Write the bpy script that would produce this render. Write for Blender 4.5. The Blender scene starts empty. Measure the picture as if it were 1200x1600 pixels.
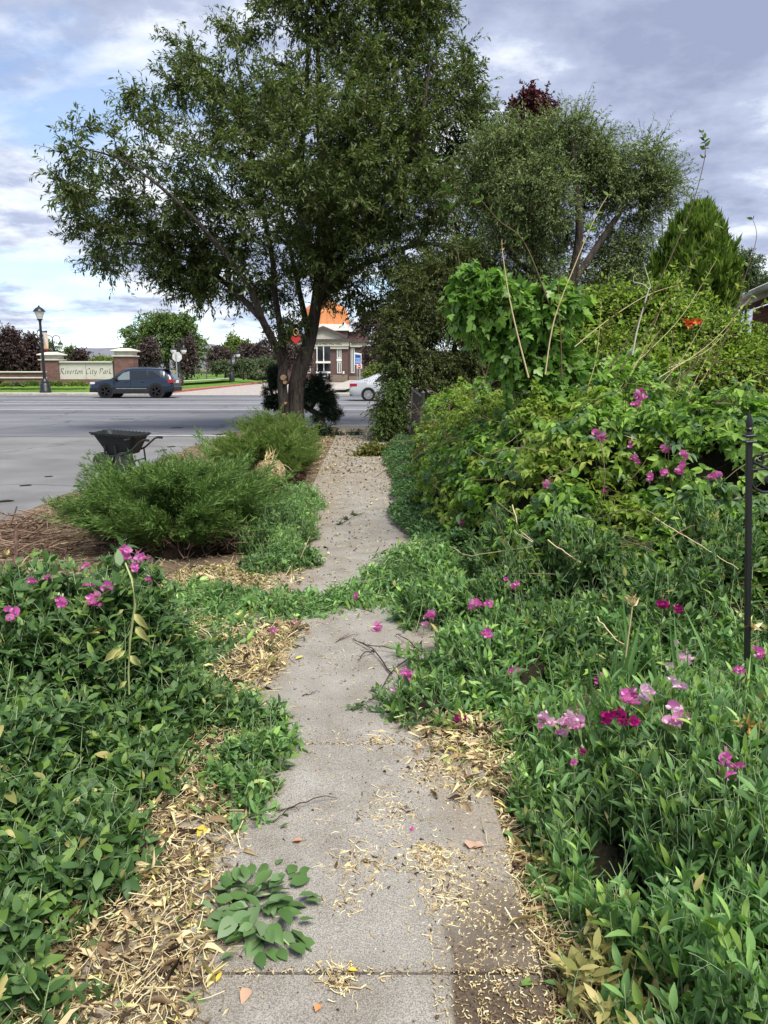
import bpy, bmesh, math, random
import numpy as np
from mathutils import Vector, Matrix

# ------------------------------------------------------------------ camera, sky, sun, exposure
scene = bpy.context.scene
COL = scene.collection
R = math.radians
CAM_H, PITCH, FPX = 1.6, 10.5, 1202.0
cam_d = bpy.data.cameras.new("camera")
cam = bpy.data.objects.new("camera", cam_d)
COL.objects.link(cam)
cam.location = (0, 0, CAM_H)
cam.rotation_euler = (R(90 - PITCH), 0, 0)
cam_d.sensor_fit = 'VERTICAL'
cam_d.sensor_height = 36.0
cam_d.lens = 36.0 * FPX / 1600.0
cam_d.clip_start = 0.05
cam_d.clip_end = 30000
scene.camera = cam
scene.view_settings.view_transform = 'Standard'
scene.view_settings.look = 'None'
scene.view_settings.gamma = 1.0
scene.view_settings.exposure = 1.42

SUN_EL, SUN_AZ = 60.0, 146.0        # azimuth clockwise from +Y (ahead): light from behind, over the right shoulder
sun_d = bpy.data.lights.new("sun", 'SUN')
sun_d.energy = 2.4
sun_d.angle = R(32)
sun_d.color = (1.0, 0.95, 0.86)
sun = bpy.data.objects.new("sun", sun_d)
COL.objects.link(sun)
sd = Vector((math.sin(R(SUN_AZ)) * math.cos(R(SUN_EL)), math.cos(R(SUN_AZ)) * math.cos(R(SUN_EL)), math.sin(R(SUN_EL))))
sun.rotation_euler = (-sd).to_track_quat('-Z', 'Y').to_euler()

world = bpy.data.worlds.new("World")
scene.world = world
world.use_nodes = True
WN, WL = world.node_tree.nodes, world.node_tree.links
WN.clear()

def wnode(t, **kw):
    n = WN.new(t)
    for k, v in kw.items():
        setattr(n, k, v)
    return n

def wmath(op, a, b=None, clamp=False):
    n = wnode('ShaderNodeMath', operation=op, use_clamp=clamp)
    for i, x in enumerate((a, b)):
        if x is None:
            continue
        if isinstance(x, (int, float)):
            n.inputs[i].default_value = x
        else:
            WL.new(x, n.inputs[i])
    return n.outputs[0]

w_out = wnode('ShaderNodeOutputWorld')
w_bg = wnode('ShaderNodeBackground')
w_bg.inputs[1].default_value = 0.08
sky = wnode('ShaderNodeTexSky', sky_type='NISHITA')
sky.sun_disc = False
sky.sun_elevation = R(SUN_EL)
sky.sun_rotation = R(SUN_AZ)
sky.air_density, sky.dust_density, sky.ozone_density = 0.9, 0.1, 4.0
tc = wnode('ShaderNodeTexCoord')
sep = wnode('ShaderNodeSeparateXYZ')
WL.new(tc.outputs['Generated'], sep.inputs[0])
zc = wmath('MAXIMUM', sep.outputs[2], 0.0)
zz = wmath('ADD', zc, 0.16)
comb = wnode('ShaderNodeCombineXYZ')
WL.new(wmath('DIVIDE', sep.outputs[0], zz), comb.inputs[0])
WL.new(wmath('DIVIDE', sep.outputs[1], zz), comb.inputs[1])

def wnoise(scale, detail, off, rough=0.55, dist=0.0):
    m = wnode('ShaderNodeMapping')
    m.inputs['Location'].default_value = off
    WL.new(comb.outputs[0], m.inputs[0])
    n = wnode('ShaderNodeTexNoise')
    n.inputs['Scale'].default_value = scale
    n.inputs['Detail'].default_value = detail
    n.inputs['Roughness'].default_value = rough
    n.inputs['Distortion'].default_value = dist
    WL.new(m.outputs[0], n.inputs['Vector'])
    return n.outputs[0]

def wramp(fac, stops):
    r = wnode('ShaderNodeValToRGB')
    e = r.color_ramp.elements
    while len(e) < len(stops):
        e.new(0.5)
    for i, (p, c) in enumerate(stops):
        e[i].position = p
        e[i].color = (*c, 1) if len(c) == 3 else c
    WL.new(fac, r.inputs[0])
    return r.outputs[0]

SKY_OFF = (3.1, 1.7, 0.0)
big = wnoise(0.95, 9, SKY_OFF, 0.56, 0.25)
fine = wnoise(2.6, 7, (SKY_OFF[0] + 7.3, SKY_OFF[1] + 2.1, 0), 0.6)
# the cloud deck is closed high up and to the right, broken low on the left
open_l = wmath('MULTIPLY', sep.outputs[0], 0.12)
cover = wmath('ADD', wmath('ADD', big, open_l), wmath('MULTIPLY', wmath('ADD', zc, -0.22), 0.52))
mask = wramp(cover, [(0.32, (0.22, 0.22, 0.22)), (0.42, (1, 1, 1))])
shade_v = wmath('ADD', wmath('MULTIPLY', fine, 0.85), wmath('MULTIPLY', cover, 0.72))
shade_v = wmath('ADD', shade_v, -0.15)
cloud = wramp(shade_v, [(0.45, (5.3, 5.45, 5.7)), (0.55, (4.3, 4.6, 5.2)), (0.64, (2.6, 2.95, 3.9)), (0.80, (1.75, 2.0, 2.9))])
mixc = wnode('ShaderNodeMix', data_type='RGBA')
WL.new(mask, mixc.inputs[0])
WL.new(sky.outputs[0], mixc.inputs[6])
WL.new(cloud, mixc.inputs[7])
WL.new(mixc.outputs[2], w_bg.inputs[0])
WL.new(w_bg.outputs[0], w_out.inputs[0])

# ------------------------------------------------------------------ helpers: pixels of the photo (1200 x 1600) to points, noise
CP, SP = math.cos(R(PITCH)), math.sin(R(PITCH))

def ray(px, py):
    cx, cy = (px - 600.0) / FPX, (800.0 - py) / FPX
    return np.array((cx, CP + cy * SP, -SP + cy * CP))

def P(px, py, Y):
    d = ray(px, py)
    return np.array((0, 0, CAM_H)) + d * (Y / d[1])

def G(px, py, z=0.0):
    d = ray(px, py)
    return np.array((0, 0, CAM_H)) + d * ((z - CAM_H) / d[2])

def MPP(Y):
    return Y / FPX

rng = np.random.default_rng(11)

def _h(ix, iy, s):
    v = np.sin(ix * 127.1 + iy * 311.7 + s * 74.7) * 43758.5453
    return v - np.floor(v)

def vn(x, y, sc, s=0):
    x, y = np.asarray(x, float) / sc, np.asarray(y, float) / sc
    ix, iy = np.floor(x), np.floor(y)
    fx, fy = x - ix, y - iy
    fx, fy = fx * fx * (3 - 2 * fx), fy * fy * (3 - 2 * fy)
    a, b, c, d = _h(ix, iy, s), _h(ix + 1, iy, s), _h(ix, iy + 1, s), _h(ix + 1, iy + 1, s)
    return (a * (1 - fx) + b * fx) * (1 - fy) + (c * (1 - fx) + d * fx) * fy

def unit(v):
    v = np.asarray(v, float)
    return v / np.maximum(np.linalg.norm(v, axis=-1, keepdims=True), 1e-9)

# ------------------------------------------------------------------ helpers: objects
def tag(o, label=None, cat=None, group=None, kind=None):
    if label: o['label'] = label
    if cat: o['category'] = cat
    if group: o['group'] = group
    if kind: o['kind'] = kind
    return o

def thing(name, label, cat, loc=(0, 0, 0), group=None, rz=0.0):
    o = bpy.data.objects.new(name, None)
    o.empty_display_size = 0.1
    COL.objects.link(o)
    o.location = tuple(float(a) for a in loc)
    o.rotation_euler = (0, 0, rz)
    return tag(o, label, cat, group)

def link(name, me, parent=None, world_space=False):
    o = bpy.data.objects.new(name, me)
    COL.objects.link(o)
    if parent is not None:
        o.parent = parent
        if world_space:                      # vertices given in world space under a placed Empty
            o.matrix_parent_inverse = (Matrix.Translation(parent.location) @ parent.rotation_euler.to_matrix().to_4x4()).inverted()
    return o

def copy_tree(o, parent=None):
    c = o.copy()
    COL.objects.link(c)
    if parent is not None:
        c.parent = parent
        c.matrix_parent_inverse = o.matrix_parent_inverse.copy()
    for ch in list(o.children):
        copy_tree(ch, c)
    return c

class Acc:
    """collects many small pieces (leaves, twigs) as arrays, builds ONE mesh"""
    def __init__(self):
        self.v, self.q, self.qm, self.t, self.tm, self.n = [], [], [], [], [], 0
    def add(self, v, quads=None, tris=None, m=0):
        v = np.asarray(v, float).reshape(-1, 3)
        if quads is not None and len(quads):
            self.q.append(np.asarray(quads) + self.n)
            self.qm.append(np.broadcast_to(np.asarray(m), (len(quads),)))
        if tris is not None and len(tris):
            self.t.append(np.asarray(tris) + self.n)
            self.tm.append(np.broadcast_to(np.asarray(m), (len(tris),)))
        self.v.append(v)
        self.n += len(v)
    def inst(self, tv, tq, tt, pos, d, nrm, L, W, m=0):
        """template (along x, width y, normal z) copied to pos with direction d, normal nrm"""
        N = len(pos)
        if N == 0:
            return
        d = unit(d)
        nrm = nrm - (nrm * d).sum(1, keepdims=True) * d
        nrm = unit(nrm + 1e-6)
        y = np.cross(nrm, d)
        L = np.broadcast_to(np.asarray(L, float), (N,))[:, None, None]
        W = np.broadcast_to(np.asarray(W, float), (N,))[:, None, None]
        v = pos[:, None, :] + tv[None, :, 0:1] * L * d[:, None, :] + tv[None, :, 1:2] * W * y[:, None, :] + (tv[None, :, 2:3] * L + tv[None, :, 3:4] * W) * nrm[:, None, :]
        k = len(tv)
        off = (np.arange(N) * k)[:, None, None]
        quads = (np.asarray(tq)[None] + off).reshape(-1, 4) if tq is not None and len(tq) else None
        tris = (np.asarray(tt)[None] + off).reshape(-1, 3) if tt is not None and len(tt) else None
        self.add(v.reshape(-1, 3), quads, tris, m)
    def leaves(self, pos, d, nrm, L, W, tmpls, m=0):
        which = rng.integers(0, len(tmpls), len(pos))
        L = np.broadcast_to(np.asarray(L, float), (len(pos),))
        W = np.broadcast_to(np.asarray(W, float), (len(pos),))
        for i, (tv, tq, tt) in enumerate(tmpls):
            s = which == i
            self.inst(tv, tq, tt, pos[s], d[s], nrm[s], L[s], W[s], m)
    def tubes(self, pts, rad, sides=4, m=0, cap=False):
        """pts (N,P,3), rad (N,P)"""
        pts = np.asarray(pts, float)
        if pts.ndim == 2:
            pts = pts[None]
        N, Pn, _ = pts.shape
        rad = np.broadcast_to(np.asarray(rad, float), (N, Pn))
        tan = unit(np.gradient(pts, axis=1))
        ref = np.where(np.abs(tan[:, :1, 2:3]) > 0.8, np.array([[[1.0, 0.13, 0]]]), np.array([[[0.1, 0.05, 1.0]]]))
        u = unit(np.cross(tan, np.broadcast_to(ref, tan.shape)))
        w = np.cross(tan, u)
        a = np.arange(sides) * 2 * math.pi / sides
        ring = pts[:, :, None, :] + rad[:, :, None, None] * (np.cos(a)[None, None, :, None] * u[:, :, None, :] + np.sin(a)[None, None, :, None] * w[:, :, None, :])
        i = np.arange(Pn - 1)[:, None] * sides
        j = np.arange(sides)[None, :]
        k = (np.arange(sides)[None, :] + 1) % sides
        q = np.stack([i + j, i + k, i + sides + k, i + sides + j], -1).reshape(-1, 4)
        q = (q[None] + (np.arange(N) * Pn * sides)[:, None, None]).reshape(-1, 4)
        self.add(ring.reshape(-1, 3), q, None, m)
        if cap:
            for n in range(N):
                c = pts[n, -1]
                rv = ring[n, -1]
                self.add(np.vstack([rv, c[None]]), None, [(s, (s + 1) % sides, sides) for s in range(sides)], m)
    def build(self, name, mats, parent=None, smooth=True, ws=True):
        me = bpy.data.meshes.new(name)
        v = np.concatenate(self.v) if self.v else np.zeros((0, 3))
        me.vertices.add(len(v))
        me.vertices.foreach_set('co', v.astype(np.float32).ravel())
        q = np.concatenate(self.q) if self.q else np.zeros((0, 4), int)
        t = np.concatenate(self.t) if self.t else np.zeros((0, 3), int)
        me.loops.add(q.size + t.size)
        me.loops.foreach_set('vertex_index', np.concatenate([q.ravel(), t.ravel()]).astype(np.int32))
        me.polygons.add(len(q) + len(t))
        me.polygons.foreach_set('loop_start', np.concatenate([np.arange(len(q)) * 4, q.size + np.arange(len(t)) * 3]).astype(np.int32))
        mi = np.concatenate((self.qm if self.qm else []) + (self.tm if self.tm else []) or [np.zeros(0)])
        me.polygons.foreach_set('material_index', mi.astype(np.int32))
        me.polygons.foreach_set('use_smooth', np.full(len(q) + len(t), smooth))
        for m_ in (mats if isinstance(mats, (list, tuple)) else [mats]):
            me.materials.append(m_)
        me.update(calc_edges=True)
        return link(name, me, parent, ws and parent is not None)

class PB:
    """hard-surface builder: boxes, cylinders, lathes, prisms, tubes into ONE mesh"""
    def __init__(self):
        self.v, self.f, self.m = [], [], []
    def add(self, v, f, m=0):
        o = len(self.v)
        self.v += [tuple(map(float, p)) for p in v]
        self.f += [tuple(i + o for i in q) for q in f]
        self.m += [m] * len(f)
    def box(self, x0, y0, z0, x1, y1, z1, m=0, bev=0.0):
        if bev <= 0:
            self.add([(x0, y0, z0), (x1, y0, z0), (x1, y1, z0), (x0, y1, z0), (x0, y0, z1), (x1, y0, z1), (x1, y1, z1), (x0, y1, z1)],
                     [(3, 2, 1, 0), (4, 5, 6, 7), (0, 1, 5, 4), (1, 2, 6, 5), (2, 3, 7, 6), (3, 0, 4, 7)], m)
        else:
            b = bev
            ring = lambda z, i: [(x0 + i, y0 + i, z), (x1 - i, y0 + i, z), (x1 - i, y1 - i, z), (x0 + i, y1 - i, z)]
            v = ring(z0, b) + ring(z0 + b, 0) + ring(z1 - b, 0) + ring(z1, b)
            f = [(3, 2, 1, 0), (12, 13, 14, 15)]
            for k in range(3):
                for j in range(4):
                    f.append((k * 4 + j, k * 4 + (j + 1) % 4, k * 4 + 4 + (j + 1) % 4, k * 4 + 4 + j))
            self.add(v, f, m)
    def lathe(self, prof, c=(0, 0, 0), n=16, axis='z', m=0, a0=0.0):
        v, f = [], []
        for r_, z_ in prof:
            for k in range(n):
                a = a0 + 2 * math.pi * k / n
                p = (r_ * math.cos(a), r_ * math.sin(a), z_)
                if axis == 'y': p = (p[0], p[2], p[1])
                if axis == 'x': p = (p[2], p[0], p[1])
                v.append((p[0] + c[0], p[1] + c[1], p[2] + c[2]))
        for i in range(len(prof) - 1):
            for k in range(n):
                f.append((i * n + k, i * n + (k + 1) % n, (i + 1) * n + (k + 1) % n, (i + 1) * n + k))
        f.append(tuple(range(n))[::-1])
        f.append(tuple((len(prof) - 1) * n + k for k in range(n)))
        self.add(v, f, m)
    def tube(self, pts, r_, n=8, m=0):
        pts = [np.asarray(p, float) for p in pts]
        rr = r_ if isinstance(r_, (list, tuple)) else [r_] * len(pts)
        v, f = [], []
        u = None
        for i, p in enumerate(pts):
            t = unit((pts[min(i + 1, len(pts) - 1)] - pts[max(i - 1, 0)])[None])[0]
            if u is None:
                u = np.cross(t, (0.0, 0.0, 1.0) if abs(t[2]) < 0.9 else (1.0, 0.0, 0.0))
            u = u - t * u.dot(t)
            u = u / max(np.linalg.norm(u), 1e-9)
            w = np.cross(t, u)
            for k in range(n):
                a = 2 * math.pi * k / n
                v.append(p + rr[i] * (math.cos(a) * u + math.sin(a) * w))
        for i in range(len(pts) - 1):
            for k in range(n):
                f.append((i * n + k, i * n + (k + 1) % n, (i + 1) * n + (k + 1) % n, (i + 1) * n + k))
        f.append(tuple(range(n))[::-1])
        f.append(tuple((len(pts) - 1) * n + k for k in range(n)))
        self.add(v, f, m)
    def prism(self, poly, a0, a1, axis='y', m=0):
        """2-D outline extruded along an axis; outline coordinates are the other two axes in order"""
        n = len(poly)
        def pt(p, a):
            return {'y': (p[0], a, p[1]), 'x': (a, p[0], p[1]), 'z': (p[0], p[1], a)}[axis]
        v = [pt(p, a0) for p in poly] + [pt(p, a1) for p in poly]
        f = [tuple(range(n)), tuple(range(2 * n - 1, n - 1, -1))]
        for k in range(n):
            f.append((k, n + k, n + (k + 1) % n, (k + 1) % n))
        self.add(v, f, m)
    def grid(self, rows, m=0):
        n = len(rows[0])
        self.add([p for r_ in rows for p in r_], [(i * n + j, i * n + j + 1, (i + 1) * n + j + 1, (i + 1) * n + j) for i in range(len(rows) - 1) for j in range(n - 1)], m)
    def build(self, name, mats, parent=None, smooth=False, bevel=0.0):
        me = bpy.data.meshes.new(name)
        me.from_pydata(self.v, [], self.f)
        for m_ in (mats if isinstance(mats, (list, tuple)) else [mats]):
            me.materials.append(m_)
        me.polygons.foreach_set('material_index', self.m)
        bm = bmesh.new()
        bm.from_mesh(me)
        bmesh.ops.recalc_face_normals(bm, faces=bm.faces)
        bm.to_mesh(me)
        bm.free()
        if smooth:
            me.polygons.foreach_set('use_smooth', [True] * len(me.polygons))
            me.set_sharp_from_angle(angle=R(38))
        o = link(name, me, parent)
        if bevel > 0:
            b = o.modifiers.new("bevel", 'BEVEL')
            b.width = bevel
            b.segments = 2
            b.limit_method = 'ANGLE'
        return o

# ------------------------------------------------------------------ materials
def _new(name):
    m = bpy.data.materials.new(name)
    m.use_nodes = True
    nt = m.node_tree
    nt.nodes.clear()
    out = nt.nodes.new('ShaderNodeOutputMaterial')
    return m, nt, out

def ramp(nt, fac, stops, interp='LINEAR'):
    r = nt.nodes.new('ShaderNodeValToRGB')
    r.color_ramp.interpolation = interp
    e = r.color_ramp.elements
    while len(e) < len(stops):
        e.new(0.5)
    for i, (p, c) in enumerate(stops):
        e[i].position = p
        e[i].color = (*c, 1)
    nt.links.new(fac, r.inputs[0])
    return r.outputs[0]

def noise(nt, scale, detail=4, coord='Object', rough=0.55, dist=0.0, stretch=None):
    t = nt.nodes.new('ShaderNodeTexCoord')
    src = t.outputs[coord]
    if stretch:
        mp = nt.nodes.new('ShaderNodeMapping')
        mp.inputs['Scale'].default_value = stretch
        nt.links.new(src, mp.inputs[0])
        src = mp.outputs[0]
    n = nt.nodes.new('ShaderNodeTexNoise')
    n.inputs['Scale'].default_value = scale
    n.inputs['Detail'].default_value = detail
    n.inputs['Roughness'].default_value = rough
    n.inputs['Distortion'].default_value = dist
    nt.links.new(src, n.inputs['Vector'])
    return n.outputs[0]

def mixcol(nt, fac, a, b, blend='MIX'):
    n = nt.nodes.new('ShaderNodeMix')
    n.data_type = 'RGBA'
    n.blend_type = blend
    for i, x in ((0, fac), (6, a), (7, b)):
        if isinstance(x, (int, float)):
            n.inputs[i].default_value = x
        elif isinstance(x, tuple):
            n.inputs[i].default_value = (*x, 1)
        else:
            nt.links.new(x, n.inputs[i])
    return n.outputs[2]

def mth(nt, op, a, b=None, clamp=False):
    n = nt.nodes.new('ShaderNodeMath')
    n.operation = op
    n.use_clamp = clamp
    for i, x in enumerate((a, b)):
        if x is None: continue
        if isinstance(x, (int, float)): n.inputs[i].default_value = x
        else: nt.links.new(x, n.inputs[i])
    return n.outputs[0]

def principled(nt, out, col, rough=0.6, spec=0.3, metal=0.0, bump=None, bump_d=0.01, bump_s=0.5, coat=0.0):
    b = nt.nodes.new('ShaderNodeBsdfPrincipled')
    if isinstance(col, tuple): b.inputs['Base Color'].default_value = (*col, 1)
    else: nt.links.new(col, b.inputs['Base Color'])
    if isinstance(rough, (int, float)): b.inputs['Roughness'].default_value = rough
    else: nt.links.new(rough, b.inputs['Roughness'])
    b.inputs['Specular IOR Level'].default_value = spec
    b.inputs['Metallic'].default_value = metal
    b.inputs['Coat Weight'].default_value = coat
    if bump is not None:
        bn = nt.nodes.new('ShaderNodeBump')
        bn.inputs['Distance'].default_value = bump_d
        bn.inputs['Strength'].default_value = bump_s
        nt.links.new(bump, bn.inputs['Height'])
        nt.links.new(bn.outputs[0], b.inputs['Normal'])
    nt.links.new(b.outputs[0], out.inputs[0])
    return b

def mat(name, col, rough=0.6, spec=0.3, metal=0.0, var=0.18, sc=6.0, coat=0.0, bump=0.0, coord='Object'):
    """plain material whose tone wanders a little"""
    m, nt, out = _new(name)
    n = noise(nt, sc, 5, coord)
    lo = tuple(max(0, c * (1 - var)) for c in col)
    hi = tuple(min(1, c * (1 + var)) for c in col)
    c = ramp(nt, n, [(0.3, lo), (0.7, hi)])
    principled(nt, out, c, rough, spec, metal, n if bump else None, bump or 0.01, 0.5, coat)
    return m

def leafmat(name, stops, transl=0.3, rough=0.45, spec=0.3, tint=(1.15, 1.25, 0.7)):
    """foliage: each leaf (mesh island) its own tone, light passes through"""
    m, nt, out = _new(name)
    g = nt.nodes.new('ShaderNodeNewGeometry')
    c = ramp(nt, g.outputs['Random Per Island'], stops)
    b = nt.nodes.new('ShaderNodeBsdfPrincipled')
    nt.links.new(c, b.inputs['Base Color'])
    b.inputs['Roughness'].default_value = rough
    b.inputs['Specular IOR Level'].default_value = spec
    t = nt.nodes.new('ShaderNodeBsdfTranslucent')
    nt.links.new(mixcol(nt, 1.0, c, tint, 'MULTIPLY'), t.inputs[0])
    mx = nt.nodes.new('ShaderNodeMixShader')
    mx.inputs[0].default_value = transl
    nt.links.new(b.outputs[0], mx.inputs[1])
    nt.links.new(t.outputs[0], mx.inputs[2])
    nt.links.new(mx.outputs[0], out.inputs[0])
    return m

def glassmat(name, col=(0.02, 0.025, 0.03), rough=0.05):
    m, nt, out = _new(name)
    principled(nt, out, col, rough, 0.6)
    return m

# ------------------------------------------------------------------ leaf templates
def blade(rows, width, bend=0.15, fold=0.25, twist=0.0, curl=0.0):
    """leaf blade: t along x 0..1, half width profile(t), midrib fold, drooping bend"""
    ts = np.linspace(0, 1, rows)
    v = []
    for t in ts:
        w = width(t)
        z = -bend * t * t + curl * math.sin(t * 5)
        a = twist * t
        for s in (-1, 0, 1):
            y = s * w
            v.append((t, y * math.cos(a), z, fold * abs(y) * 1.2 + y * math.sin(a)))
    q = []
    for i in range(rows - 1):
        for s in (0, 1):
            q.append((i * 3 + s, i * 3 + s + 1, i * 3 + 4 + s, i * 3 + 3 + s))
    return np.array(v), np.array(q), None

w_ell = lambda t: 0.5 * max(0.02, math.sin(math.pi * min(1, max(0, t)) ** 0.9)) ** 0.75
w_lan = lambda t: 0.5 * max(0.02, math.sin(math.pi * t ** 0.75))
w_ova = lambda t: 0.5 * max(0.02, math.sin(math.pi * t ** 0.7)) ** 0.8
w_strap = lambda t: 0.5 * max(0.03, (1 - t) ** 0.4 * min(1, 0.6 + t))
PEA = [blade(5, w_ell, b, f, tw) for b, f, tw in ((0.1, 0.3, 0.2), (0.3, 0.2, -0.3), (-0.1, 0.4, 0.1), (0.45, 0.3, 0.4), (0.2, 0.1, -0.5))]
LAN = [blade(4, w_lan, b, f, tw) for b, f, tw in ((0.15, 0.4, 0.2), (0.35, 0.5, -0.3), (0.05, 0.3, 0.4), (0.5, 0.3, 0.0))]
OVA = [blade(5, w_ova, b, f, tw) for b, f, tw in ((0.15, 0.35, 0.1), (0.35, 0.3, -0.2), (0.05, 0.25, 0.3), (0.25, 0.5, 0.0))]
DRY = [blade(5, w_lan, b, f, tw, c) for b, f, tw, c in ((0.4, .7, 1.2, 0.10), (-0.4, .9, -1.5, 0.12), (0.2, 0.5, 2.4, -0.14), (0.6, .8, 0.6, 0.06))]
LAN3 = [blade(3, w_lan, b, f, tw) for b, f, tw in ((0.15, 0.4, 0.2), (0.35, 0.5, -0.3), (0.05, 0.3, 0.4), (0.5, 0.3, 0.0))]
STRAP = [blade(6, w_strap, b, f, tw) for b, f, tw in ((0.05, 0.5, 0.2), (0.15, 0.5, -0.4), (0.3, 0.4, 0.5))]
TINY = [blade(3, w_lan, b, f, 0.2) for b, f in ((0.1, 0.4), (0.35, 0.3))]

def lobed():
    """three-lobed vine leaf, ~1 long"""
    o = [(0.0, 0), (-0.08, 0.22), (0.05, 0.42), (0.22, 0.55), (0.36, 0.62), (0.38, 0.42), (0.45, 0.26), (0.62, 0.30), (0.78, 0.17), (1.0, 0.0)]
    o = o + [(x, -y) for x, y in o[-2:0:-1]]
    out = []
    for b, f in ((0.15, 0.25), (0.35, 0.15), (0.05, 0.4)):
        z = lambda x, y: f * abs(y) * 0.5 - b * (x * x + 0.6 * y * y)
        v = [(0.25, 0, z(0.25, 0), 0)] + [(x, y, z(x, y), 0) for x, y in o]
        n = len(o)
        out.append((np.array(v), None, np.array([(0, 1 + k, 1 + (k + 1) % n) for k in range(n)])))
    return out
LOB = lobed()

def rnd_dir(n):
    v = rng.normal(size=(n, 3))
    return unit(v)

# ================================================================== SETTING
def path_left(Y):  return -0.76 - 0.0215 * Y
def path_right(Y): return 0.455 - 0.0205 * Y

def concrete_mat(name, base, dirt=False, sc=220.0):
    m, nt, out = _new(name)
    fine = noise(nt, sc, 3, rough=0.7)
    mid = noise(nt, 5.0, 6)
    big_ = noise(nt, 1.3, 4)
    lo = tuple(c * 0.55 for c in base)
    hi = tuple(min(1, c * 1.45) for c in base)
    c = ramp(nt, fine, [(0.38, lo), (0.5, base), (0.62, hi)])
    c = mixcol(nt, 0.7, c, ramp(nt, mid, [(0.3, (0.62, 0.58, 0.52)), (0.66, (1.0, 1.0, 1.0))]), 'MULTIPLY')
    c = mixcol(nt, 0.4, c, ramp(nt, big_, [(0.35, (0.72, 0.68, 0.62)), (0.6, (1.0, 1.0, 1.0))]), 'MULTIPLY')
    # hairline cracks and small dark pits
    tcc = nt.nodes.new('ShaderNodeTexCoord')
    wv = nt.nodes.new('ShaderNodeTexVoronoi')
    wv.feature = 'DISTANCE_TO_EDGE'
    wv.inputs['Scale'].default_value = 0.55
    nn2 = nt.nodes.new('ShaderNodeTexNoise'); nn2.inputs['Scale'].default_value = 4.0; nn2.inputs['Detail'].default_value = 6
    nt.links.new(tcc.outputs['Object'], nn2.inputs['Vector'])
    nt.links.new(mixcol(nt, 0.35, tcc.outputs['Object'], nn2.outputs['Color'], 'ADD'), wv.inputs['Vector'])
    tcn = nt.nodes.new('ShaderNodeTexCoord')
    vo = nt.nodes.new('ShaderNodeTexVoronoi')
    vo.inputs['Scale'].default_value = 75
    nt.links.new(tcn.outputs['Object'], vo.inputs['Vector'])
    pit = ramp(nt, vo.outputs['Distance'], [(0.06, (0.35, 0.33, 0.3)), (0.16, (1, 1, 1))])
    c = mixcol(nt, 0.12, c, pit, 'MULTIPLY')
    if dirt:
        sp = nt.nodes.new('ShaderNodeSeparateXYZ')
        nt.links.new(tcn.outputs['Object'], sp.inputs[0])
        X, Y = sp.outputs[0], sp.outputs[1]
        n1 = noise(nt, 7.0, 5)
        n2 = noise(nt, 2.2, 4)
        n1c = mth(nt, 'SUBTRACT', n1, 0.5)
        n2c = mth(nt, 'SUBTRACT', n2, 0.5)
        # trodden soil left on the right-hand edge of the nearest slabs
        a = mth(nt, 'MULTIPLY', mth(nt, 'ADD', mth(nt, 'SUBTRACT', X, 0.165), mth(nt, 'MULTIPLY', n1c, 0.09)), 60.0, True)
        b = mth(nt, 'MULTIPLY', mth(nt, 'ADD', mth(nt, 'SUBTRACT', 2.25, Y), mth(nt, 'MULTIPLY', n2c, 1.3)), 2.2, True)
        soil_mask = mth(nt, 'MULTIPLY', a, b)
        # thin tan dust further on and along both edges
        e1 = mth(nt, 'MULTIPLY', mth(nt, 'ADD', mth(nt, 'SUBTRACT', -0.44, X), mth(nt, 'MULTIPLY', n2c, 0.55)), 5.0, True)
        e2 = mth(nt, 'MULTIPLY', mth(nt, 'ADD', mth(nt, 'SUBTRACT', X, 0.10), mth(nt, 'MULTIPLY', n2c, 0.55)), 5.0, True)
        far_ = mth(nt, 'MULTIPLY', mth(nt, 'ADD', mth(nt, 'SUBTRACT', Y, 7.6), mth(nt, 'MULTIPLY', n2c, 9.0)), 0.35, True)
        dust = mth(nt, 'MULTIPLY', mth(nt, 'MAXIMUM', mth(nt, 'MAXIMUM', e1, e2), mth(nt, 'MULTIPLY', far_, 0.30)), 0.50)
        dustc = ramp(nt, noise(nt, 90, 4, rough=0.7), [(0.35, (0.15, 0.12, 0.088)), (0.65, (0.32, 0.27, 0.2))])
        c = mixcol(nt, dust, c, dustc)
        soilc = ramp(nt, noise(nt, 120, 6, rough=0.8), [(0.33, (0.03, 0.021, 0.014)), (0.52, (0.075, 0.053, 0.035)), (0.7, (0.17, 0.125, 0.08))])
        c = mixcol(nt, mth(nt, 'MULTIPLY', soil_mask, 0.92), c, soilc)
    principled(nt, out, c, 0.85, 0.2, 0, fine, 0.003, 0.5)
    return m

M = {}
M['walk'] = concrete_mat('worn_concrete', (0.30, 0.286, 0.262), True, 260.0)
M['walk_far'] = concrete_mat('pale_concrete', (0.46, 0.44, 0.40), False, 40)

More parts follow.
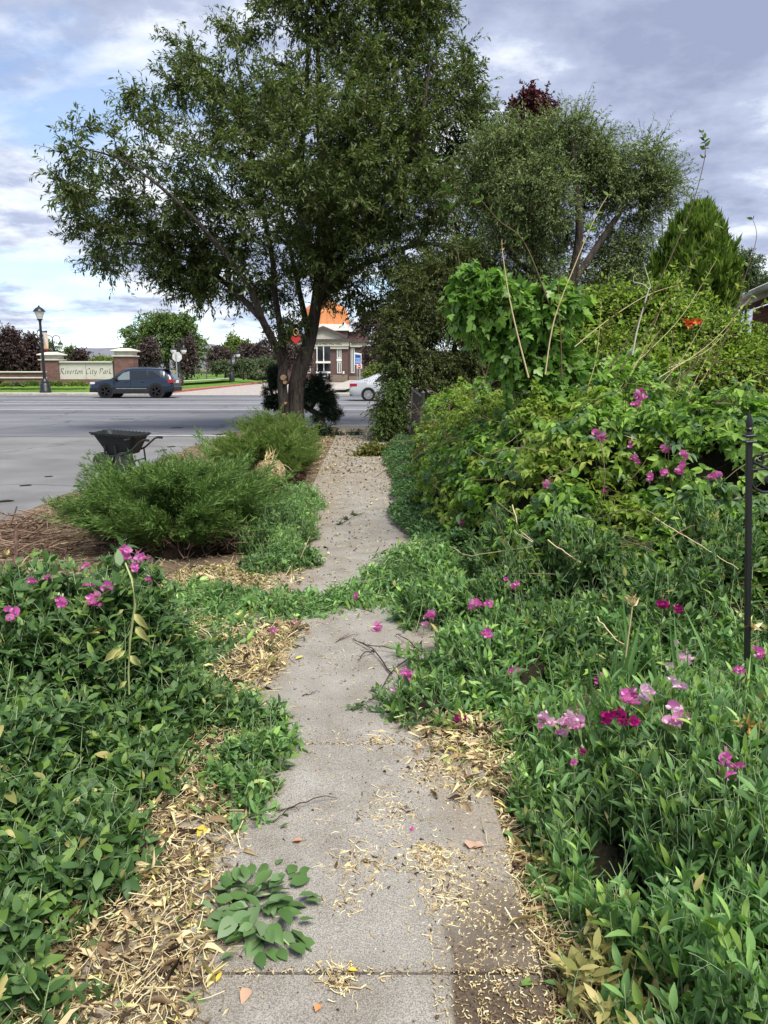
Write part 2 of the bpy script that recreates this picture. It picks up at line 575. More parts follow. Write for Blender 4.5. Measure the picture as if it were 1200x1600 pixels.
def asphalt_mat(name, base, sc=90.0, stretch=None):
    m, nt, out = _new(name)
    fine = noise(nt, sc, 4, rough=0.7)
    mid = noise(nt, 0.8, 6, stretch=stretch, dist=0.4)
    c = ramp(nt, fine, [(0.35, tuple(x * 0.75 for x in base)), (0.65, tuple(x * 1.25 for x in base))])
    c = mixcol(nt, 0.8, c, ramp(nt, mid, [(0.32, (0.68, 0.68, 0.7)), (0.68, (1.05, 1.05, 1.05))]), 'MULTIPLY')
    c = mixcol(nt, 0.6, c, ramp(nt, noise(nt, 0.23, 4, dist=1.5), [(0.4, (0.78, 0.78, 0.79)), (0.5, (1, 1, 1))]), 'MULTIPLY')
    # tar-sealed cracks
    tcn = nt.nodes.new('ShaderNodeTexCoord')
    vo = nt.nodes.new('ShaderNodeTexVoronoi')
    vo.feature = 'DISTANCE_TO_EDGE'
    vo.inputs['Scale'].default_value = 0.22
    mp = nt.nodes.new('ShaderNodeMix'); mp.data_type = 'RGBA'; mp.blend_type = 'ADD'
    mp.inputs[0].default_value = 0.8
    nt.links.new(tcn.outputs['Object'], mp.inputs[6])
    nn = nt.nodes.new('ShaderNodeTexNoise'); nn.inputs['Scale'].default_value = 1.2; nn.inputs['Detail'].default_value = 5
    nt.links.new(tcn.outputs['Object'], nn.inputs['Vector'])
    nt.links.new(nn.outputs['Color'], mp.inputs[7])
    nt.links.new(mp.outputs[2], vo.inputs['Vector'])
    cr = ramp(nt, vo.outputs['Distance'], [(0.004, (0.55, 0.55, 0.55)), (0.012, (1, 1, 1))])
    c = mixcol(nt, 0.8, c, cr, 'MULTIPLY')
    principled(nt, out, c, 0.8, 0.25, 0, fine, 0.004, 0.4)
    return m
M['street'] = asphalt_mat('worn_grey_asphalt', (0.195, 0.194, 0.194))
M['road'] = asphalt_mat('pale_road_asphalt', (0.18, 0.184, 0.196), 60, (0.15, 1, 1))
M['road_light'] = asphalt_mat('polished_lane_asphalt', (0.21, 0.214, 0.226), 60, (0.1, 1, 1))
M['road_dark'] = asphalt_mat('dark_lane_asphalt', (0.14, 0.144, 0.156), 60, (0.1, 1, 1))
M['paint'] = mat('road_paint', (0.44, 0.44, 0.43), 0.6, 0.3, 0, 0.2, 3)
M['paint_y'] = mat('yellow_kerb_paint', (0.6, 0.46, 0.1), 0.6, 0.3, 0, 0.15, 3)
M['kerb_red'] = mat('red_kerb_paint', (0.42, 0.13, 0.11), 0.7, 0.2, 0, 0.2, 2)
M['parkroad'] = concrete_mat('pinkish_concrete', (0.42, 0.385, 0.365), False, 30)

def soil_mat(name, stops, sc=40):
    m, nt, out = _new(name)
    f = noise(nt, sc, 8, rough=0.7)
    c = ramp(nt, f, stops)
    c = mixcol(nt, 0.5, c, ramp(nt, noise(nt, 2.0, 5), [(0.3, (0.6, 0.6, 0.6)), (0.7, (1, 1, 1))]), 'MULTIPLY')
    principled(nt, out, c, 0.95, 0.1, 0, f, 0.02, 0.8)
    return m
M['soil'] = soil_mat('dry_soil', [(0.3, (0.055, 0.04, 0.028)), (0.5, (0.15, 0.11, 0.075)), (0.7, (0.3, 0.23, 0.155))])
M['ground'] = soil_mat('dry_ground', [(0.3, (0.12, 0.12, 0.06)), (0.6, (0.22, 0.21, 0.11))], 0.6)
M['lawn'] = soil_mat('lawn_green', [(0.3, (0.075, 0.15, 0.025)), (0.5, (0.11, 0.21, 0.035)), (0.7, (0.16, 0.26, 0.05))], 3.0)

def sheet(name, x0, y0, x1, y1, z, m, kind='structure', nx=1, ny=1, zf=None):
    a = Acc()
    xs, ys = np.linspace(x0, x1, nx + 1), np.linspace(y0, y1, ny + 1)
    XX, YY = np.meshgrid(xs, ys)
    ZZ = np.full_like(XX, z) + (zf(XX, YY) if zf is not None else 0)
    v = np.stack([XX, YY, ZZ], -1).reshape(-1, 3)
    i = np.arange(ny)[:, None] * (nx + 1) + np.arange(nx)[None]
    a.add(v, np.stack([i, i + 1, i + nx + 2, i + nx + 1], -1).reshape(-1, 4))
    return tag(a.build(name, m, smooth=True), kind=kind)

def poly_sheet(name, pts, z, m, kind='structure'):
    b = PB()
    b.add([(x, y, z) for x, y in pts], [tuple(range(len(pts)))])
    return tag(b.build(name, m), kind=kind)

sheet('ground', -9000, -2000, 9000, 12000, -0.05, M['ground'])
# the verge between side street and path, and the bed right of the path; its street edge is ragged
def verge():
    ys = np.linspace(-3, 21.6, 247)
    edge = -4.05 + 0.25 * (vn(ys, ys * 0, 0.9, 3) - 0.5) + 0.5 * (vn(ys, ys * 0, 3.0, 5) - 0.5)
    a = Acc()
    nx = 120
    t = np.linspace(0, 1, nx + 1)
    XX = edge[:, None] * (1 - t)[None] + 9.0 * t[None]
    YY = np.repeat(ys[:, None], nx + 1, 1)
    ZZ = 0.0 + 0.045 * (vn(XX, YY, 0.35, 1) - 0.5) + 0.03 * (vn(XX, YY, 0.12, 2) - 0.5)
    ZZ = np.where((XX > path_left(YY) - 0.05) & (XX < path_right(YY) + 0.05), -0.02, ZZ)
    ZZ[:, 0] = -0.045
    ZZ[:, 1] = np.minimum(ZZ[:, 1], 0.004)
    v = np.stack([XX, YY, ZZ], -1).reshape(-1, 3)
    i = np.arange(len(ys) - 1)[:, None] * (nx + 1) + np.arange(nx)[None]
    a.add(v, np.stack([i, i + 1, i + nx + 2, i + nx + 1], -1).reshape(-1, 4))
    tag(a.build('soil', M['soil']), kind='structure')
verge()
sheet('side_street', -16, -6, -3.5, 19.0, -0.022, M['street'])
poly_sheet('main_road', [(-160, 24.0), (-16, 24.0), (-16, 19.0), (-4.6, 19.0), (-3.6, 20.6), (-2.2, 21.6), (-2.2, 24.0), (160, 24.0), (160, 49.0), (-160, 49.0)], -0.016, M['road'])
for y0, y1, mm in ((29.0, 31.2, 'road_dark'), (31.6, 34.4, 'road_light'), (34.6, 35.6, 'road_dark'), (37.3, 40.0, 'road_light'), (40.2, 41.6, 'road_dark'), (46.6, 48.9, 'road_dark')):
    sheet('lane_wear', -160, y0, 160, y1, -0.012, M[mm])
for y0, y1 in ((31.25, 31.55), (37.0, 37.25), (43.2, 43.4)):
    sheet('lane_marking', -160, y0, 160, y1, -0.008, M['paint'])
sheet('lane_marking', -19.5, 39.6, -14.6, 39.95, -0.008, M['paint'])
sheet('lane_marking', -5.95, 19.0, -3.9, 19.22, -0.010, M['paint'])

def sidewalk():
    b = PB()
    y = 1.77 - 1.25 * 3
    k = 0
    rr = random.Random(4)
    while y < 21.4:
        y1 = min(y + 1.25, 21.55)
        h0, h1 = 0.042 + rr.uniform(-.004, .004), 0.042 + rr.uniform(-.004, .004)
        g, e = 0.0032, 0.007
        xl0, xr0, xl1, xr1 = path_left(y), path_right(y), path_left(y1), path_right(y1)
        v = [(xl0, y + g, -.03), (xr0, y + g, -.03), (xr1, y1 - g, -.03), (xl1, y1 - g, -.03),
             (xl0, y + g, h0 - e), (xr0, y + g, h0 - e), (xr1, y1 - g, h1 - e), (xl1, y1 - g, h1 - e),
             (xl0 + e, y + g + e, h0), (xr0 - e, y + g + e, h0), (xr1 - e, y1 - g - e, h1), (xl1 + e, y1 - g - e, h1)]
        f = [(8, 9, 10, 11)]
        for c in (0, 4):
            for j in range(4):
                f.append((c + j, c + (j + 1) % 4, c + 4 + (j + 1) % 4, c + 4 + j))
        b.add(v, f)
        y += 1.25
        k += 1
    tag(b.build('sidewalk', M['walk']), kind='structure')
sidewalk()
# concrete apron where the path meets the main road
def apron():
    b = PB()
    b.box(-2.2, 21.6, -0.04, 40, 23.7, 0.046, bev=0.01)
    b.box(-2.2, 23.7, -0.04, 40, 23.95, 0.03, bev=0.02)
    tag(b.build('near_pavement', M['walk_far']), kind='structure')
apron()
# far side: kerb, pavement, lawns, park entry road
b = PB()
b.box(-160, 49.0, -0.04, -14.6, 49.25, 0.13, bev=0.02)
b.box(-160, 49.25, -0.04, -14.6, 51.0, 0.125, bev=0.01)
b.box(-3.3, 49.0, -0.04, 160, 49.25, 0.13, bev=0.02)
b.box(-3.3, 49.25, -0.04, 160, 51.0, 0.125, bev=0.01)
tag(b.build('far_pavement', M['walk_far']), kind='structure')
sheet('kerb_paint', -17.0, 48.985, -14.9, 48.995, 0.0, M['paint_y'])
lawn_rise = lambda X, Y: 0.12 + np.clip((-14.6 - X) / 4.0, 0, 1) * (0.35 * np.clip((Y - 51) / 5.0, 0, 1) + 0.25 * np.clip((Y - 56) / 60, 0, 1))
sheet('lawn', -160, 51.0, -14.66, 190, 0.0, M['lawn'], nx=160, ny=60, zf=lawn_rise)
sheet('lawn', -2.6, 51.0, 160, 190, 0.0, M['lawn'], nx=40, ny=60, zf=lambda X, Y: 0.10 + 0.15 * np.clip((Y - 51) / 8.0, 0, 1))
poly_sheet('park_road', [(-14.9, 49.0), (-2.4, 49.0), (-4.0, 56), (-4.2, 98), (-40, 98), (-40, 92), (-14.2, 92)], -0.004, M['parkroad'])
b = PB()
for i in range(14):
    y0, y1 = 49.3 + i * 3.0, 49.3 + i * 3 + 2.96
    x0 = -14.95 + 0.012 * i * 3 
    b.box(x0, y0, -0.02, x0 + 0.28, y1, 0.15, bev=0.03)
tag(b.build('red_kerb', M['kerb_red']), kind='structure')
b = PB()
b.box(-17.2, 51.1, 0.0, -15.6, 51.6, 0.2)
tag(b.build('park_path', M['walk_far']), kind='structure')
def strip(name, pts, w, z, m, th=0.03):
    a = np.array(pts, float)
    t = unit(np.gradient(a, axis=0))
    n = np.stack([-t[:, 1], t[:, 0]], 1) * w / 2
    b = PB()
    top = [[(p[0] + q[0], p[1] + q[1], z), (p[0] - q[0], p[1] - q[1], z)] for p, q in zip(a, n)]
    b.grid(top)
    return tag(b.build(name, m), kind='structure')
strip('park_path', [(-17.4, 54.5), (-17.0, 64), (-16.6, 74), (-16.6, 84)], 1.3, 0.66, M['walk_far'])
strip('park_path', [(-3.2, 50.5), (-3.0, 58), (-3.4, 70), (-3.6, 96)], 1.4, 0.30, M['walk_far'])

# hills on the horizon
def hills():
    a = Acc()
    xs = np.linspace(-7000, 3000, 160)
    ys = np.linspace(5200, 8600, 40)
    XX, YY = np.meshgrid(xs, ys)
    prof = 150 + 55 * np.exp(-((XX + 1900) / 700) ** 2) + 20 * vn(XX, XX * 0, 900, 3)
    up = np.clip((YY - 5200) / 1800, 0, 1) ** 0.8
    ZZ = -5 + prof * up + up * 45 * (vn(XX, YY, 520, 7) - 0.5) + up * 24 * (vn(XX, YY, 190, 8) - 0.5)
    v = np.stack([XX, YY, ZZ], -1).reshape(-1, 3)
    n = len(xs)
    i = np.arange(len(ys) - 1)[:, None] * n + np.arange(n - 1)[None]
    a.add(v, np.stack([i, i + 1, i + n + 1, i + n], -1).reshape(-1, 4))
    m = soil_mat('hazy_hill', [(0.3, (0.15, 0.16, 0.2)), (0.5, (0.19, 0.19, 0.23)), (0.7, (0.25, 0.25, 0.28))], 0.004)  # distance haze is put into the hill colour
    tag(a.build('hills', m), kind='structure')
hills()

# ================================================================== PARK SIGN, LAMPS, ROAD SIGNS
def brick_mat(name, c1, c2, mortar, sc, coord_rot=True):
    m, nt, out = _new(name)
    t = nt.nodes.new('ShaderNodeTexCoord')
    mp = nt.nodes.new('ShaderNodeMapping')
    mp.inputs['Rotation'].default_value = (R(90), 0, 0)
    nt.links.new(t.outputs['Object'], mp.inputs[0])
    br = nt.nodes.new('ShaderNodeTexBrick')
    br.inputs['Color1'].default_value = (*c1, 1)
    br.inputs['Color2'].default_value = (*c2, 1)
    br.inputs['Mortar'].default_value = (*mortar, 1)
    br.inputs['Scale'].default_value = sc
    br.inputs['Mortar Size'].default_value = 0.014
    br.inputs['Brick Width'].default_value = 0.5
    br.inputs['Row Height'].default_value = 0.17
    nt.links.new(mp.outputs[0], br.inputs['Vector'])
    c = mixcol(nt, 0.6, br.outputs[0], ramp(nt, noise(nt, 3, 5), [(0.3, (0.65, 0.65, 0.65)), (0.7, (1, 1, 1))]), 'MULTIPLY')
    principled(nt, out, c, 0.85, 0.15)
    return m
M['brick'] = brick_mat('dark_red_brick', (0.14, 0.065, 0.055), (0.20, 0.10, 0.08), (0.26, 0.22, 0.2), 2.0)
M['stone'] = mat('pale_cast_stone', (0.55, 0.53, 0.46), 0.8, 0.2, 0, 0.1, 2)
M['panel'] = mat('cream_sign_panel', (0.55, 0.53, 0.47), 0.8, 0.2, 0, 0.08, 2)
M['letter'] = mat('dark_lettering', (0.03, 0.028, 0.025), 0.6)
M['black_metal'] = mat('black_painted_metal', (0.012, 0.013, 0.015), 0.4, 0.5)
M['lamp_glass'] = mat('frosted_lamp_glass', (0.72, 0.72, 0.68), 0.3, 0.4)
M['white'] = mat('white_paint', (0.78, 0.78, 0.76), 0.5)
M['galv'] = mat('galvanised_steel', (0.42, 0.43, 0.44), 0.45, 0.5, 0.6)
M['sign_back'] = mat('bare_sign_back', (0.62, 0.63, 0.63), 0.5, 0.4, 0.2)
M['glass'] = glassmat('dark_window_glass')

def nib(strokes, w, ang):
    """calligraphic strokes: a broad pen edge at a fixed angle swept along polylines -> list of quads (2-D)"""
    c, s = math.cos(ang) * w / 2, math.sin(ang) * w / 2
    out = []
    for st in strokes:
        st = [np.array(p) for p in st]
        fin = []
        for i in range(len(st) - 1):                      # smooth a little
            fin.append(st[i])
            p0, p1 = st[max(i - 1, 0)], st[min(i + 2, len(st) - 1)]
            fin.append(0.5625 * (st[i] + st[i + 1]) - 0.0625 * (p0 + p1))
        fin.append(st[-1])
        for a, b_ in zip(fin[:-1], fin[1:]):
            out.append([a + (c, s), a - (c, s), b_ - (c, s), b_ + (c, s)])
    return out

GLY = {
 'R': (0.78, [[(0.0, 0.78), (0.10, 0.95), (0.24, 0.97)], [(0.22, 0.97), (0.14, 0.5), (0.08, 0.1), (0.0, -0.06), (-0.1, -0.02)], [(0.05, 0.72), (0.22, 0.94), (0.45, 1.0), (0.56, 0.86), (0.48, 0.64), (0.2, 0.5)], [(0.26, 0.5), (0.42, 0.22), (0.6, -0.06), (0.76, -0.02)]]),
 'C': (0.68, [[(0.66, 0.80), (0.62, 0.96), (0.44, 1.0), (0.2, 0.84), (0.06, 0.5), (0.1, 0.14), (0.3, -0.02), (0.54, 0.1), (0.62, 0.2)], [(0.66, 0.8), (0.68, 0.98)]]),
 'P': (0.66, [[(0.0, 0.78), (0.10, 0.95), (0.24, 0.97)], [(0.22, 0.97), (0.14, 0.5), (0.06, 0.05), (-0.04, -0.08)], [(0.05, 0.72), (0.22, 0.94), (0.45, 1.0), (0.6, 0.84), (0.5, 0.58), (0.24, 0.44)]]),
 'i': (0.28, [[(0.02, 0.48), (0.12, 0.58), (0.12, 0.56), (0.08, 0.1), (0.14, 0.0), (0.24, 0.1)], [(0.15, 0.76), (0.19, 0.82)]]),
 'v': (0.46, [[(0.0, 0.5), (0.1, 0.57), (0.14, 0.0)], [(0.14, 0.0), (0.34, 0.3), (0.38, 0.56), (0.44, 0.54)]]),
 'e': (0.42, [[(0.08, 0.26), (0.28, 0.36), (0.32, 0.52), (0.2, 0.57), (0.06, 0.34), (0.08, 0.06), (0.22, 0.0), (0.36, 0.12)]]),
 'r': (0.38, [[(0.02, 0.5), (0.12, 0.57), (0.07, 0.0)], [(0.09, 0.3), (0.2, 0.52), (0.34, 0.55)]]),
 't': (0.34, [[(0.18, 0.8), (0.1, 0.3), (0.1, 0.04), (0.2, 0.0), (0.3, 0.1)], [(0.02, 0.55), (0.32, 0.57)]]),
 'o': (0.48, [[(0.24, 0.57), (0.08, 0.42), (0.04, 0.16), (0.16, 0.0), (0.32, 0.1), (0.4, 0.36), (0.3, 0.56), (0.22, 0.56)]]),
 'n': (0.52, [[(0.02, 0.5), (0.12, 0.57), (0.07, 0.0)], [(0.09, 0.3), (0.24, 0.54), (0.36, 0.54), (0.34, 0.1), (0.4, 0.0), (0.48, 0.1)]]),
 'y': (0.46, [[(0.02, 0.5), (0.1, 0.57), (0.12, 0.16), (0.22, 0.04), (0.36, 0.3)], [(0.42, 0.57), (0.36, 0.1), (0.24, -0.26), (0.04, -0.32)]]),
 'a': (0.5, [[(0.38, 0.54), (0.2, 0.56), (0.05, 0.3), (0.08, 0.03), (0.2, 0.06), (0.36, 0.36)], [(0.4, 0.56), (0.34, 0.1), (0.4, 0.0), (0.48, 0.1)]]),
 'k': (0.5, [[(0.16, 0.98), (0.12, 0.5), (0.06, 0.0)], [(0.36, 0.56), (0.12, 0.3), (0.3, 0.04), (0.46, 0.02)]]),
 ' ': (0.36, []),
}
def script_text(txt, height, slant=0.14, weight=0.13):
    b, x = [], 0.0
    for ch in txt:
        w, st = GLY[ch]
        for q in nib(st, weight, R(42)):
            b.append([(x + p[0] + slant * p[1], p[1]) for p in q])
        x += w + 0.09
    s = height
    return [[(p[0] * s, p[1] * s) for p in q] for q in b], x * s

Ys = 57.0
sx = lambda px, Y=Ys: P(px, 577, Y)[0]
sz = lambda py, Y=Ys: P(600, py, Y)[2]
root = thing('park_sign', 'long cream park name sign with dark script lettering between two capped brick pillars', 'sign', (sx(135), Ys, 0.3))
def at_root(root):
    return Vector(root.location)
def box_part(name, m, root, *boxes, bev=0.01, smooth=False):
    b = PB()
    o = root.location if root is not None else Vector((0, 0, 0))
    for bx_ in boxes:
        x0, y0, z0, x1, y1, z1 = bx_
        b.box(x0 - o.x, y0 - o.y, z0 - o.z, x1 - o.x, y1 - o.y, z1 - o.z, bev=bev)
    return b.build(name, m, root, smooth)
zt = sz
for xa, xb, top in ((63.5, 91.5, 563.5), (178.5, 208.0, 557.5)):
    x0, x1 = sx(xa, Ys - .35), sx(xb, Ys - .35)
    p = box_part('pillar', M['brick'], root, (x0, Ys - .35, .25, x1, Ys + .9, zt(top)))
    ex = 0.16
    pc = PB()
    o = root.location
    zb = zt(top) - o.z
    a0, a1 = x0 - o.x, x1 - o.x
    pc.box(a0 - .1, -.45, zb + .002, a1 + .1, 1.0, zb + .09, bev=.02)
    pc.box(a0 + .05, -.32, zb + .09, a1 - .05, .86, zb + .36, bev=.01)
    pc.box(a0 - ex, -.52, zb + .36, a1 + ex, 1.07, zb + .46, bev=.03)
    pc.add([(a0 - ex + .04, -.48, zb + .46), (a1 + ex - .04, -.48, zb + .46), (a1 + ex - .04, 1.03, zb + .46), (a0 - ex + .04, 1.03, zb + .46),
            (a0 + .35, .1, zb + .62), (a1 - .35, .1, zb + .62), (a1 - .35, .5, zb + .62), (a0 + .35, .5, zb + .62)],
           [(0, 1, 5, 4), (1, 2, 6, 5), (2, 3, 7, 6), (3, 0, 4, 7), (4, 5, 6, 7)])
    c = pc.build('cap', M['stone'], p)
x0, x1 = sx(91.5) + .003, sx(177.5) - .003
xm = sx(135.5)
box_part('name_panel', M['panel'], root, (x0, Ys - .18, zt(592.5), xm - .012, Ys + .18, zt(567)), (xm + .012, Ys - .18, zt(592.5), x1, Ys + .18, zt(567)))
box_part('coping', M['stone'], root, (x0, Ys - .3, zt(567) + .003, x1, Ys + .3, zt(564.6)), bev=.02)
box_part('base', M['brick'], root, (x0, Ys - .25, .25, x1, Ys + .25, zt(592.5) - .003))
quads, wtxt = script_text('Riverton City Park', 0.80)
sc_ = (sx(175.5) - sx(95.0)) / wtxt
b = PB()
o = root.location
for k, q in enumerate(quads):
    zoff = -0.184 - 0.0004 * (k % 7)
    v = [(sx(95.4) - o.x + p[0] * sc_, zoff, zt(584.0) - o.z + p[1] * sc_) for p in q]
    b.add(v + [(a[0], -0.179, a[2]) for a in v], [(0, 1, 2, 3), (7, 6, 5, 4), (0, 4, 5, 1), (1, 5, 6, 2), (2, 6, 7, 3), (3, 7, 4, 0)])
b.build('lettering', M['letter'], root)

root = thing('garden_wall', 'low brick wall with two pale stone bands running left from the park sign', 'wall', (sx(30), Ys, .25))
xe, xs_ = sx(-140), sx(80)
box_part('brickwork', M['brick'], root, (xe, Ys - 1.35, .1, xs_, Ys - .95, zt(591.2)), (xe, Ys - 1.3, zt(589), xs_, Ys - 1.0, zt(582.4)), bev=0)
box_part('stone_band', M['stone'], root, (xe, Ys - 1.42, zt(591.2) + .002, xs_ + .05, Ys - .9, zt(589) - .002), bev=.02)
box_part('coping', M['stone'], root, (xe, Ys - 1.42, zt(582.4) + .002, xs_ + .05, Ys - .9, zt(580.2)), bev=.03)

def street_lamp(px, py_base, py_top, Y, label):
    base, top = P(px, py_base, Y), P(px, py_top, Y)
    h = top[2] - base[2]
    root = thing('street_lamp', label, 'street lamp', base, 'ornamental lamps across the road')
    b = PB(); b.lathe([(.36, 0), (.36, .22), (.33, .26), (.31, .62), (.24, .7), (.24, .8), (.14, .95), (.10, 1.0)], n=12); b.build('base', M['black_metal'], root, True)
    b = PB(); b.lathe([(.105, .98), (.075, h - 1.02), (.10, h - 1.0), (.10, h - .93), (.16, h - .9), (.17, h - .84)], n=12); b.lathe([(.12, h - 1.95), (.12, h - 1.8)], n=12); b.build('pole', M['black_metal'], root, True)
    b = PB(); b.lathe([(.16, h - .838), (.2, h - .7), (.29, h - .45), (.31, h - .40)], n=14); b.build('globe', M['lamp_glass'], root, True)
    b = PB(); b.lathe([(.37, h - .398), (.36, h - .35), (.24, h - .2), (.12, h - .12), (.05, h - .08), (.05, h - .03), (.02, h)], n=14); b.build('cap', M['black_metal'], root, True)
    return root, h
lamp, hl = street_lamp(71.5, 616, 477, 50.2, 'tall black lamp post with a single lantern and a hanging banner at the kerb')
def banner():
    root = thing('banner', 'narrow tan banner with blue top and red foot hung from the tall lamp post', 'banner', (lamp.location.x, lamp.location.y, 0))
    zt_, zb_ = P(72, 517.5, 50.2)[2], P(72, 548.5, 50.2)[2]
    b = PB(); b.tube([(0.0, 0, zt_), (.42, 0, zt_ + .02)], .02, 6); b.build('bracket', M['black_metal'], root); b = PB(); b.tube([(0.0, 0, zb_), (.42, 0, zb_)], .02, 6); b.build('bracket', M['black_metal'], root)
    m, nt, out = _new('banner_cloth')
    t = nt.nodes.new('ShaderNodeTexCoord'); sp = nt.nodes.new('ShaderNodeSeparateXYZ'); nt.links.new(t.outputs['Generated'], sp.inputs[0])
    c = ramp(nt, sp.outputs[2], [(0.0, (0.5, 0.1, 0.07)), (0.12, (0.5, 0.1, 0.07)), (0.13, (0.62, 0.46, 0.28)), (0.35, (0.66, 0.52, 0.34)), (0.5, (0.6, 0.52, 0.44)), (0.92, (0.6, 0.5, 0.4)), (0.93, (0.08, 0.1, 0.25))])
    principled(nt, out, mixcol(nt, 0.5, c, ramp(nt, noise(nt, 7, 3), [(0.35, (.7, .72, .8)), (.65, (1, 1, 1))]), 'MULTIPLY'), 0.8)
    rows = []
    for i in range(9):
        z = zb_ + (zt_ - zb_) * i / 8
        rows.append([(.10 + .31 * j / 4, .05 * math.sin(j * 1.4 + i * .5) * (1 - abs(i - 4) / 5), z) for j in range(5)])
    b = PB(); b.grid(rows); o_ = b.build('cloth', m, root, True)
    s = o_.modifiers.new('thick', 'SOLIDIFY'); s.thickness = .004
banner()

def hook_lamp(px, py_base, py_top, Y, arms, label, size=1.0):
    base, top = P(px, py_base, Y), P(px, py_top, Y)
    h = top[2] - base[2]
    root = thing('hook_lamp', label, 'street lamp', base, 'hooked park lamps')
    b = PB(); b.lathe([(.3, 0), (.28, .6), (.12, .9), (.09, 1.0), (.06, h - .3)], n=10); b.build('pole', M['black_metal'], root, True)
    for s in arms:
        b = PB()
        pts = [(0, 0, h - .6), (0, 0, h - .25)] + [(s * (.35 - .35 * math.cos(a)) * size, 0, h - .25 + .3 * math.sin(a)) for a in np.linspace(0.3, math.pi, 7)] + [(s * .7 * size, 0, h - .5)]
        b.tube(pts, .035, 6)
        a = b.build('arm', M['black_metal'], root, True)
        b = PB(); b.lathe([(.05, h - .45), (.13, h - .62), (.26, h - .72), (.26, h - .78)], (s * .7 * size, 0, 0), 10); b.build('lamp_shade', M['black_metal'], a, True)
        b = PB(); b.lathe([(.22, h - .782), (.24, h - .9), (.16, h - 1.05), (.06, h - 1.1)], (s * .7 * size, 0, 0), 10); b.build('bulb_globe', M['lamp_glass'], a, True)
hook_lamp(87.5, 600, 525, 74, (-1, 1), 'twin-armed black hook lamp rising behind the left sign pillar')
hook_lamp(281.5, 603, 530, 60, (-1, 1), 'twin-armed black lamp beside the stop sign back', 0.55)
hook_lamp(362.5, 596, 541, 80, (1,), 'single-armed black hook lamp on the lawn before the small trees')
hook_lamp(600.5, 606, 515, 62, (-1,), 'single-armed black lamp right of the blue road sign', 1.3)

def stop_sign():
    Y = 56
    c, bt = P(276.5, 557.5, Y), P(277.5, 604, Y)
    root = thing('stop_sign', 'pale back of an octagonal stop sign on a thin post', 'road sign', bt)
    b = PB(); hc = c[2] - bt[2]
    b.box(-.035, -.03, 0, .035, .03, hc + .25, bev=.005); b.build('post', M['galv'], root)
    b = PB(); r_ = 7.2 * MPP(Y) / math.cos(R(22.5))
    oct_ = [(r_ * math.cos(R(22.5 + 45 * k)) + (c[0] - bt[0]), hc + r_ * math.sin(R(22.5 + 45 * k))) for k in range(8)]
    b.prism(oct_, .034, .04); b.build('plate', M['sign_back'], root)
stop_sign()

M['blue'] = mat('blue_sign_face', (0.05, 0.16, 0.5), 0.5)
M['red'] = mat('red_sign_face', (0.55, 0.04, 0.04), 0.5)
def blue_sign():
    Y = 60
    bt = P(561.5, 597, Y)
    root = thing('blue_road_sign', 'blue information sign with white lettering on two thin posts above the silver car', 'road sign', bt)
    mp = MPP(Y)
    X = lambda px: P(px, 577, Y)[0] - bt[0]
    Z = lambda py: P(600, py, Y)[2] - bt[2]
    b = PB(); b.box(X(557.5), .02, 0, X(558.6), .07, Z(552), bev=.005); b.build('post', M['galv'], root)
    b = PB(); b.box(X(562), .02, 0, X(563.2), .07, Z(553), bev=.005); b.build('post', M['galv'], root)
    quad = [(553.8, 550.6), (565.0, 552.6), (564.6, 570.2), (553.6, 569.6)]
    b = PB(); b.prism([(X(a), Z(c)) for a, c in quad], -.006, .018); b.build('rim', M['white'], root)
    inner = [(554.8, 553.0), (564.0, 554.6), (563.7, 569.2), (554.5, 568.7)]
    b = PB(); b.prism([(X(a), Z(c)) for a, c in inner], -.012, -.008); b.build('face', M['blue'], root)
    b = PB()
    rr = random.Random(3)
    for py, h, dark in ((560.2, .9, 0), (562.4, .7, 0), (564.4, .7, 0), (566.4, .7, 0)):
        x = 555.8
        while x < 562.3:
            w = rr.uniform(.8, 1.8)
            b.box(X(x), -.02, Z(py + h), X(min(x + w, 563)), -.014, Z(py))
            x += w + .45
    b.build('lettering', M['white'], root)
    b = PB(); x = 556.2
    for w in (1.2, .8, 1.4, 1.0, 1.3):
        b.box(X(x), -.02, Z(557.6), X(x + w), -.014, Z(555.6)); x += w + .25
    b.build('heading', M['letter'], root)
blue_sign()
def no_entry():
    Y = 59.6
    c = P(561.6, 572.4, Y); bt = P(562.5, 597, Y)
    root = thing('no_entry_sign', 'white square sign with red disc and white bar below the blue sign', 'road sign', (c[0], Y - .03, bt[2]))
    h = c[2] - bt[2]; mp = MPP(Y)
    b = PB(); b.box(-.025, .03, 0, .025, .07, h, bev=.004); b.build('post', M['galv'], root)
    b = PB(); b.box(-4.0 * mp, .0, h - 3.2 * mp, 4.0 * mp, .012, h + 3.2 * mp); b.build('plate', M['white'], root)
    b = PB(); b.lathe([(3.0 * mp, -.008), (3.0 * mp, -.003)], (0, 0, h), 20, 'y'); b.build('disc', M['red'], root)
    b = PB(); b.box(-2.0 * mp, -.014, h - .55 * mp, 2.0 * mp, -.010, h + .55 * mp); b.build('bar', M['white'], root)
no_entry()

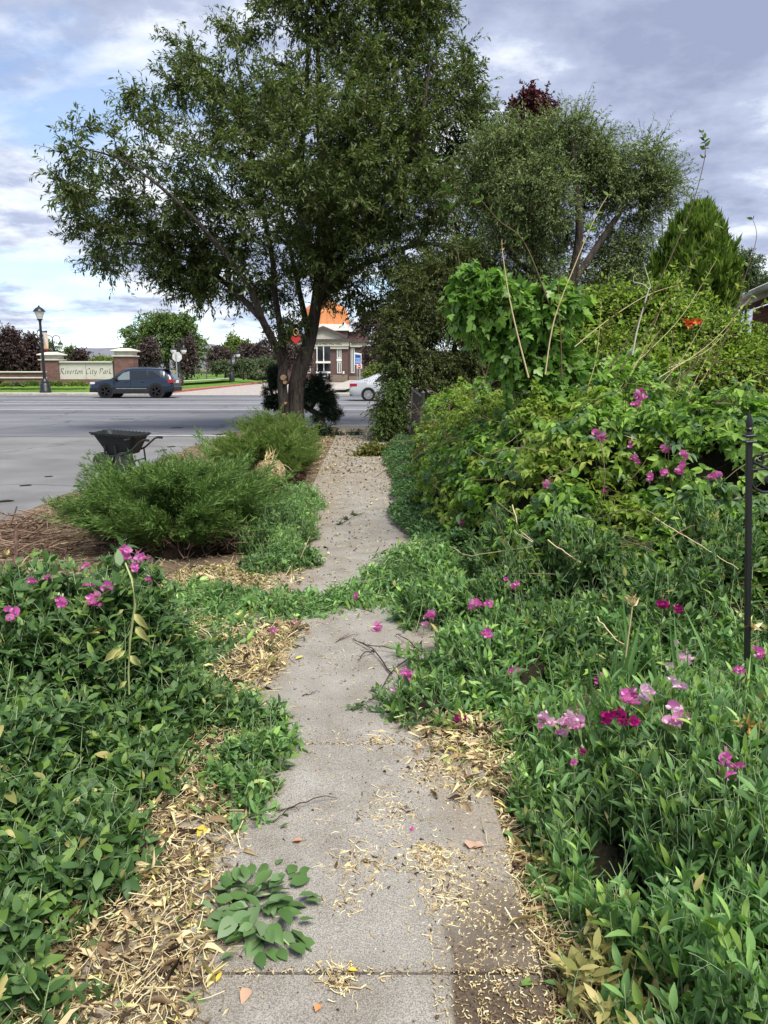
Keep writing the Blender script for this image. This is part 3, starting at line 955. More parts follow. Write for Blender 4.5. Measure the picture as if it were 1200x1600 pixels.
# ================================================================== MEETING HALL
def meeting_hall():
    Y = 105.0
    g = P(506, 597, Y)
    root = thing('meeting_hall', 'two-storey brick hall with pediment, pale frieze and copper dome behind the tree trunk', 'building', (g[0], Y, 0))
    X = lambda px, y=Y: P(px, 577, y)[0] - g[0]
    Z = lambda py, y=Y: P(600, py, y)[2]
    brick, stone = M['hall_brick'], M['hall_stone']
    def bx(name, m, boxes, parent=root, bev=0.0):
        b = PB()
        for q in boxes: b.box(*q, bev=bev)
        return b.build(name, m, parent)
    D = 9.0
    xl, xr = X(468), X(543.5)
    bx('wall', brick, [(xl, 0, 0, xr, D, Z(534)), (X(478), .5, Z(534) , X(543), D, Z(516.5))])
    bx('wing', brick, [(xr + .01, 1.6, 0, X(575.5), D, Z(541.5)), (xr + .01, 1.9, Z(534.5), X(563.5), D, Z(518)), (X(563.5) + .01, 2.2, Z(534.5), X(574.5), D, Z(519))])
    bx('wing', brick, [(X(437), 1.6, 0, xl - .01, D, Z(541.5)), (X(439), 1.9, Z(534.5), xl - .01, D, Z(518))])
    bx('base_wall', M['hall_base'], [(X(517), -1.2, 0, X(543.5), -.9, Z(585.5)), (X(545), .4, 0, X(575), .7, Z(588))])
    # frieze band and cornices
    bx('frieze', stone, [(X(497), -.35, Z(541), xr + .2, -.004, Z(533.6)), (X(516.6), -.25, Z(545.2), xr + .1, -.006, Z(541) - .003), (X(468) - .2, -.35, Z(541), X(497) - .01, -.004, Z(533.6)), (X(468) - .1, -.25, Z(545.2), X(497), -.006, Z(541) - .003)])
    bx('frieze', stone, [(xr + .25, 1.3, Z(541.2), X(575.8), 1.59, Z(535.2))])
    bx('cornice', M['hall_dark'], [(X(466), -.55, Z(533.4), xr + .45, .3, Z(530.2)), (xr + .5, 1.1, Z(535.0), X(576.4), 1.9, Z(532.2))])
    # pediment: two raking beams and the pale triangle
    ap = (X(506), Z(514.5)); rt = (X(543.2), Z(529.8)); lf = (X(468.8), Z(529.8))
    b = PB(); b.prism([lf, rt, ap], -.1, .45); b.build('pediment', stone, root)
    for e in (lf, rt):
        b = PB()
        d = .42
        b.prism([e, (e[0], e[1] + d), (ap[0], ap[1] + d), ap], -.5, .5)
        b.build('raking_cornice', M['hall_dark'], root)
    # white attic band under the dome
    bx('attic', M['white'], [(X(480), .2, Z(516.3), X(545), D, Z(506.5)), (X(545) + .01, 1.5, Z(517.5), X(561), D, Z(515.6))])
    # copper dome: eight-sided, bell curved
    b = PB()
    cx, cy = X(506), 4.6
    zz0 = Z(506.4)
    prof = [(3.55, 0), (3.48, .15), (3.35, .8), (3.2, 1.6), (3.05, 2.15), (2.3, 2.7), (1.3, 3.15), (.5, 3.4), (.35, 3.6)]
    b.lathe([(r_ * 1.0, zz0 + .004 + z_) for r_, z_ in prof], (cx, cy, 0), 8, a0=R(22.5))
    dome = b.build('dome', M['copper'], root)
    b = PB()
    for k in range(24):
        a = R(22.5) + 2 * math.pi * k / 24
        f = 1 / math.cos(((a - R(22.5)) % R(45)) - R(22.5)) * math.cos(R(22.5))
        b.tube([(cx + math.cos(a) * (r_ * f + .02), cy + math.sin(a) * (r_ * f + .02), zz0 + z_) for r_, z_ in prof[:-1]], .035, 4)
    b.build('seam', M['copper'], dome)
    for px, py, y in ((538.3, 505.8, 1.0), (557.5, 514, 2.2)):
        b = PB(); z0 = Z(py + 5); s = MPP(Y)
        b.lathe([(1.4 * s, z0), (1.2 * s, z0 + 1.2 * s), (3.8 * s, z0 + 3.2 * s), (4.2 * s, z0 + 4.4 * s), (2.6 * s, z0 + 5.2 * s), (.7 * s, z0 + 6.2 * s), (.4 * s, z0 + 8.6 * s), (0.01, z0 + 9 * s)], (X(px), y, 0), 10)
        b.build('roof_urn', M['white'], root, True)
    # entrance bay: dark glazing, white column and balcony slabs
    def window(x0, z0, x1, z1, y=0.0, mull=(), rails=()):
        f = bx('window', M['white'], [(x0, y - .10, z0, x0 + .1, y - .003, z1), (x1 - .1, y - .10, z0, x1, y - .003, z1), (x0 + .1, y - .10, z1 - .1, x1 - .1, y - .003, z1), (x0 + .1, y - .10, z0, x1 - .1, y - .003, z0 + .1)]
               + [(m_ - .05, y - .09, z0 + .1, m_ + .05, y - .003, z1 - .1) for m_ in mull])
        bx('pane', M['glass'], [(x0 + .1, y - .05, z0 + .1, x1 - .1, y - .004, z1 - .1)], f)
    for a, c in ((496.8, 505.6), (507.0, 516.2)):
        bx('glazing', M['glass'], [(X(a), -.06, Z(562), X(c), -.003, Z(541.6))])
        bx('glazing', M['glass'], [(X(a), -.06, Z(580), X(c), -.003, Z(568.4))])
        w = bx('railing', M['black_metal'], [(X(a), -.5, Z(561.5), X(c), -.46, Z(560.9)), (X(a), -.5, Z(556.9), X(c), -.46, Z(556.5))] + [(X(a) + .12 * k, -.49, Z(561), X(a) + .12 * k + .03, -.47, Z(556.7)) for k in range(6)])
    bx('column', M['white'], [(X(505.7), -.5, 0, X(506.9), -.1, Z(541.6))])
    bx('column', M['white'], [(X(495.4), -.5, 0, X(496.7), -.1, Z(541.6))])
    bx('balcony', M['white'], [(X(494.5), -.9, Z(567.6), X(516.8), -.11, Z(564.6))])
    bx('balcony', M['white'], [(X(494.5), -.9, Z(583.2), X(516.8), -.12, Z(580.4))])
    for pxa, pxb in ((526.8, 533.6), (478.4, 485.2)):
        window(X(pxa), Z(559.6), X(pxb), Z(541.2) - .02, 0, (X((pxa + pxb) / 2),))
        window(X(pxa), Z(583.2), X(pxb), Z(566.0), 0, (X((pxa + pxb) / 2),))
        bx('sill', M['white'], [(X(pxa) - .05, -.14, Z(564.8), X(pxb) + .05, -.004, Z(560.2))])
    for pxa, pxb in ((547.5, 553.5),):
        window(X(pxa), Z(583), X(pxb), Z(543), 1.6, (X((pxa + pxb) / 2),))
    bx('wall_lamp', M['white'], [(X(536.3), -1.35, Z(584), X(538.8), -1.21, Z(580))])
    # carved name, left part behind the tree
    cu = bpy.data.curves.new('name_text', 'FONT')
    cu.body = 'CITY OFFICES & MEETING HALL'
    cu.align_x = 'RIGHT'
    cu.size = 0.40
    cu.extrude = 0.01
    to = bpy.data.objects.new('lettering', cu)
    COL.objects.link(to)
    bpy.context.view_layer.update()
    want = X(535.0) - X(499.8)
    to.parent = root
    to.rotation_euler = (R(90), 0, 0)
    to.location = (X(535), -.364, Z(538.8))
    cu.materials.append(M['letter'])
    cu.body = '& MEETING HALL'
    bpy.context.view_layer.update()
    k = want / max(to.dimensions.x, .01)
    cu.body = 'CITY OFFICES & MEETING HALL'
    cu.size = 0.40 * k
    bpy.context.view_layer.update()
    me = bpy.data.meshes.new_from_object(to)
    loc, rot = to.location.copy(), to.rotation_euler.copy()
    bpy.data.objects.remove(to)
    lo = link('lettering', me, root)
    lo.location, lo.rotation_euler = loc, rot
M['hall_brick'] = brick_mat('mauve_brown_brick', (0.125, 0.07, 0.068), (0.16, 0.095, 0.09), (0.17, 0.13, 0.12), 3.0)
M['hall_base'] = mat('brown_stone_base', (0.22, 0.17, 0.14), 0.8)
M['hall_stone'] = mat('cream_hall_stone', (0.55, 0.52, 0.44), 0.8, 0.2, 0, 0.08, 1)
M['hall_dark'] = mat('dark_brown_cornice', (0.09, 0.07, 0.065), 0.7)
M['copper'] = mat('copper_roof_sheet', (0.62, 0.25, 0.10), 0.42, 0.4, 0.35, 0.12, 0.8)
meeting_hall()

def monument_sign():
    Y = 90
    g = P(504.8, 596, Y)
    root = thing('monument_sign', 'small dark name board in a pale arched stone frame before the hall entrance', 'sign', (g[0], Y, 0))
    X = lambda px: P(px, 577, Y)[0] - g[0]
    Z = lambda py: P(600, py, Y)[2]
    b = PB()
    out_ = [(X(497.2), 0), (X(512.4), 0), (X(512.4), Z(583)), (X(509.5), Z(580.8)), (X(504.8), Z(580)), (X(500), Z(580.8)), (X(497.2), Z(583))]
    b.prism(out_, 0, .5); b.build('frame', M['galv'], root)
    b = PB(); b.prism([(X(498.6), Z(592)), (X(511.4), Z(592)), (X(511), Z(584)), (X(508.5), Z(582.8)), (X(501.5), Z(582.8)), (X(499), Z(584))], -.03, -.003); b.build('board', M['letter'], root)
    b = PB()
    x = 500.6
    for w in (1.2, 1.0, 1.5, .9, 1.3, 1.1):
        b.box(X(x), -.045, Z(588.4), X(x + w), -.034, Z(586.6)); x += w + .35
    b.build('lettering', M['white'], root)
monument_sign()

# long low pale building across the park, behind the lawn
root = thing('park_shelter', 'long low white building beyond the park lawn behind thin tree trunks', 'building', (P(325, 588, 150)[0], 150, .5))
box_part('wall', M['white'], root, (P(285, 577, 150)[0], 150, .3, P(363, 577, 150)[0], 158, P(600, 581.5, 150)[2]))
box_part('roof', M['hall_base'], root, (P(283, 577, 150)[0], 149.4, P(600, 581.5, 150)[2] + .003, P(365, 577, 150)[0], 158.5, P(600, 580, 150)[2]))

# ================================================================== VEHICLES
M['tyre'] = mat('tyre_rubber', (0.012, 0.012, 0.013), 0.8, 0.2)
M['rim_black'] = mat('black_alloy', (0.02, 0.02, 0.022), 0.35, 0.5, 0.5)
M['rim_silver'] = mat('silver_wheel_cover', (0.55, 0.56, 0.57), 0.35, 0.5, 0.6)
M['cladding'] = mat('black_plastic', (0.018, 0.019, 0.02), 0.6, 0.3)
M['car_glass'] = glassmat('tinted_car_glass', (0.018, 0.022, 0.026), 0.06)
M['clear_glass'] = glassmat('light_car_glass', (0.16, 0.19, 0.19), 0.06)
M['tail_red'] = mat('tail_light_red', (0.35, 0.01, 0.02), 0.2, 0.6)
M['head_clear'] = mat('headlight_lens', (0.6, 0.62, 0.64), 0.15, 0.6)
M['chrome'] = mat('chrome_trim', (0.6, 0.61, 0.62), 0.25, 0.5, 0.8)

def paint(name, c, metal=0.35):
    m, nt, out = _new(name)
    n = noise(nt, 1.5, 2)
    principled(nt, out, ramp(nt, n, [(0.3, tuple(x * .93 for x in c)), (0.7, c)]), 0.32, 0.5, metal, coat=0.6)
    return m

def car(name, label, cat, loc, facing, st, wheels, wr, body_m, rim_m, side_glass, spec):
    """st: stations (x, z_bottom, z_belt, z_top, half width, half roof width); x from rear (0) to front"""
    root = thing(name, label, cat, loc)
    root.rotation_euler = (0, 0, 0 if facing > 0 else math.pi)
    st = [np.array(s, float) for s in st]
    L = st[-1][0]
    def interp(x):
        xs = [s[0] for s in st]
        return np.array([np.interp(x, xs, [s[k] for s in st]) for k in range(6)])
    def ring(s):
        x, zb, zs, zt, w, wt = s
        h = zs - zb
        half = [(w * .90, zb), (w * .985, zb + .16 * h), (w, zb + .48 * h), (w * .985, zb + .8 * h), (w * .95, zs), (w * .95 + (wt - w * .95) * .85, zs + (zt - zs) * .82), (wt * .86, zs + (zt - zs) * .97), (wt * .45, zt + .012)]
        r_ = [(x, y, z) for y, z in half] + [(x, 0, zt + .018)] + [(x, -y, z) for y, z in half[::-1]]
        return r_
    xs = sorted(set(list(np.linspace(0, L, 41)) + [s[0] for s in st]))
    rows = [ring(interp(x)) for x in xs]
    b = PB()
    b.grid(rows)
    n = len(rows[0])
    b.add(rows[0], [tuple(range(n))]); b.add(rows[-1], [tuple(range(n))])
    b.build('body', body_m, root, True)
    def side_pt(x, f, sgn, off=.006):
        s = interp(x)
        y0, z0 = s[4] * .95, s[2]
        y1, z1 = s[4] * .95 + (s[5] - s[4] * .95) * .85, s[2] + (s[3] - s[2]) * .82
        return (x, sgn * (y0 + (y1 - y0) * f + off), z0 + (z1 - z0) * f)
    for (gn, poly, gm) in side_glass:
        for sgn in (1, -1):
            b = PB()
            a = [side_pt(x, f, sgn, .008) for x, f in poly]
            c = [side_pt(x, f, sgn, -.02) for x, f in poly]
            k = len(poly)
            b.add(a + c, [tuple(range(k))] + [(i, (i + 1) % k, k + (i + 1) % k, k + i) for i in range(k)])
            b.build(gn, gm, root)
    for gn, xa, xb in spec['screens']:
        b = PB()
        rws = []
        for x in np.linspace(xa, xb, 6):
            s = interp(x)
            rws.append([(x, y * s[5], s[3] + .028 - .03 * abs(y) ** 2) for y in np.linspace(-.84, .84, 7)])
        b.grid(rws); b.build(gn, M['car_glass'], root, True)
    for bx_ in spec['boxes']:
        nm, m_, q = bx_[0], bx_[1], bx_[2]
        b = PB()
        for k in q: b.box(*k, bev=.012)
        b.build(nm, m_, root)
    for x in wheels:
        s = interp(x)
        for sgn in (1, -1):
            y = sgn * s[4]
            b = PB()                                             # wheel arch
            ys_ = (y + sgn * .006, y - sgn * .25)
            b.lathe([(wr + spec['gap'], ys_[0]), (wr + spec['gap'], ys_[1])], (x, 0, wr + .02), 28, 'y')
            arch = b.build('wheel_arch', M['cladding'], root, True)
            wroot = bpy.data.objects.new('wheel', None); COL.objects.link(wroot); wroot.parent = root; wroot.location = (x, y + sgn * .012, wr)
            b = PB()
            t = .2 * -sgn
            b.lathe([(wr * .66, t), (wr * .96, t), (wr, t * .85), (wr, t * .15), (wr * .95, 0.0), (wr * .68, sgn * .006)], (0, 0, 0), 32, 'y')
            b.build('tyre', M['tyre'], wroot, True)
            b = PB()
            b.lathe([(wr * .68, sgn * .008), (wr * .68, sgn * .014), (wr * .60, sgn * .016), (wr * .6, sgn * .008)], (0, 0, 0), 28, 'y')
            b.lathe([(wr * .14, sgn * .006), (wr * .14, sgn * .022)], (0, 0, 0), 14, 'y')
            ns = spec['spokes']
            for k in range(ns):
                a = 2 * math.pi * k / ns
                d, p = np.array((math.cos(a), 0, math.sin(a))), np.array((-math.sin(a), 0, math.cos(a)))
                w0, w1 = wr * spec['sw'][0], wr * spec['sw'][1]
                v = [d * wr * .12 - p * w0, d * wr * .12 + p * w0, d * wr * .63 + p * w1, d * wr * .63 - p * w1]
                y0, y1 = sgn * .0085, sgn * .019
                b.add([q + (0, y0, 0) for q in v] + [q + (0, y1, 0) for q in v], [(0, 1, 2, 3), (4, 5, 6, 7), (0, 1, 5, 4), (1, 2, 6, 5), (2, 3, 7, 6), (3, 0, 4, 7)])
            b.build('rim', rim_m, wroot)
    return root

# dark blue SUV, nose to the left
L = 4.82
suv = [(0.0, .52, .95, 1.02, .80, .70), (.06, .42, 1.02, 1.10, .88, .74), (.22, .36, 1.05, 1.30, .925, .70), (.55, .30, 1.06, 1.60, .94, .68), (.75, .28, 1.06, 1.66, .945, .69),
       (1.5, .28, 1.04, 1.70, .95, .71), (2.4, .28, 1.02, 1.69, .95, .71), (2.75, .28, 1.01, 1.64, .95, .70), (3.1, .28, 1.0, 1.46, .95, .71), (3.52, .28, .99, 1.14, .945, .76), (3.62, .28, .985, 1.09, .94, .78),
       (4.2, .30, .94, 1.03, .93, .76), (4.62, .34, .84, .93, .88, .72), (4.76, .38, .74, .82, .82, .68), (L, .46, .66, .7, .74, .6)]
p0 = P(213.5, 621, 45.2)
m_suv = paint('dark_blue_paint', (0.004, 0.015, 0.034), 0.05)
def bxs(*q): return list(q)
spec = dict(spokes=5, sw=(.10, .13), gap=.075,
    screens=[('windscreen', 2.84, 3.48)],
    boxes=[
     ('roof_rail', M['cladding'], bxs((.75, .60, 1.735, 2.5, .645, 1.77))), ('roof_rail', M['cladding'], bxs((.75, -.645, 1.735, 2.5, -.60, 1.77))),
     ('sill', M['cladding'], bxs((1.35, .90, .26, 3.45, .962, .47), (1.35, -.962, .26, 3.45, -.90, .47))),
     ('bumper', M['cladding'], bxs((-.04, -.80, .38, .16, .80, .62), (4.55, -.74, .33, 4.84, .74, .56))),
     ('tail_light', M['tail_red'], bxs((-.005, .62, .86, .30, .925, 1.06))), ('tail_light', M['tail_red'], bxs((-.005, -.925, .86, .30, -.62, 1.06))),
     ('headlight', M['head_clear'], bxs((4.46, .60, .78, 4.74, .87, .90))), ('headlight', M['head_clear'], bxs((4.46, -.87, .78, 4.74, -.60, .90))),
     ('side_trim', M['chrome'], bxs((1.5, .955, .53, 3.25, .966, .56), (1.5, -.966, .53, 3.25, -.955, .56))),
     ('door_handle', m_suv, bxs((1.62, .935, .90, 1.84, .965, .94), (2.55, .935, .88, 2.77, .965, .92), (1.62, -.965, .90, 1.84, -.935, .94), (2.55, -.965, .88, 2.77, -.935, .92))),
     ('door_seam', M['cladding'], bxs((2.395, .93, .48, 2.41, .958, 1.02), (2.395, -.958, .48, 2.41, -.93, 1.02), (3.36, .925, .48, 3.372, .953, .98), (3.36, -.953, .48, 3.372, -.925, .98))),
     ('mirror', M['cladding'], bxs((3.12, .93, 1.02, 3.32, 1.10, 1.17), (3.12, -1.10, 1.02, 3.32, -.93, 1.17))),
     ('spoiler', M['cladding'], bxs((.18, -.62, 1.60, .62, .62, 1.655))),
     ('number_plate', M['white'], bxs((-.03, -.26, .84, -.012 + .02, .26, 1.0))),
     ('window_trim', M['cladding'], bxs((2.42, .70, 1.655, 2.43, .72, 1.66)))])
sg = [('front_window', [(2.46, .06), (3.30, .06), (2.86, .86), (2.50, .93)], M['clear_glass']),
      ('rear_window', [(1.44, .06), (2.40, .06), (2.42, .93), (1.5, .92)], M['car_glass']),
      ('quarter_window', [(.72, .30), (1.36, .06), (1.42, .92), (1.15, .88)], M['car_glass'])]
suv_o = car('suv', 'dark blue sport utility vehicle with black wheels driving past the park sign', 'car', (p0[0] + L / 2, 45.2, -.012), -1, suv, (.98, 3.86), .385, m_suv, M['rim_black'], sg, spec)

# silver saloon, nose to the right, mostly behind the hedge
L2 = 4.6
sed = [(0.0, .42, .74, .80, .74, .60), (.05, .34, .86, .92, .82, .64), (.2, .28, .95, 1.0, .86, .62), (.55, .24, .96, 1.05, .88, .62), (.9, .22, .95, 1.16, .885, .58), (1.35, .2, .94, 1.37, .89, .57),
       (1.7, .2, .93, 1.45, .89, .575), (2.2, .2, .92, 1.47, .89, .58), (2.6, .2, .91, 1.42, .89, .58), (3.0, .2, .9, 1.25, .89, .6), (3.45, .2, .88, .96, .88, .68), (4.1, .22, .8, .86, .86, .68), (4.45, .28, .66, .7, .78, .6), (L2, .36, .56, .6, .66, .5)]
p1 = P(547.0, 625, 41.0)
m_sil = paint('silver_car_paint', (0.55, 0.58, 0.60), 0.35)
spec = dict(spokes=9, sw=(.05, .085), gap=.04,
    screens=[('rear_screen', .92, 1.32), ('windscreen', 2.65, 3.4)],
    boxes=[
     ('tail_light', M['tail_red'], bxs((.02, .55, .76, .40, .872, .90))), ('tail_light', M['tail_red'], bxs((.02, -.872, .76, .40, -.55, .90))),
     ('bumper', M['cladding'], bxs((.02, -.74, .27, .5, .74, .36))),
     ('number_plate', M['white'], bxs((-.012, -.26, .55, .01, .26, .68))),
     ('headlight', M['head_clear'], bxs((4.1, .5, .62, 4.42, .8, .72), (4.1, -.8, .62, 4.42, -.5, .72))),
     ('door_handle', m_sil, bxs((1.6, .875, .80, 1.8, .905, .83), (1.6, -.905, .80, 1.8, -.875, .83)))])
sg = [('rear_window', [(1.26, .14), (2.2, .08), (2.2, .94), (1.62, .9)], M['car_glass']), ('front_window', [(2.26, .08), (3.2, .08), (2.7, .86), (2.26, .93)], M['car_glass'])]
sedan = car('saloon_car', 'silver saloon car seen past the tree with dark scrawled writing on its rear glass', 'car', (p1[0], 41.0, -.012), 1, sed, (.98, 3.68), .325, m_sil, M['rim_silver'], sg, spec)
b = PB()
rr = random.Random(8)
x = .78
for k in range(9):                                            # scrawl on the rear pillar and glass
    z = 1.06 - .012 * k
    w = .05
    pts = [(x + w * t + rr.uniform(-.01, .01), -.885, z + .05 * math.sin(t * 3.1 + k) * (1 if k % 2 else -1)) for t in np.linspace(0, 1, 6)]
    b.tube(pts, .009, 4)
    x += .075
b.build('scrawl', M['letter'], sedan)

# ================================================================== WHEELBARROW
def wheelbarrow():
    g = G(190, 734)
    root = thing('wheelbarrow', 'black wheelbarrow with a ribbed plastic tray parked on the side street asphalt', 'wheelbarrow', (g[0] + .03, g[1], -.02), rz=R(-7))
    root.scale = (.87, .87, .92)
    tub = mat('black_plastic_tray', (0.016, 0.02, 0.02), 0.55, 0.35, 0, 0.25, 5)
    grey = mat('grey_barrow_steel', (0.035, 0.04, 0.045), 0.45, 0.5, 0.3)
    rub = mat('dusty_barrow_tyre', (0.04, 0.042, 0.042), 0.85, 0.2)
    def rr_ring(x0, x1, hw, z, r_, n=5):
        c = []
        for cx, cy, a0 in ((x1 - r_, hw - r_, 0), (x0 + r_, hw - r_, 90), (x0 + r_, -hw + r_, 180), (x1 - r_, -hw + r_, 270)):
            for k in range(n):
                a = R(a0 + 90 * k / (n - 1))
                c.append((cx + r_ * math.cos(a), cy + r_ * math.sin(a), z))
        return c
    # tray: deep at the front (left), sloping at the back (right)
    lv = [(-.22, .26, .20, .34, .06), (-.30, .32, .245, .46, .08), (-.37, .37, .29, .58, .09), (-.44, .415, .325, .69, .10)]
    rows = []
    for x0, x1, hw, z, r_ in lv:
        rg = rr_ring(x0, x1, hw, z, r_)
        rows.append([(p[0], p[1], p[2] - (.045 * (p[0] + .44) / .85 if z > .5 else .03 * (p[0] + .44) / .85)) for p in rg])
    lip = [(p[0] * 1.045, p[1] * 1.06, p[2] + .004) for p in rows[-1]]
    lip2 = [(p[0], p[1], p[2] - .035) for p in lip]
    inner = [[(p[0] * .985, p[1] * .975, p[2] + .008) for p in r_] for r_ in rows[::-1]]
    b = PB()
    seq = rows + [[(p[0], p[1], p[2] - .03) for p in rows[-1]], lip2, lip] + inner
    for r_ in seq: r_.append(r_[0])
    b.grid(seq)
    b.add(rows[0][:-1], [tuple(range(len(rows[0]) - 1))]); b.add(inner[-1][:-1], [tuple(range(len(inner[-1]) - 1))])
    tray = b.build('tray', tub, root, True)
    b = PB()
    for k in range(len(lip) - 1):                              # ribbed roll of the rim
        if k % 2 == 0:
            p, q = np.array(lip[k]), np.array(lip[k + 1])
            c = (p + q) / 2
            b.box(c[0] - .03, c[1] - .02, c[2] - .012, c[0] + .03, c[1] + .02, c[2] + .012, bev=.008)
    for x in np.linspace(-.38, .36, 11):
        for s in (1, -1):
            zz_ = .69 - .045 * (x + .44) / .85 + .004
            b.box(x - .022, s * .345 - .014, zz_ - .012, x + .022, s * .345 + .014, zz_ + .014, bev=.008)
    b.build('rim', tub, tray, True)
    b = PB()                                                     # small white marking on the tray side
    rr = random.Random(2)
    x = .205
    for k in range(6):
        hh = .026
        zc = .565 + .003 * k
        y = -.315 - .004
        b.tube([(x, y, zc), (x + .003, y, zc + hh)], .0028, 4); b.tube([(x + .003, y, zc + hh), (x + .014, y, zc + hh * .9)], .0026, 4); b.tube([(x + .002, y, zc + hh * .5), (x + .012, y, zc + hh * .5)], .0026, 4)
        x += .019
    b.build('marking', M['galv'], tray)
    for s in (1, -1):
        b = PB()
        b.tube([(-.42, s * .16, .20), (-.2, s * .20, .27), (.1, s * .26, .31), (.32, s * .29, .40), (.50, s * .30, .55), (.56, s * .30, .575), (.66, s * .30, .57)], .017, 8)
        h = b.build('handle', grey, root, True)
        b = PB(); b.tube([(.57, s * .30, .576), (.665, s * .30, .57)], .021, 8); b.build('grip', M['cladding'], h, True)
        b = PB()
        b.tube([(.30, s * .27, .385), (.335, s * .27, .02), (.30, s * .27, .01), (.12, s * .25, .04), (.05, s * .25, .30)], .016, 8)
        b.build('leg', grey, root, True)
        for x in (-.20, .0):
            b = PB(); b.tube([(x, s * .285, .46), (x - .012, s * .245, .30), (x - .02, s * .20, .16)], .019, 8); b.build('strut', grey, root, True)
    b = PB(); b.tube([(.33, -.27, .03), (.33, .27, .03)], .014, 8); b.tube([(.31, -.27, .2), (.31, .27, .2)], .014, 8); b.build('leg_brace', grey, root, True)
    for x, y in ((-.27, -.25), (-.27, .25), (.085, -.30), (.085, .30)):
        pass
    for y in (-.22, .22):                                       # twin front wheels
        w = bpy.data.objects.new('wheel', None); COL.objects.link(w); w.parent = root; w.location = (-.29, y, .175)
        b = PB(); b.lathe([(.10, -.04), (.155, -.045), (.175, -.025), (.178, 0), (.175, .025), (.155, .045), (.10, .04)], n=24, axis='y'); b.build('tyre', rub, w, True)
        b = PB(); b.lathe([(.10, -.03), (.04, -.045), (.03, -.05)], n=16, axis='y'); b.lathe([(.10, .03), (.04, .045), (.03, .05)], n=16, axis='y'); b.build('rim', grey, w, True)
    # a spare-looking rounded wheel guard under the tray
    b = PB()
    b.lathe([(.10, -.03), (.145, -.035), (.16, -.015), (.16, .015), (.145, .035), (.10, .03)], (.12, -.235, .20), 22, 'y')
    b.build('wheel', rub, root, True)
    b = PB(); b.tube([(-.29, -.24, .175), (-.29, .24, .175)], .013, 8); b.build('axle', grey, root, True)
wheelbarrow()

# drain cover in the side street
def manhole():
    g = G(191, 654.5)
    root = thing('drain_cover', 'round drain cover with a row of holes set in a pale ring in the road', 'drain cover', (g[0], g[1], -.014))
    b = PB(); b.lathe([(1.05, 0), (1.04, .003)], n=36); b.build('ring', M['road_light'], root)
    b = PB(); b.lathe([(.42, .004), (.41, .008)], n=28); c = b.build('lid', M['street'], root)
    b = PB()
    for k in range(6):
        b.box(-.36 + .13 * k, -.12, .010, -.30 + .13 * k, .12, .013)
    b.build('slot', M['letter'], c)
manhole()

# ================================================================== TREES
def bark_mat(name, c0, c1, sc=9.0):
    m, nt, out = _new(name)
    n = noise(nt, sc, 7, rough=0.7, stretch=(1, 1, 0.18), dist=0.6)
    c = ramp(nt, n, [(0.32, c0), (0.6, c1), (0.75, tuple(min(1, x * 1.5) for x in c1))])
    principled(nt, out, c, 0.9, 0.15, 0, n, 0.05, 1.0)
    return m
M['bark'] = bark_mat('dark_ridged_bark', (0.014, 0.012, 0.010), (0.10, 0.084, 0.07), 14.0)
M['twig'] = mat('dark_twig', (0.035, 0.028, 0.022), 0.9, 0.1, 0, 0.3, 12)
M['bark_pale'] = bark_mat('grey_bark', (0.06, 0.055, 0.05), (0.2, 0.18, 0.16), 4)

def curve_pts(p0, p1, n, bow, jit=0.0):
    t = np.linspace(0, 1, n)[:, None]
    c = p0 * (1 - t) + p1 * t + bow[None] * (np.sin(math.pi * t))
    if jit:
        j = rng.normal(size=(n, 3)) * jit
        j[0] = 0; j[-1] = 0
        c = c + j
    return c

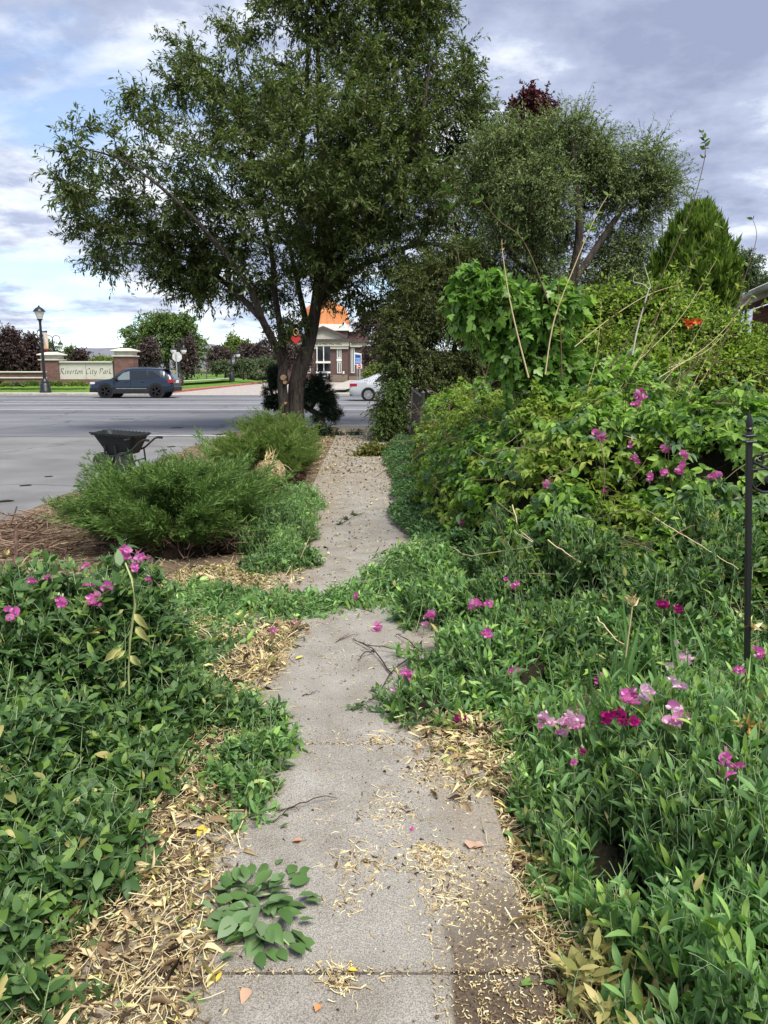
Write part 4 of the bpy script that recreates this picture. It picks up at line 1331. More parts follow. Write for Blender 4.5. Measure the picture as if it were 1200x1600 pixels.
def grow_tree(root, limbs, blobs, n_cl, twigs, leaves_per, twig_len, leaf, leaf_tmpl, mats, droop=0.3, shell=0.45, crown_name='crown', br_r=0.022, up=0.0, spread=1.0):
    """limbs: (points, radii) polylines; blobs: (centre, radii) ellipsoids of foliage; clusters in the blobs are joined to the limbs"""
    tr, cr = Acc(), Acc()
    nodes, nrad = [], []
    for pts, rad in limbs:
        pts = np.asarray(pts, float); rad = np.asarray(rad, float)
        k = max(14, 3 * len(pts))
        s = np.linspace(0, len(pts) - 1, k)
        i0 = np.clip(s.astype(int), 0, len(pts) - 2); f = (s - i0)[:, None]
        p_1, p_2 = pts[np.maximum(i0 - 1, 0)], pts[np.minimum(i0 + 2, len(pts) - 1)]
        a, b_ = pts[i0], pts[i0 + 1]
        sm = 0.5 * (2 * a + (b_ - p_1) * f + (2 * p_1 - 5 * a + 4 * b_ - p_2) * f ** 2 + (3 * a - p_1 - 3 * b_ + p_2) * f ** 3)
        rd = np.interp(s, np.arange(len(pts)), rad)
        tr.tubes(sm[None], rd[None], 10)
        skip = int(k * 0.25) if rad[0] > 0.1 else 0
        nodes.append(sm[skip:]); nrad.append(rd[skip:])
    nodes = np.concatenate(nodes); nrad = np.concatenate(nrad)
    vol = np.array([np.prod(r_) ** 0.72 for c, r_ in blobs]); vol /= vol.sum()
    pick = rng.choice(len(blobs), n_cl, p=vol)
    d = rnd_dir(n_cl)
    rr_ = (shell + (1 - shell) * rng.random(n_cl)) ** 0.8
    cen = np.array([blobs[k][0] for k in pick]) + d * rr_[:, None] * np.array([blobs[k][1] for k in pick])
    order = np.argsort([np.min(np.linalg.norm(nodes - c, axis=1)) for c in cen])
    bp, brd = [], []
    for k in order:
        c = cen[k]
        dv = c - nodes
        dist = np.linalg.norm(dv, axis=1) + np.maximum(0, nodes[:, 2] - c[2]) * 0.8
        j = int(np.argmin(dist))
        ln = np.linalg.norm(c - nodes[j])
        pts = curve_pts(nodes[j], c, 6, np.array((0, 0, 0.12 * ln)) , 0.025 * ln)
        r0 = min(nrad[j] * 0.8, br_r * (0.6 + 0.5 * ln))
        rd = np.linspace(r0, 0.006, 6)
        bp.append(pts); brd.append(rd)
        nodes = np.vstack([nodes, pts[1:]]); nrad = np.concatenate([nrad, rd[1:]])
    if bp: tr.tubes(np.array(bp), np.array(brd), 5)
    # twigs
    bp = np.array(bp)
    N = n_cl * twigs
    ci = np.repeat(np.arange(n_cl), twigs)
    tpos = rng.random(N) ** 0.7 * 0.55 + 0.45
    seg = tpos * 5; i0 = np.clip(seg.astype(int), 0, 4); f = (seg - i0)[:, None]
    start = bp[ci, i0] * (1 - f) + bp[ci, i0 + 1] * f
    outw = unit(bp[:, -1] - bp[:, -3])[ci]
    dr = unit(outw * 0.7 + rnd_dir(N) * spread + np.array((0, 0, up)))
    ln = twig_len * (0.55 + 0.9 * rng.random(N))
    s = np.linspace(0, 1, 5)[None, :, None]
    tw = start[:, None] + dr[:, None] * ln[:, None, None] * s + np.array((0, 0, -1.0)) * (droop * ln)[:, None, None] * s ** 2
    cr.tubes(tw[:, ::2], np.linspace(0.006, 0.002, 3)[None], 3, 1)
    K = leaves_per
    u = (np.arange(K) + 0.6) / K
    u = u[None] * 0.95 + 0.05 * rng.random((N, K))
    sg_ = u * 4; i0 = np.clip(sg_.astype(int), 0, 3); f = (sg_ - i0)[..., None]
    ii = np.arange(N)[:, None]
    lp = tw[ii, i0] * (1 - f) + tw[ii, i0 + 1] * f
    td = unit(tw[ii, i0 + 1] - tw[ii, i0])
    rd = rng.normal(size=(N, K, 3)); rd -= (rd * td).sum(-1, keepdims=True) * td
    ld = unit(td * 0.7 + unit(rd) * 0.75 + np.array((0, 0, -0.25 * droop / 0.3)))
    nr = unit(np.array((0, 0, 1.0)) + 0.7 * rng.normal(size=(N, K, 3)))
    Ls = leaf[0] * (0.65 + 0.6 * rng.random(N * K))
    cr.leaves(lp.reshape(-1, 3), ld.reshape(-1, 3), nr.reshape(-1, 3), Ls, Ls * leaf[1], leaf_tmpl, 0)
    t = tr.build('trunk', mats[0], root)
    c = cr.build(crown_name, [mats[1], M['twig']], root)
    return t, c

def PX(lst, Y):
    """(px, py, dY) -> points"""
    return [P(a, b_, Y + c) for a, b_, c in lst]

M['tree_leaf'] = leafmat('dark_olive_leaf', [(0.00, (0.049, 0.079, 0.021)), (0.30, (0.077, 0.125, 0.030)), (0.60, (0.116, 0.174, 0.045)), (0.80, (0.156, 0.204, 0.064)), (0.93, (0.156, 0.152, 0.080)), (1.00, (0.288, 0.339, 0.181))], 0.38, 0.55, 0.25, (1.1, 1.15, 0.6))
Yt = 20.7
mp = MPP(Yt)
root = thing('large_tree', 'big dark olive-leaved tree with twin leaning trunks at the end of the path', 'tree', P(460, 675, Yt) * (1, 1, 0))
limbs = [
 (PX([(463, 690, 0), (462, 640, 0), (463, 600, 0), (474, 565, 0), (486, 522, .1), (494, 475, .2), (499, 420, .3), (503, 330, .4), (500, 220, .3), (497, 90, .2), (492, -40, 0)], Yt), np.array([18, 13, 12.2, 11.6, 10, 9, 7.5, 6, 5, 3.5, 2]) * mp),
 (PX([(446, 688, -.2), (444, 640, -.25), (441, 600, -.3), (443, 565, -.2), (440, 530, -.1), (436, 500, -.1), (429, 455, -.2), (425, 400, -.3), (405, 300, -.6), (385, 190, -.9), (370, 90, -1)], Yt), np.array([10, 8, 7.6, 7, 5.5, 5, 4.5, 4, 3.2, 2.5, 1.6]) * mp),
 (PX([(446, 600, -.1), (438, 560, -.3), (424, 528, -.6), (410, 500, -.9), (397, 465, -1.2), (370, 420, -1.6), (320, 360, -2.2), (260, 300, -2.6), (190, 250, -2.8), (120, 230, -2.8)], Yt), np.array([6, 6, 6, 5.2, 4.6, 3.6, 2.6, 2.0, 1.4, .8]) * mp),
 (PX([(495, 470, .2), (530, 410, 0), (570, 350, -.3), (620, 280, -.6), (655, 200, -.8), (670, 110, -.8)], Yt), np.array([8, 6.5, 5.5, 4.5, 3.5, 2]) * mp),
 (PX([(499, 420, .3), (470, 340, .8), (472, 240, 1.2), (480, 120, 1.4), (480, 20, 1.5)], Yt), np.array([6, 5, 4.2, 3.2, 2]) * mp),
 (PX([(502, 340, .4), (540, 250, .8), (565, 150, 1.2), (590, 40, 1.4), (600, -60, 1.4)], Yt), np.array([6, 5, 4, 3, 2]) * mp),
 (PX([(470, 580, .1), (484, 540, .6), (475, 490, 1.2), (460, 420, 1.8), (440, 330, 2.2)], Yt), np.array([7, 6, 5, 4, 3]) * mp),
 (PX([(494, 470, .2), (540, 430, 1.0), (600, 400, 1.4), (670, 380, 1.6), (720, 400, 1.6)], Yt), np.array([6, 5, 4, 3, 1.5]) * mp),
 (PX([(410, 500, -.9), (350, 440, -.4), (280, 400, .2), (200, 380, .4), (150, 400, .5)], Yt), np.array([5, 4, 3, 2.2, 1.2]) * mp),
]
bl = [(140, 232, 62, 44, -2.5), (115, 300, 38, 34, -2.2), (170, 330, 65, 60, -1.2), (185, 405, 44, 34, 0.2), (250, 300, 80, 80, -1.6), (225, 170, 40, 30, -1.2), (310, 135, 46, 36, -1), (300, 85, 20, 18, -.5), (340, 240, 85, 92, -1.8), (320, 385, 75, 70, -1.0), (395, 165, 80, 80, -1.2),
      (420, 320, 100, 100, -1.8), (475, 60, 66, 84, 0), (560, 20, 110, 95, .4), (640, 70, 85, 85, 0), (600, 170, 105, 100, -.6), (690, 170, 62, 70, .6), (520, 240, 110, 110, -1.6), (630, 300, 100, 95, -.8), (560, 385, 75, 62, -.6), (690, 400, 70, 62, 1.0), (470, 400, 70, 55, -.4), (375, 445, 50, 28, .2), (285, 455, 34, 36, .2),
      (365, 62, 28, 24, 0), (460, -30, 70, 60, 0), (620, -40, 110, 60, 0), (640, 440, 50, 38, -.4), (520, 330, 90, 80, 1.8), (440, 220, 100, 100, 1.8), (600, 260, 100, 100, 2.0), (455, 515, 22, 24, 0.3), (705, 300, 60, 70, 1.2), (740, 200, 46, 56, .6), (755, 290, 44, 56, .8), (722, 110, 34, 36, .4), (775, 215, 36, 40, 1.0), (770, 360, 46, 60, 1.0), (735, 430, 54, 50, .8), (800, 300, 30, 40, 1.4), (330, 450, 60, 34, -.2), (420, 468, 36, 26, .6), (530, 448, 46, 36, 1.2), (595, 455, 46, 40, .6), (290, 420, 56, 46, -.4), (500, 380, 80, 70, 1.8), (250, 400, 50, 44, -.6), (650, 485, 46, 34, .7), (715, 478, 54, 44, .9), (690, 440, 54, 50, .4), (528, 462, 38, 22, .4), (565, 480, 24, 20, .6)]
blobs = []
for px, py, rx, ry, dy in bl:
    c = P(px, py, Yt + dy)
    s = MPP(Yt + dy)
    blobs.append((c, (rx * s, max(0.9, 0.8 * rx * s), ry * s)))
t_, c_ = grow_tree(root, limbs, blobs, 1450, 10, 12, 0.52, (0.135, 0.34), LAN3, (M['bark'], M['tree_leaf']), 0.10, 0.35, up=.22)
# pale sawn stubs on the left stem
for px, py, r_ in ((442.5, 590, .07), (445, 597.5, .045), (443, 648, .035), (446, 630, .03)):
    p = P(px, py, Yt - .45)
    b = PB(); b.lathe([(r_ * 1.15, .0), (r_, .16), (r_ * .98, .165)], n=12, axis='y')
    o = b.build('sawn_stub', mat('sawn_wood', (0.42, 0.27, 0.16), 0.8), root, True)
    o.location = Vector(p) - root.location + Vector((0, .12, 0)); o.rotation_euler = (0, 0, math.pi)
# red ornament hanging in the fork
p = P(462.5, 531, Yt - 1.2)
root = thing('hanging_ornament', 'small red heart shaped ornament on a gold ring hanging in the tree fork', 'ornament', p)
b = PB()
hp = [(16 * math.sin(t) ** 3, 13 * math.cos(t) - 5 * math.cos(2 * t) - 2 * math.cos(3 * t) - math.cos(4 * t)) for t in np.linspace(0, 2 * math.pi, 30, endpoint=False)]
b.prism([(x * .0075, z * .0068) for x, z in hp], -.03, .03); b.build('heart', M['red'], root, bevel=.012)
b = PB(); b.tube([(.055 * math.cos(a), 0, .19 + .085 * math.sin(a)) for a in np.linspace(0, 2 * math.pi, 17)], .01, 6); b.build('ring', mat('gold_ring', (0.5, 0.32, 0.12), .4, .5, .5), root, True)

# grey-green tree to the right
M['olive_leaf'] = leafmat('silvery_olive_leaf', [(0.00, (0.101, 0.143, 0.051)), (0.35, (0.158, 0.224, 0.082)), (0.70, (0.230, 0.310, 0.123)), (1.00, (0.373, 0.471, 0.215))], 0.40, 0.55, 0.25, (1.05, 1.1, 0.7))
Y2 = 18.5
mp = MPP(Y2)
root = thing('silver_leaved_tree', 'grey-green small-leaved tree standing right of the big dark tree', 'tree', P(880, 700, Y2) * (1, 1, 0) + (0, 0, 0))
limbs = [(PX([(880, 690, 0), (878, 600, 0), (872, 520, 0), (850, 440, 0), (830, 350, .2), (812, 260, .3), (800, 190, .3)], Y2), np.array([14, 12, 11, 8, 6, 4, 2]) * mp),
         (PX([(874, 530, 0), (890, 450, -.4), (905, 370, -.6), (900, 280, -.6), (890, 200, -.6)], Y2), np.array([9, 7, 6, 4, 2]) * mp),
         (PX([(890, 450, -.4), (930, 390, -.2), (970, 330, 0), (1010, 260, .2)], Y2), np.array([6, 5, 4, 2]) * mp),
         (PX([(876, 560, 0), (930, 510, .5), (980, 450, .7), (1010, 390, .7)], Y2), np.array([6, 5, 4, 2]) * mp),
         (PX([(850, 440, 0), (800, 400, -.5), (770, 350, -.6)], Y2), np.array([6, 4, 2]) * mp)]
bl = [(790, 245, 52, 46, 0), (865, 235, 52, 38, -.4), (905, 235, 44, 44, -.4), (885, 205, 30, 22, 0), (780, 300, 60, 70, .2), (840, 310, 60, 60, -.8), (1000, 270, 42, 52, .2), (965, 290, 26, 40, 0), (1035, 285, 16, 22, .3), (935, 250, 22, 30, 0), (1020, 310, 24, 36, .4), (930, 300, 40, 50, .6), (980, 380, 38, 55, .5), (950, 430, 52, 52, .3), (960, 500, 55, 55, .3), (800, 400, 50, 60, -.3), (850, 470, 60, 60, -.5), (780, 480, 50, 60, 0), (900, 520, 60, 50, 0), (1000, 450, 30, 50, .6), (870, 380, 40, 40, .8)]
blobs = [(P(px, py, Y2 + dy), (rx * mp, max(.7, .8 * rx * mp), ry * mp)) for px, py, rx, ry, dy in bl]
grow_tree(root, limbs, blobs, 760, 11, 13, 0.62, (0.085, 0.34), LAN3, (M['bark'], M['olive_leaf']), 0.12, 0.35, up=.2)

# wine-red tree whose top shows above it
M['plum_leaf'] = leafmat('wine_red_leaf', [(0.00, (0.037, 0.010, 0.013)), (0.50, (0.094, 0.022, 0.025)), (1.00, (0.150, 0.044, 0.037))], 0.20, 0.45, 0.3, (1.3, 0.7, 0.7))
Y3 = 27
root = thing('wine_red_tree', 'wine-red leaved tree whose top shows above the grey-green tree', 'tree', P(832, 640, Y3) * (1, 1, 0))
s = MPP(Y3)
grow_tree(root, [(PX([(838, 655, 0), (836, 500, 0), (832, 350, 0), (832, 180, 0)], Y3), np.array([9, 7, 5, 2]) * s)],
          [(P(832, 158, Y3), (27 * s, .7, 20 * s)), (P(820, 180, Y3), (26 * s, .7, 18 * s)), (P(846, 178, Y3), (22 * s, .7, 18 * s)), (P(838, 250, Y3), (55 * s, 1.2, 55 * s)), (P(930, 255, Y3), (30 * s, .8, 26 * s)), (P(820, 340, Y3), (60 * s, 1.3, 60 * s))], 300, 9, 12, .32, (.09, .55), OVA, (M['bark'], M['plum_leaf']), .2, .3)

# shaded shrubs over the fence, right of the path's end
M['shade_leaf'] = leafmat('dull_olive_shrub_leaf', [(0.00, (0.047, 0.074, 0.022)), (0.50, (0.093, 0.133, 0.037)), (0.85, (0.146, 0.178, 0.055)), (1.00, (0.199, 0.192, 0.073))], 0.40, 0.5, 0.25)
Y4 = 17.6
s = MPP(Y4)
root = thing('fence_shrub', 'tall dull olive shrub crowding over the wire fence below the trees', 'shrub', P(655, 690, Y4) * (1, 1, 0))
limbs = [(PX([(650, 690, .2), (648, 620, .2), (655, 540, .2), (668, 470, .3)], Y4), np.array([6, 5, 4, 2]) * s), (PX([(690, 690, .6), (700, 600, .6), (715, 520, .5), (730, 450, .4)], Y4), np.array([6, 5, 4, 2]) * s), (PX([(640, 690, .1), (622, 620, 0), (618, 560, 0)], Y4), np.array([4, 3, 2]) * s)]
bl = [(625, 530, 34, 50, 0), (660, 470, 60, 60, .3), (650, 570, 50, 50, 0), (618, 590, 24, 40, -.2), (705, 540, 66, 60, .2), (745, 480, 62, 62, .4), (690, 600, 55, 45, 0), (760, 560, 50, 50, .2), (800, 600, 50, 40, .3), (860, 590, 60, 44, .4), (930, 580, 60, 50, .6), (1000, 570, 50, 50, .6), (810, 530, 50, 40, .6), (608, 640, 22, 24, -.2), (720, 420, 55, 50, .6), (615, 668, 20, 16, -.3)]
blobs = [(P(px, py, Y4 + dy), (rx * s, max(.55, .8 * rx * s), ry * s)) for px, py, rx, ry, dy in bl]
grow_tree(root, limbs, blobs, 900, 10, 12, .34, (.062, .5), LAN3, (M['bark'], M['shade_leaf']), .25, .35)
M['fresh_leaf'] = leafmat('fresh_green_leaf', [(0.00, (0.054, 0.102, 0.024)), (0.50, (0.090, 0.168, 0.036)), (1.00, (0.156, 0.240, 0.054))], 0.32, 0.45, 0.3)
root = thing('young_shrub', 'fresher green leafy shrub at the foot of the fence beside the path end', 'shrub', G(612, 690) * (1, 1, 0))
bl = [(618, 600, 18, 30, -.5), (606, 655, 22, 22, -.5), (625, 640, 18, 30, -.5), (600, 670, 16, 14, -.6)]
blobs = [(P(px, py, Y4 + dy), (rx * s, .4, ry * s)) for px, py, rx, ry, dy in bl]
grow_tree(root, [(PX([(618, 692, -.4), (616, 650, -.4), (618, 600, -.4)], Y4), np.array([3, 2.4, 1.5]) * s)], blobs, 80, 10, 11, .28, (.05, .45), OVA, (M['bark'], M['fresh_leaf']), .25, .3)

# dark evergreen with bent trunk behind the big trunk
M['yew'] = leafmat('dark_needle', [(0.00, (0.011, 0.027, 0.013)), (0.60, (0.027, 0.053, 0.025)), (1.00, (0.053, 0.087, 0.038))], 0.05, 0.6, 0.2)
Y5 = 22.0
s = MPP(Y5)
root = thing('bent_evergreen', 'near-black small evergreen with a bent stem behind the big tree trunk', 'shrub', P(492, 672, Y5) * (1, 1, 0))
limbs = [(PX([(500, 678, 0), (504, 660, 0), (498, 648, 0), (484, 640, 0), (470, 630, .1)], Y5), np.array([6, 5, 4.5, 4, 3]) * s), (PX([(484, 640, 0), (500, 615, 0), (505, 600, 0)], Y5), np.array([4, 3, 2]) * s), (PX([(470, 630, .1), (430, 620, .2), (420, 600, .2)], Y5), np.array([3, 2.5, 1.5]) * s)]
bl = [(495, 600, 26, 18, 0), (510, 622, 20, 18, 0), (505, 645, 22, 14, 0), (485, 618, 22, 20, 0), (432, 590, 18, 20, .2), (424, 606, 14, 18, .2), (420, 632, 12, 8, .2), (430, 625, 16, 12, .2), (525, 645, 10, 8, 0)]
blobs = [(P(px, py, Y5 + dy), (rx * s, .8 * rx * s, ry * s)) for px, py, rx, ry, dy in bl]
grow_tree(root, limbs, blobs, 230, 14, 14, .16, (.07, .16), TINY, (M['bark'], M['yew']), 0.1, .2, spread=1.2)
# low dark bushes at the foot of the tree
def low_bush(name, label, bl, Y, leaf, tm, m, n, tl=.16, k=12):
    s = MPP(Y)
    c0 = P(bl[0][0], bl[0][1], Y)
    root = thing(name, label, 'shrub', (c0[0], c0[1], 0))
    blobs = [(P(px, py, Y + dy), (rx * s, .8 * rx * s, ry * s)) for px, py, rx, ry, dy in bl]
    lm = []
    for c, r_ in blobs:
        lm.append(([(c[0], c[1], 0), (c[0], c[1], c[2] * .6), (c[0], c[1], c[2])], [.02, .014, .008]))
    grow_tree(root, lm, blobs, n, 10, k, tl, leaf, tm, (M['bark'], m), .2, .3)
    return root
low_bush('low_dark_bush', 'low dark bush spreading from the trunk foot towards the path', [(545, 686, 24, 12, 0), (520, 690, 26, 12, 0), (500, 678, 20, 12, 0)], 18.6, (.05, .4), OVA, M['yew'], 110)
M['yellow_leaf'] = leafmat('yellow_green_leaf', [(0.0, (0.06, 0.07, 0.02)), (0.4, (0.13, 0.15, 0.03)), (0.8, (0.24, 0.25, 0.05)), (1.0, (0.32, 0.28, 0.08))], 0.3, 0.5, 0.25)
low_bush('yellow_green_sapling', 'small yellow-green leafy weed growing across the far end of the path', [(575, 712, 20, 14, 0), (595, 705, 16, 10, 0), (560, 722, 14, 10, 0), (568, 738, 10, 6, 0)], 14.2, (.05, .5), OVA, M['yellow_leaf'], 60, .2, 10)

# arborvitae
M['thuja'] = leafmat('bright_thuja_spray', [(0.00, (0.056, 0.102, 0.014)), (0.45, (0.099, 0.174, 0.021)), (0.80, (0.150, 0.242, 0.031)), (1.00, (0.224, 0.300, 0.052))], 0.30, 0.55, 0.2)
def arborvitae():
    Y = 12.5
    ap, bs = P(1073, 330, Y), P(1076, 560, Y)
    root = thing('arborvitae', 'bright green cone shaped evergreen in front of the house roof', 'tree', (bs[0], Y, 0))
    H = ap[2]
    s = MPP(Y)
    rad = lambda z: np.interp((z) / H, [0, .3, .55, .72, .85, .94, 1.0], [62, 64, 60, 54, 43, 30, 9]) * s
    a = Acc()
    N = 5200
    z = H * (0.08 + 0.92 * rng.random(N) ** 0.8)
    th = rng.random(N) * 2 * math.pi
    lump = 0.50 + 0.75 * vn(th * 1.6, z, 0.34, 5) + .2 * vn(th * 3, z * 2, .3, 6)
    r_ = rad(z) * lump * (0.66 + 0.42 * rng.random(N))
    pos = np.stack([bs[0] + r_ * np.cos(th), Y + r_ * np.sin(th), z], 1)
    outd = np.stack([np.cos(th), np.sin(th), 0 * th], 1)
    # each spray: a flat fan of fronds standing upright
    fan_n = 9
    for k in range(fan_n):
        an = (k - (fan_n - 1) / 2) * 0.23 + rng.normal(size=N) * .1
        tang = np.stack([-np.sin(th), np.cos(th), 0 * th], 1) * np.where(rng.random(N) < .5, 1, .4)[:, None] + outd * .3 * rng.normal(size=N)[:, None]
        d = unit(np.array((0, 0, 1.0)) * np.cos(an)[:, None] + tang * np.sin(an)[:, None] * 1.0 + outd * 0.42)
        ln = .18 * (0.6 + .6 * rng.random(N)) * np.where(rng.random(N) < .15, 1.35, 1) * (1 - .35 * abs(k - 4) / 4)
        a.leaves(pos, d, outd + .5 * rng.normal(size=(N, 3)), ln, ln * .22, TINY)
    b = PB()
    b.lathe([(.10, 0), (.07, H * .5), (.01, H * .95)], n=8)
    b.build('trunk', M['bark'], root, True)
    # inner dead growth fills the cone
    ia = Acc()
    n = 2600
    z = H * rng.random(n) * .93; th = rng.random(n) * 2 * math.pi
    r_ = rad(z) * .62 * np.sqrt(rng.random(n))
    p = np.stack([bs[0] + r_ * np.cos(th), Y + r_ * np.sin(th), z], 1)
    ia.leaves(p, unit(np.array((0, 0, 1.0)) + .5 * rng.normal(size=(n, 3))), rnd_dir(n), .3, .1, TINY)
    ia.build('inner_growth', leafmat('brown_inner_thuja', [(0, (.02, .025, .01)), (1, (.05, .045, .02))], .05), root)
    a.build('foliage', M['thuja'], root)
arborvitae()

# background trees across the road
def bg_tree(label, name, base_px, Y, bl, m, leaf, n, group='trees across the road', twigs=9, k=9, tl=.6, tm=OVA, trunk_w=4, bark=None):
    s = MPP(Y)
    px, py = base_px
    base = P(px, py, Y)
    root = thing(name, label, 'tree', base, group)
    top = min(b_[1] for b_ in bl)
    lm = [(PX([(px, py, 0), (px, py - (py - top) * .35, 0), (px + 1, py - (py - top) * .8, 0)], Y), np.array([trunk_w, trunk_w * .75, trunk_w * .3]) * s * .5)]
    blobs = [(P(a, b_, Y + c), (rx * s, rx * s * .9, ry * s)) for a, b_, rx, ry, c in bl]
    grow_tree(root, lm, blobs, n, twigs, k, tl, leaf, tm, (bark or M['bark'], m), .15, .25, br_r=.03)
    return root
M['bg_plum'] = leafmat('dark_plum_leaf', [(0.00, (0.027, 0.015, 0.018)), (0.50, (0.060, 0.035, 0.036)), (0.85, (0.098, 0.064, 0.057)), (1.00, (0.134, 0.113, 0.074))], 0.15, 0.5, 0.3, (1.2, .8, .8))
M['bg_brown'] = leafmat('brown_plum_leaf', [(0.00, (0.050, 0.035, 0.035)), (0.50, (0.088, 0.064, 0.061)), (1.00, (0.143, 0.110, 0.094))], 0.15, 0.5, 0.3, (1.2, .8, .8))
M['bg_green'] = leafmat('mid_green_leaf', [(0.00, (0.069, 0.117, 0.034)), (0.50, (0.124, 0.200, 0.055)), (1.00, (0.207, 0.290, 0.083))], 0.30, 0.5, 0.25)
M['bg_olive'] = leafmat('grey_green_leaf', [(0.00, (0.063, 0.098, 0.046)), (0.50, (0.103, 0.144, 0.069)), (1.00, (0.161, 0.196, 0.098))], 0.25, 0.5, 0.25)
M['bg_lime'] = leafmat('lime_green_leaf', [(0.00, (0.110, 0.165, 0.039)), (0.50, (0.176, 0.242, 0.055)), (1.00, (0.264, 0.319, 0.099))], 0.30, 0.5, 0.25)
bg_tree('near-black plum tree at the photo\'s left edge behind the garden wall', 'plum_tree', (12, 596), 63, [(15, 530, 16, 20, 0), (4, 545, 18, 24, 0), (22, 555, 18, 22, 0), (10, 570, 20, 14, 0)], M['bg_plum'], (.16, .6), 150, tl=.7, k=10)
bg_tree('near-black plum tree between the left edge plum and the tall lamp post', 'plum_tree', (48, 596), 65, [(50, 535, 12, 14, 0), (44, 552, 18, 18, 0), (58, 560, 12, 18, 0), (46, 572, 20, 12, 0)], M['bg_plum'], (.16, .6), 130, tl=.7, k=10)
bg_tree('small pale green tree behind the left sign pillar', 'broadleaf_tree', (112, 590), 92, [(110, 552, 10, 11, 0), (104, 562, 10, 10, 0), (78, 550, 9, 18, 0)], M['bg_olive'], (.2, .6), 60, tl=.8)
bg_tree('small round plum tree behind the cream sign panel', 'plum_tree', (126, 590), 84, [(126, 558, 9, 10, 0), (120, 563, 8, 8, 0)], M['bg_plum'], (.2, .6), 45, tl=.7)
bg_tree('low pale green bush top just above the sign panel near its right pillar', 'broadleaf_tree', (165, 590), 100, [(172, 565, 10, 7, 0), (158, 563, 10, 5, 0), (146, 566, 8, 4, 0)], M['bg_lime'], (.2, .6), 50, tl=.7)
bg_tree('large spreading mid-green tree right of the park sign', 'broadleaf_tree', (262, 600), 82, [(250, 505, 34, 18, 0), (220, 525, 26, 20, 0), (210, 545, 18, 16, 0), (285, 510, 26, 22, 0), (300, 535, 20, 26, 0), (255, 535, 40, 26, 0), (230, 560, 28, 20, 0), (290, 560, 24, 22, 0), (308, 560, 10, 20, 0), (195, 520, 8, 8, 0)], M['bg_green'], (.2, .6), 420, tl=.8, k=9, trunk_w=8)
bg_tree('round brown plum tree standing before the large mid-green tree', 'plum_tree', (230, 598), 74, [(232, 545, 15, 18, 0), (228, 560, 18, 16, 0), (222, 572, 14, 8, 0)], M['bg_brown'], (.17, .6), 90, tl=.6)
bg_tree('tall narrow brown plum tree behind the stop sign', 'plum_tree', (292, 598), 78, [(292, 545, 11, 20, 0), (294, 570, 12, 20, 0), (280, 562, 8, 14, 0)], M['bg_brown'], (.17, .6), 75, tl=.6)
bg_tree('bare pale slender tree on the park lawn', 'young_tree', (323, 593), 82, [(323, 560, 4, 12, 0)], M['bg_brown'], (.08, .4), 20, twigs=5, k=4, tl=.5, trunk_w=2.2, bark=M['bark_pale'])
bg_tree('plum tree mass left of the hooked lamp on the lawn', 'plum_tree', (338, 593), 104, [(336, 552, 13, 12, 0), (348, 556, 12, 12, 0), (330, 566, 10, 10, 0)], M['bg_brown'], (.2, .6), 85, tl=.7)
bg_tree('bright lime tree top rising behind the plum trees', 'broadleaf_tree', (368, 590), 130, [(365, 535, 14, 10, 0), (358, 545, 16, 10, 0), (384, 540, 12, 8, 0)], M['bg_lime'], (.28, .6), 80, tl=1.0)
bg_tree('wide plum tree between the hooked lamp and the big trunk', 'plum_tree', (396, 592), 108, [(392, 548, 16, 12, 0), (410, 545, 16, 14, 0), (425, 552, 14, 16, 0), (380, 556, 12, 10, 0)], M['bg_brown'], (.2, .6), 120, tl=.7)
bg_tree('small umbrella shaped green tree just left of the hooked lamp', 'small_tree', (352, 592), 86, [(350, 572, 14, 8, 0), (340, 575, 10, 7, 0)], M['bg_olive'], (.16, .55), 60, group='small green park trees', tl=.5, trunk_w=2.4)
bg_tree('small umbrella shaped green tree just right of the hooked lamp', 'small_tree', (380.5, 594), 84, [(378, 571, 14, 8, 0), (370, 574, 10, 6, 0), (388, 572, 10, 8, 0)], M['bg_olive'], (.16, .55), 75, group='small green park trees', tl=.5, trunk_w=2.4)
bg_tree('small umbrella shaped green tree left of the big trunk', 'small_tree', (400, 593), 88, [(402, 570, 14, 9, 0), (416, 568, 13, 9, 0), (428, 570, 10, 9, 0)], M['bg_olive'], (.16, .55), 85, group='small green park trees', tl=.5, trunk_w=2.4)
bg_tree('brown plum tree seen through the fork of the big tree', 'plum_tree', (466, 597), 92, [(466, 555, 14, 18, 0), (476, 560, 12, 18, 0), (456, 560, 14, 18, 0), (446, 556, 14, 18, 0)], M['bg_brown'], (.2, .6), 120, tl=.7)
bg_tree('brown plum tree right of the hall behind the blue sign', 'plum_tree', (578, 598), 84, [(576, 548, 10, 12, 0), (584, 556, 12, 16, 0), (572, 566, 10, 12, 0), (594, 548, 12, 14, 0)], M['bg_brown'], (.18, .6), 110, tl=.6)
bg_tree('pale green shrubby tree right of the blue sign above the silver car', 'small_tree', (586, 600), 72, [(584, 580, 13, 8, 0), (596, 576, 10, 9, 0), (576, 586, 8, 5, 0)], M['bg_lime'], (.14, .55), 75, group='small green park trees', tl=.45, trunk_w=2.4)
bg_tree('dark plum crown high behind the fence shrub', 'plum_tree', (604, 600), 50, [(566, 512, 12, 16, 0), (580, 500, 16, 18, 0), (600, 520, 20, 22, 0), (604, 545, 18, 22, 0)], M['bg_plum'], (.12, .6), 100, tl=.5)
bg_tree('distant grey-green tree behind the house roof', 'broadleaf_tree', (1165, 500), 34, [(1160, 418, 24, 20, 0), (1150, 440, 24, 22, 0), (1180, 436, 20, 16, 0)], M['bg_olive'], (.12, .5), 130, tl=.5)

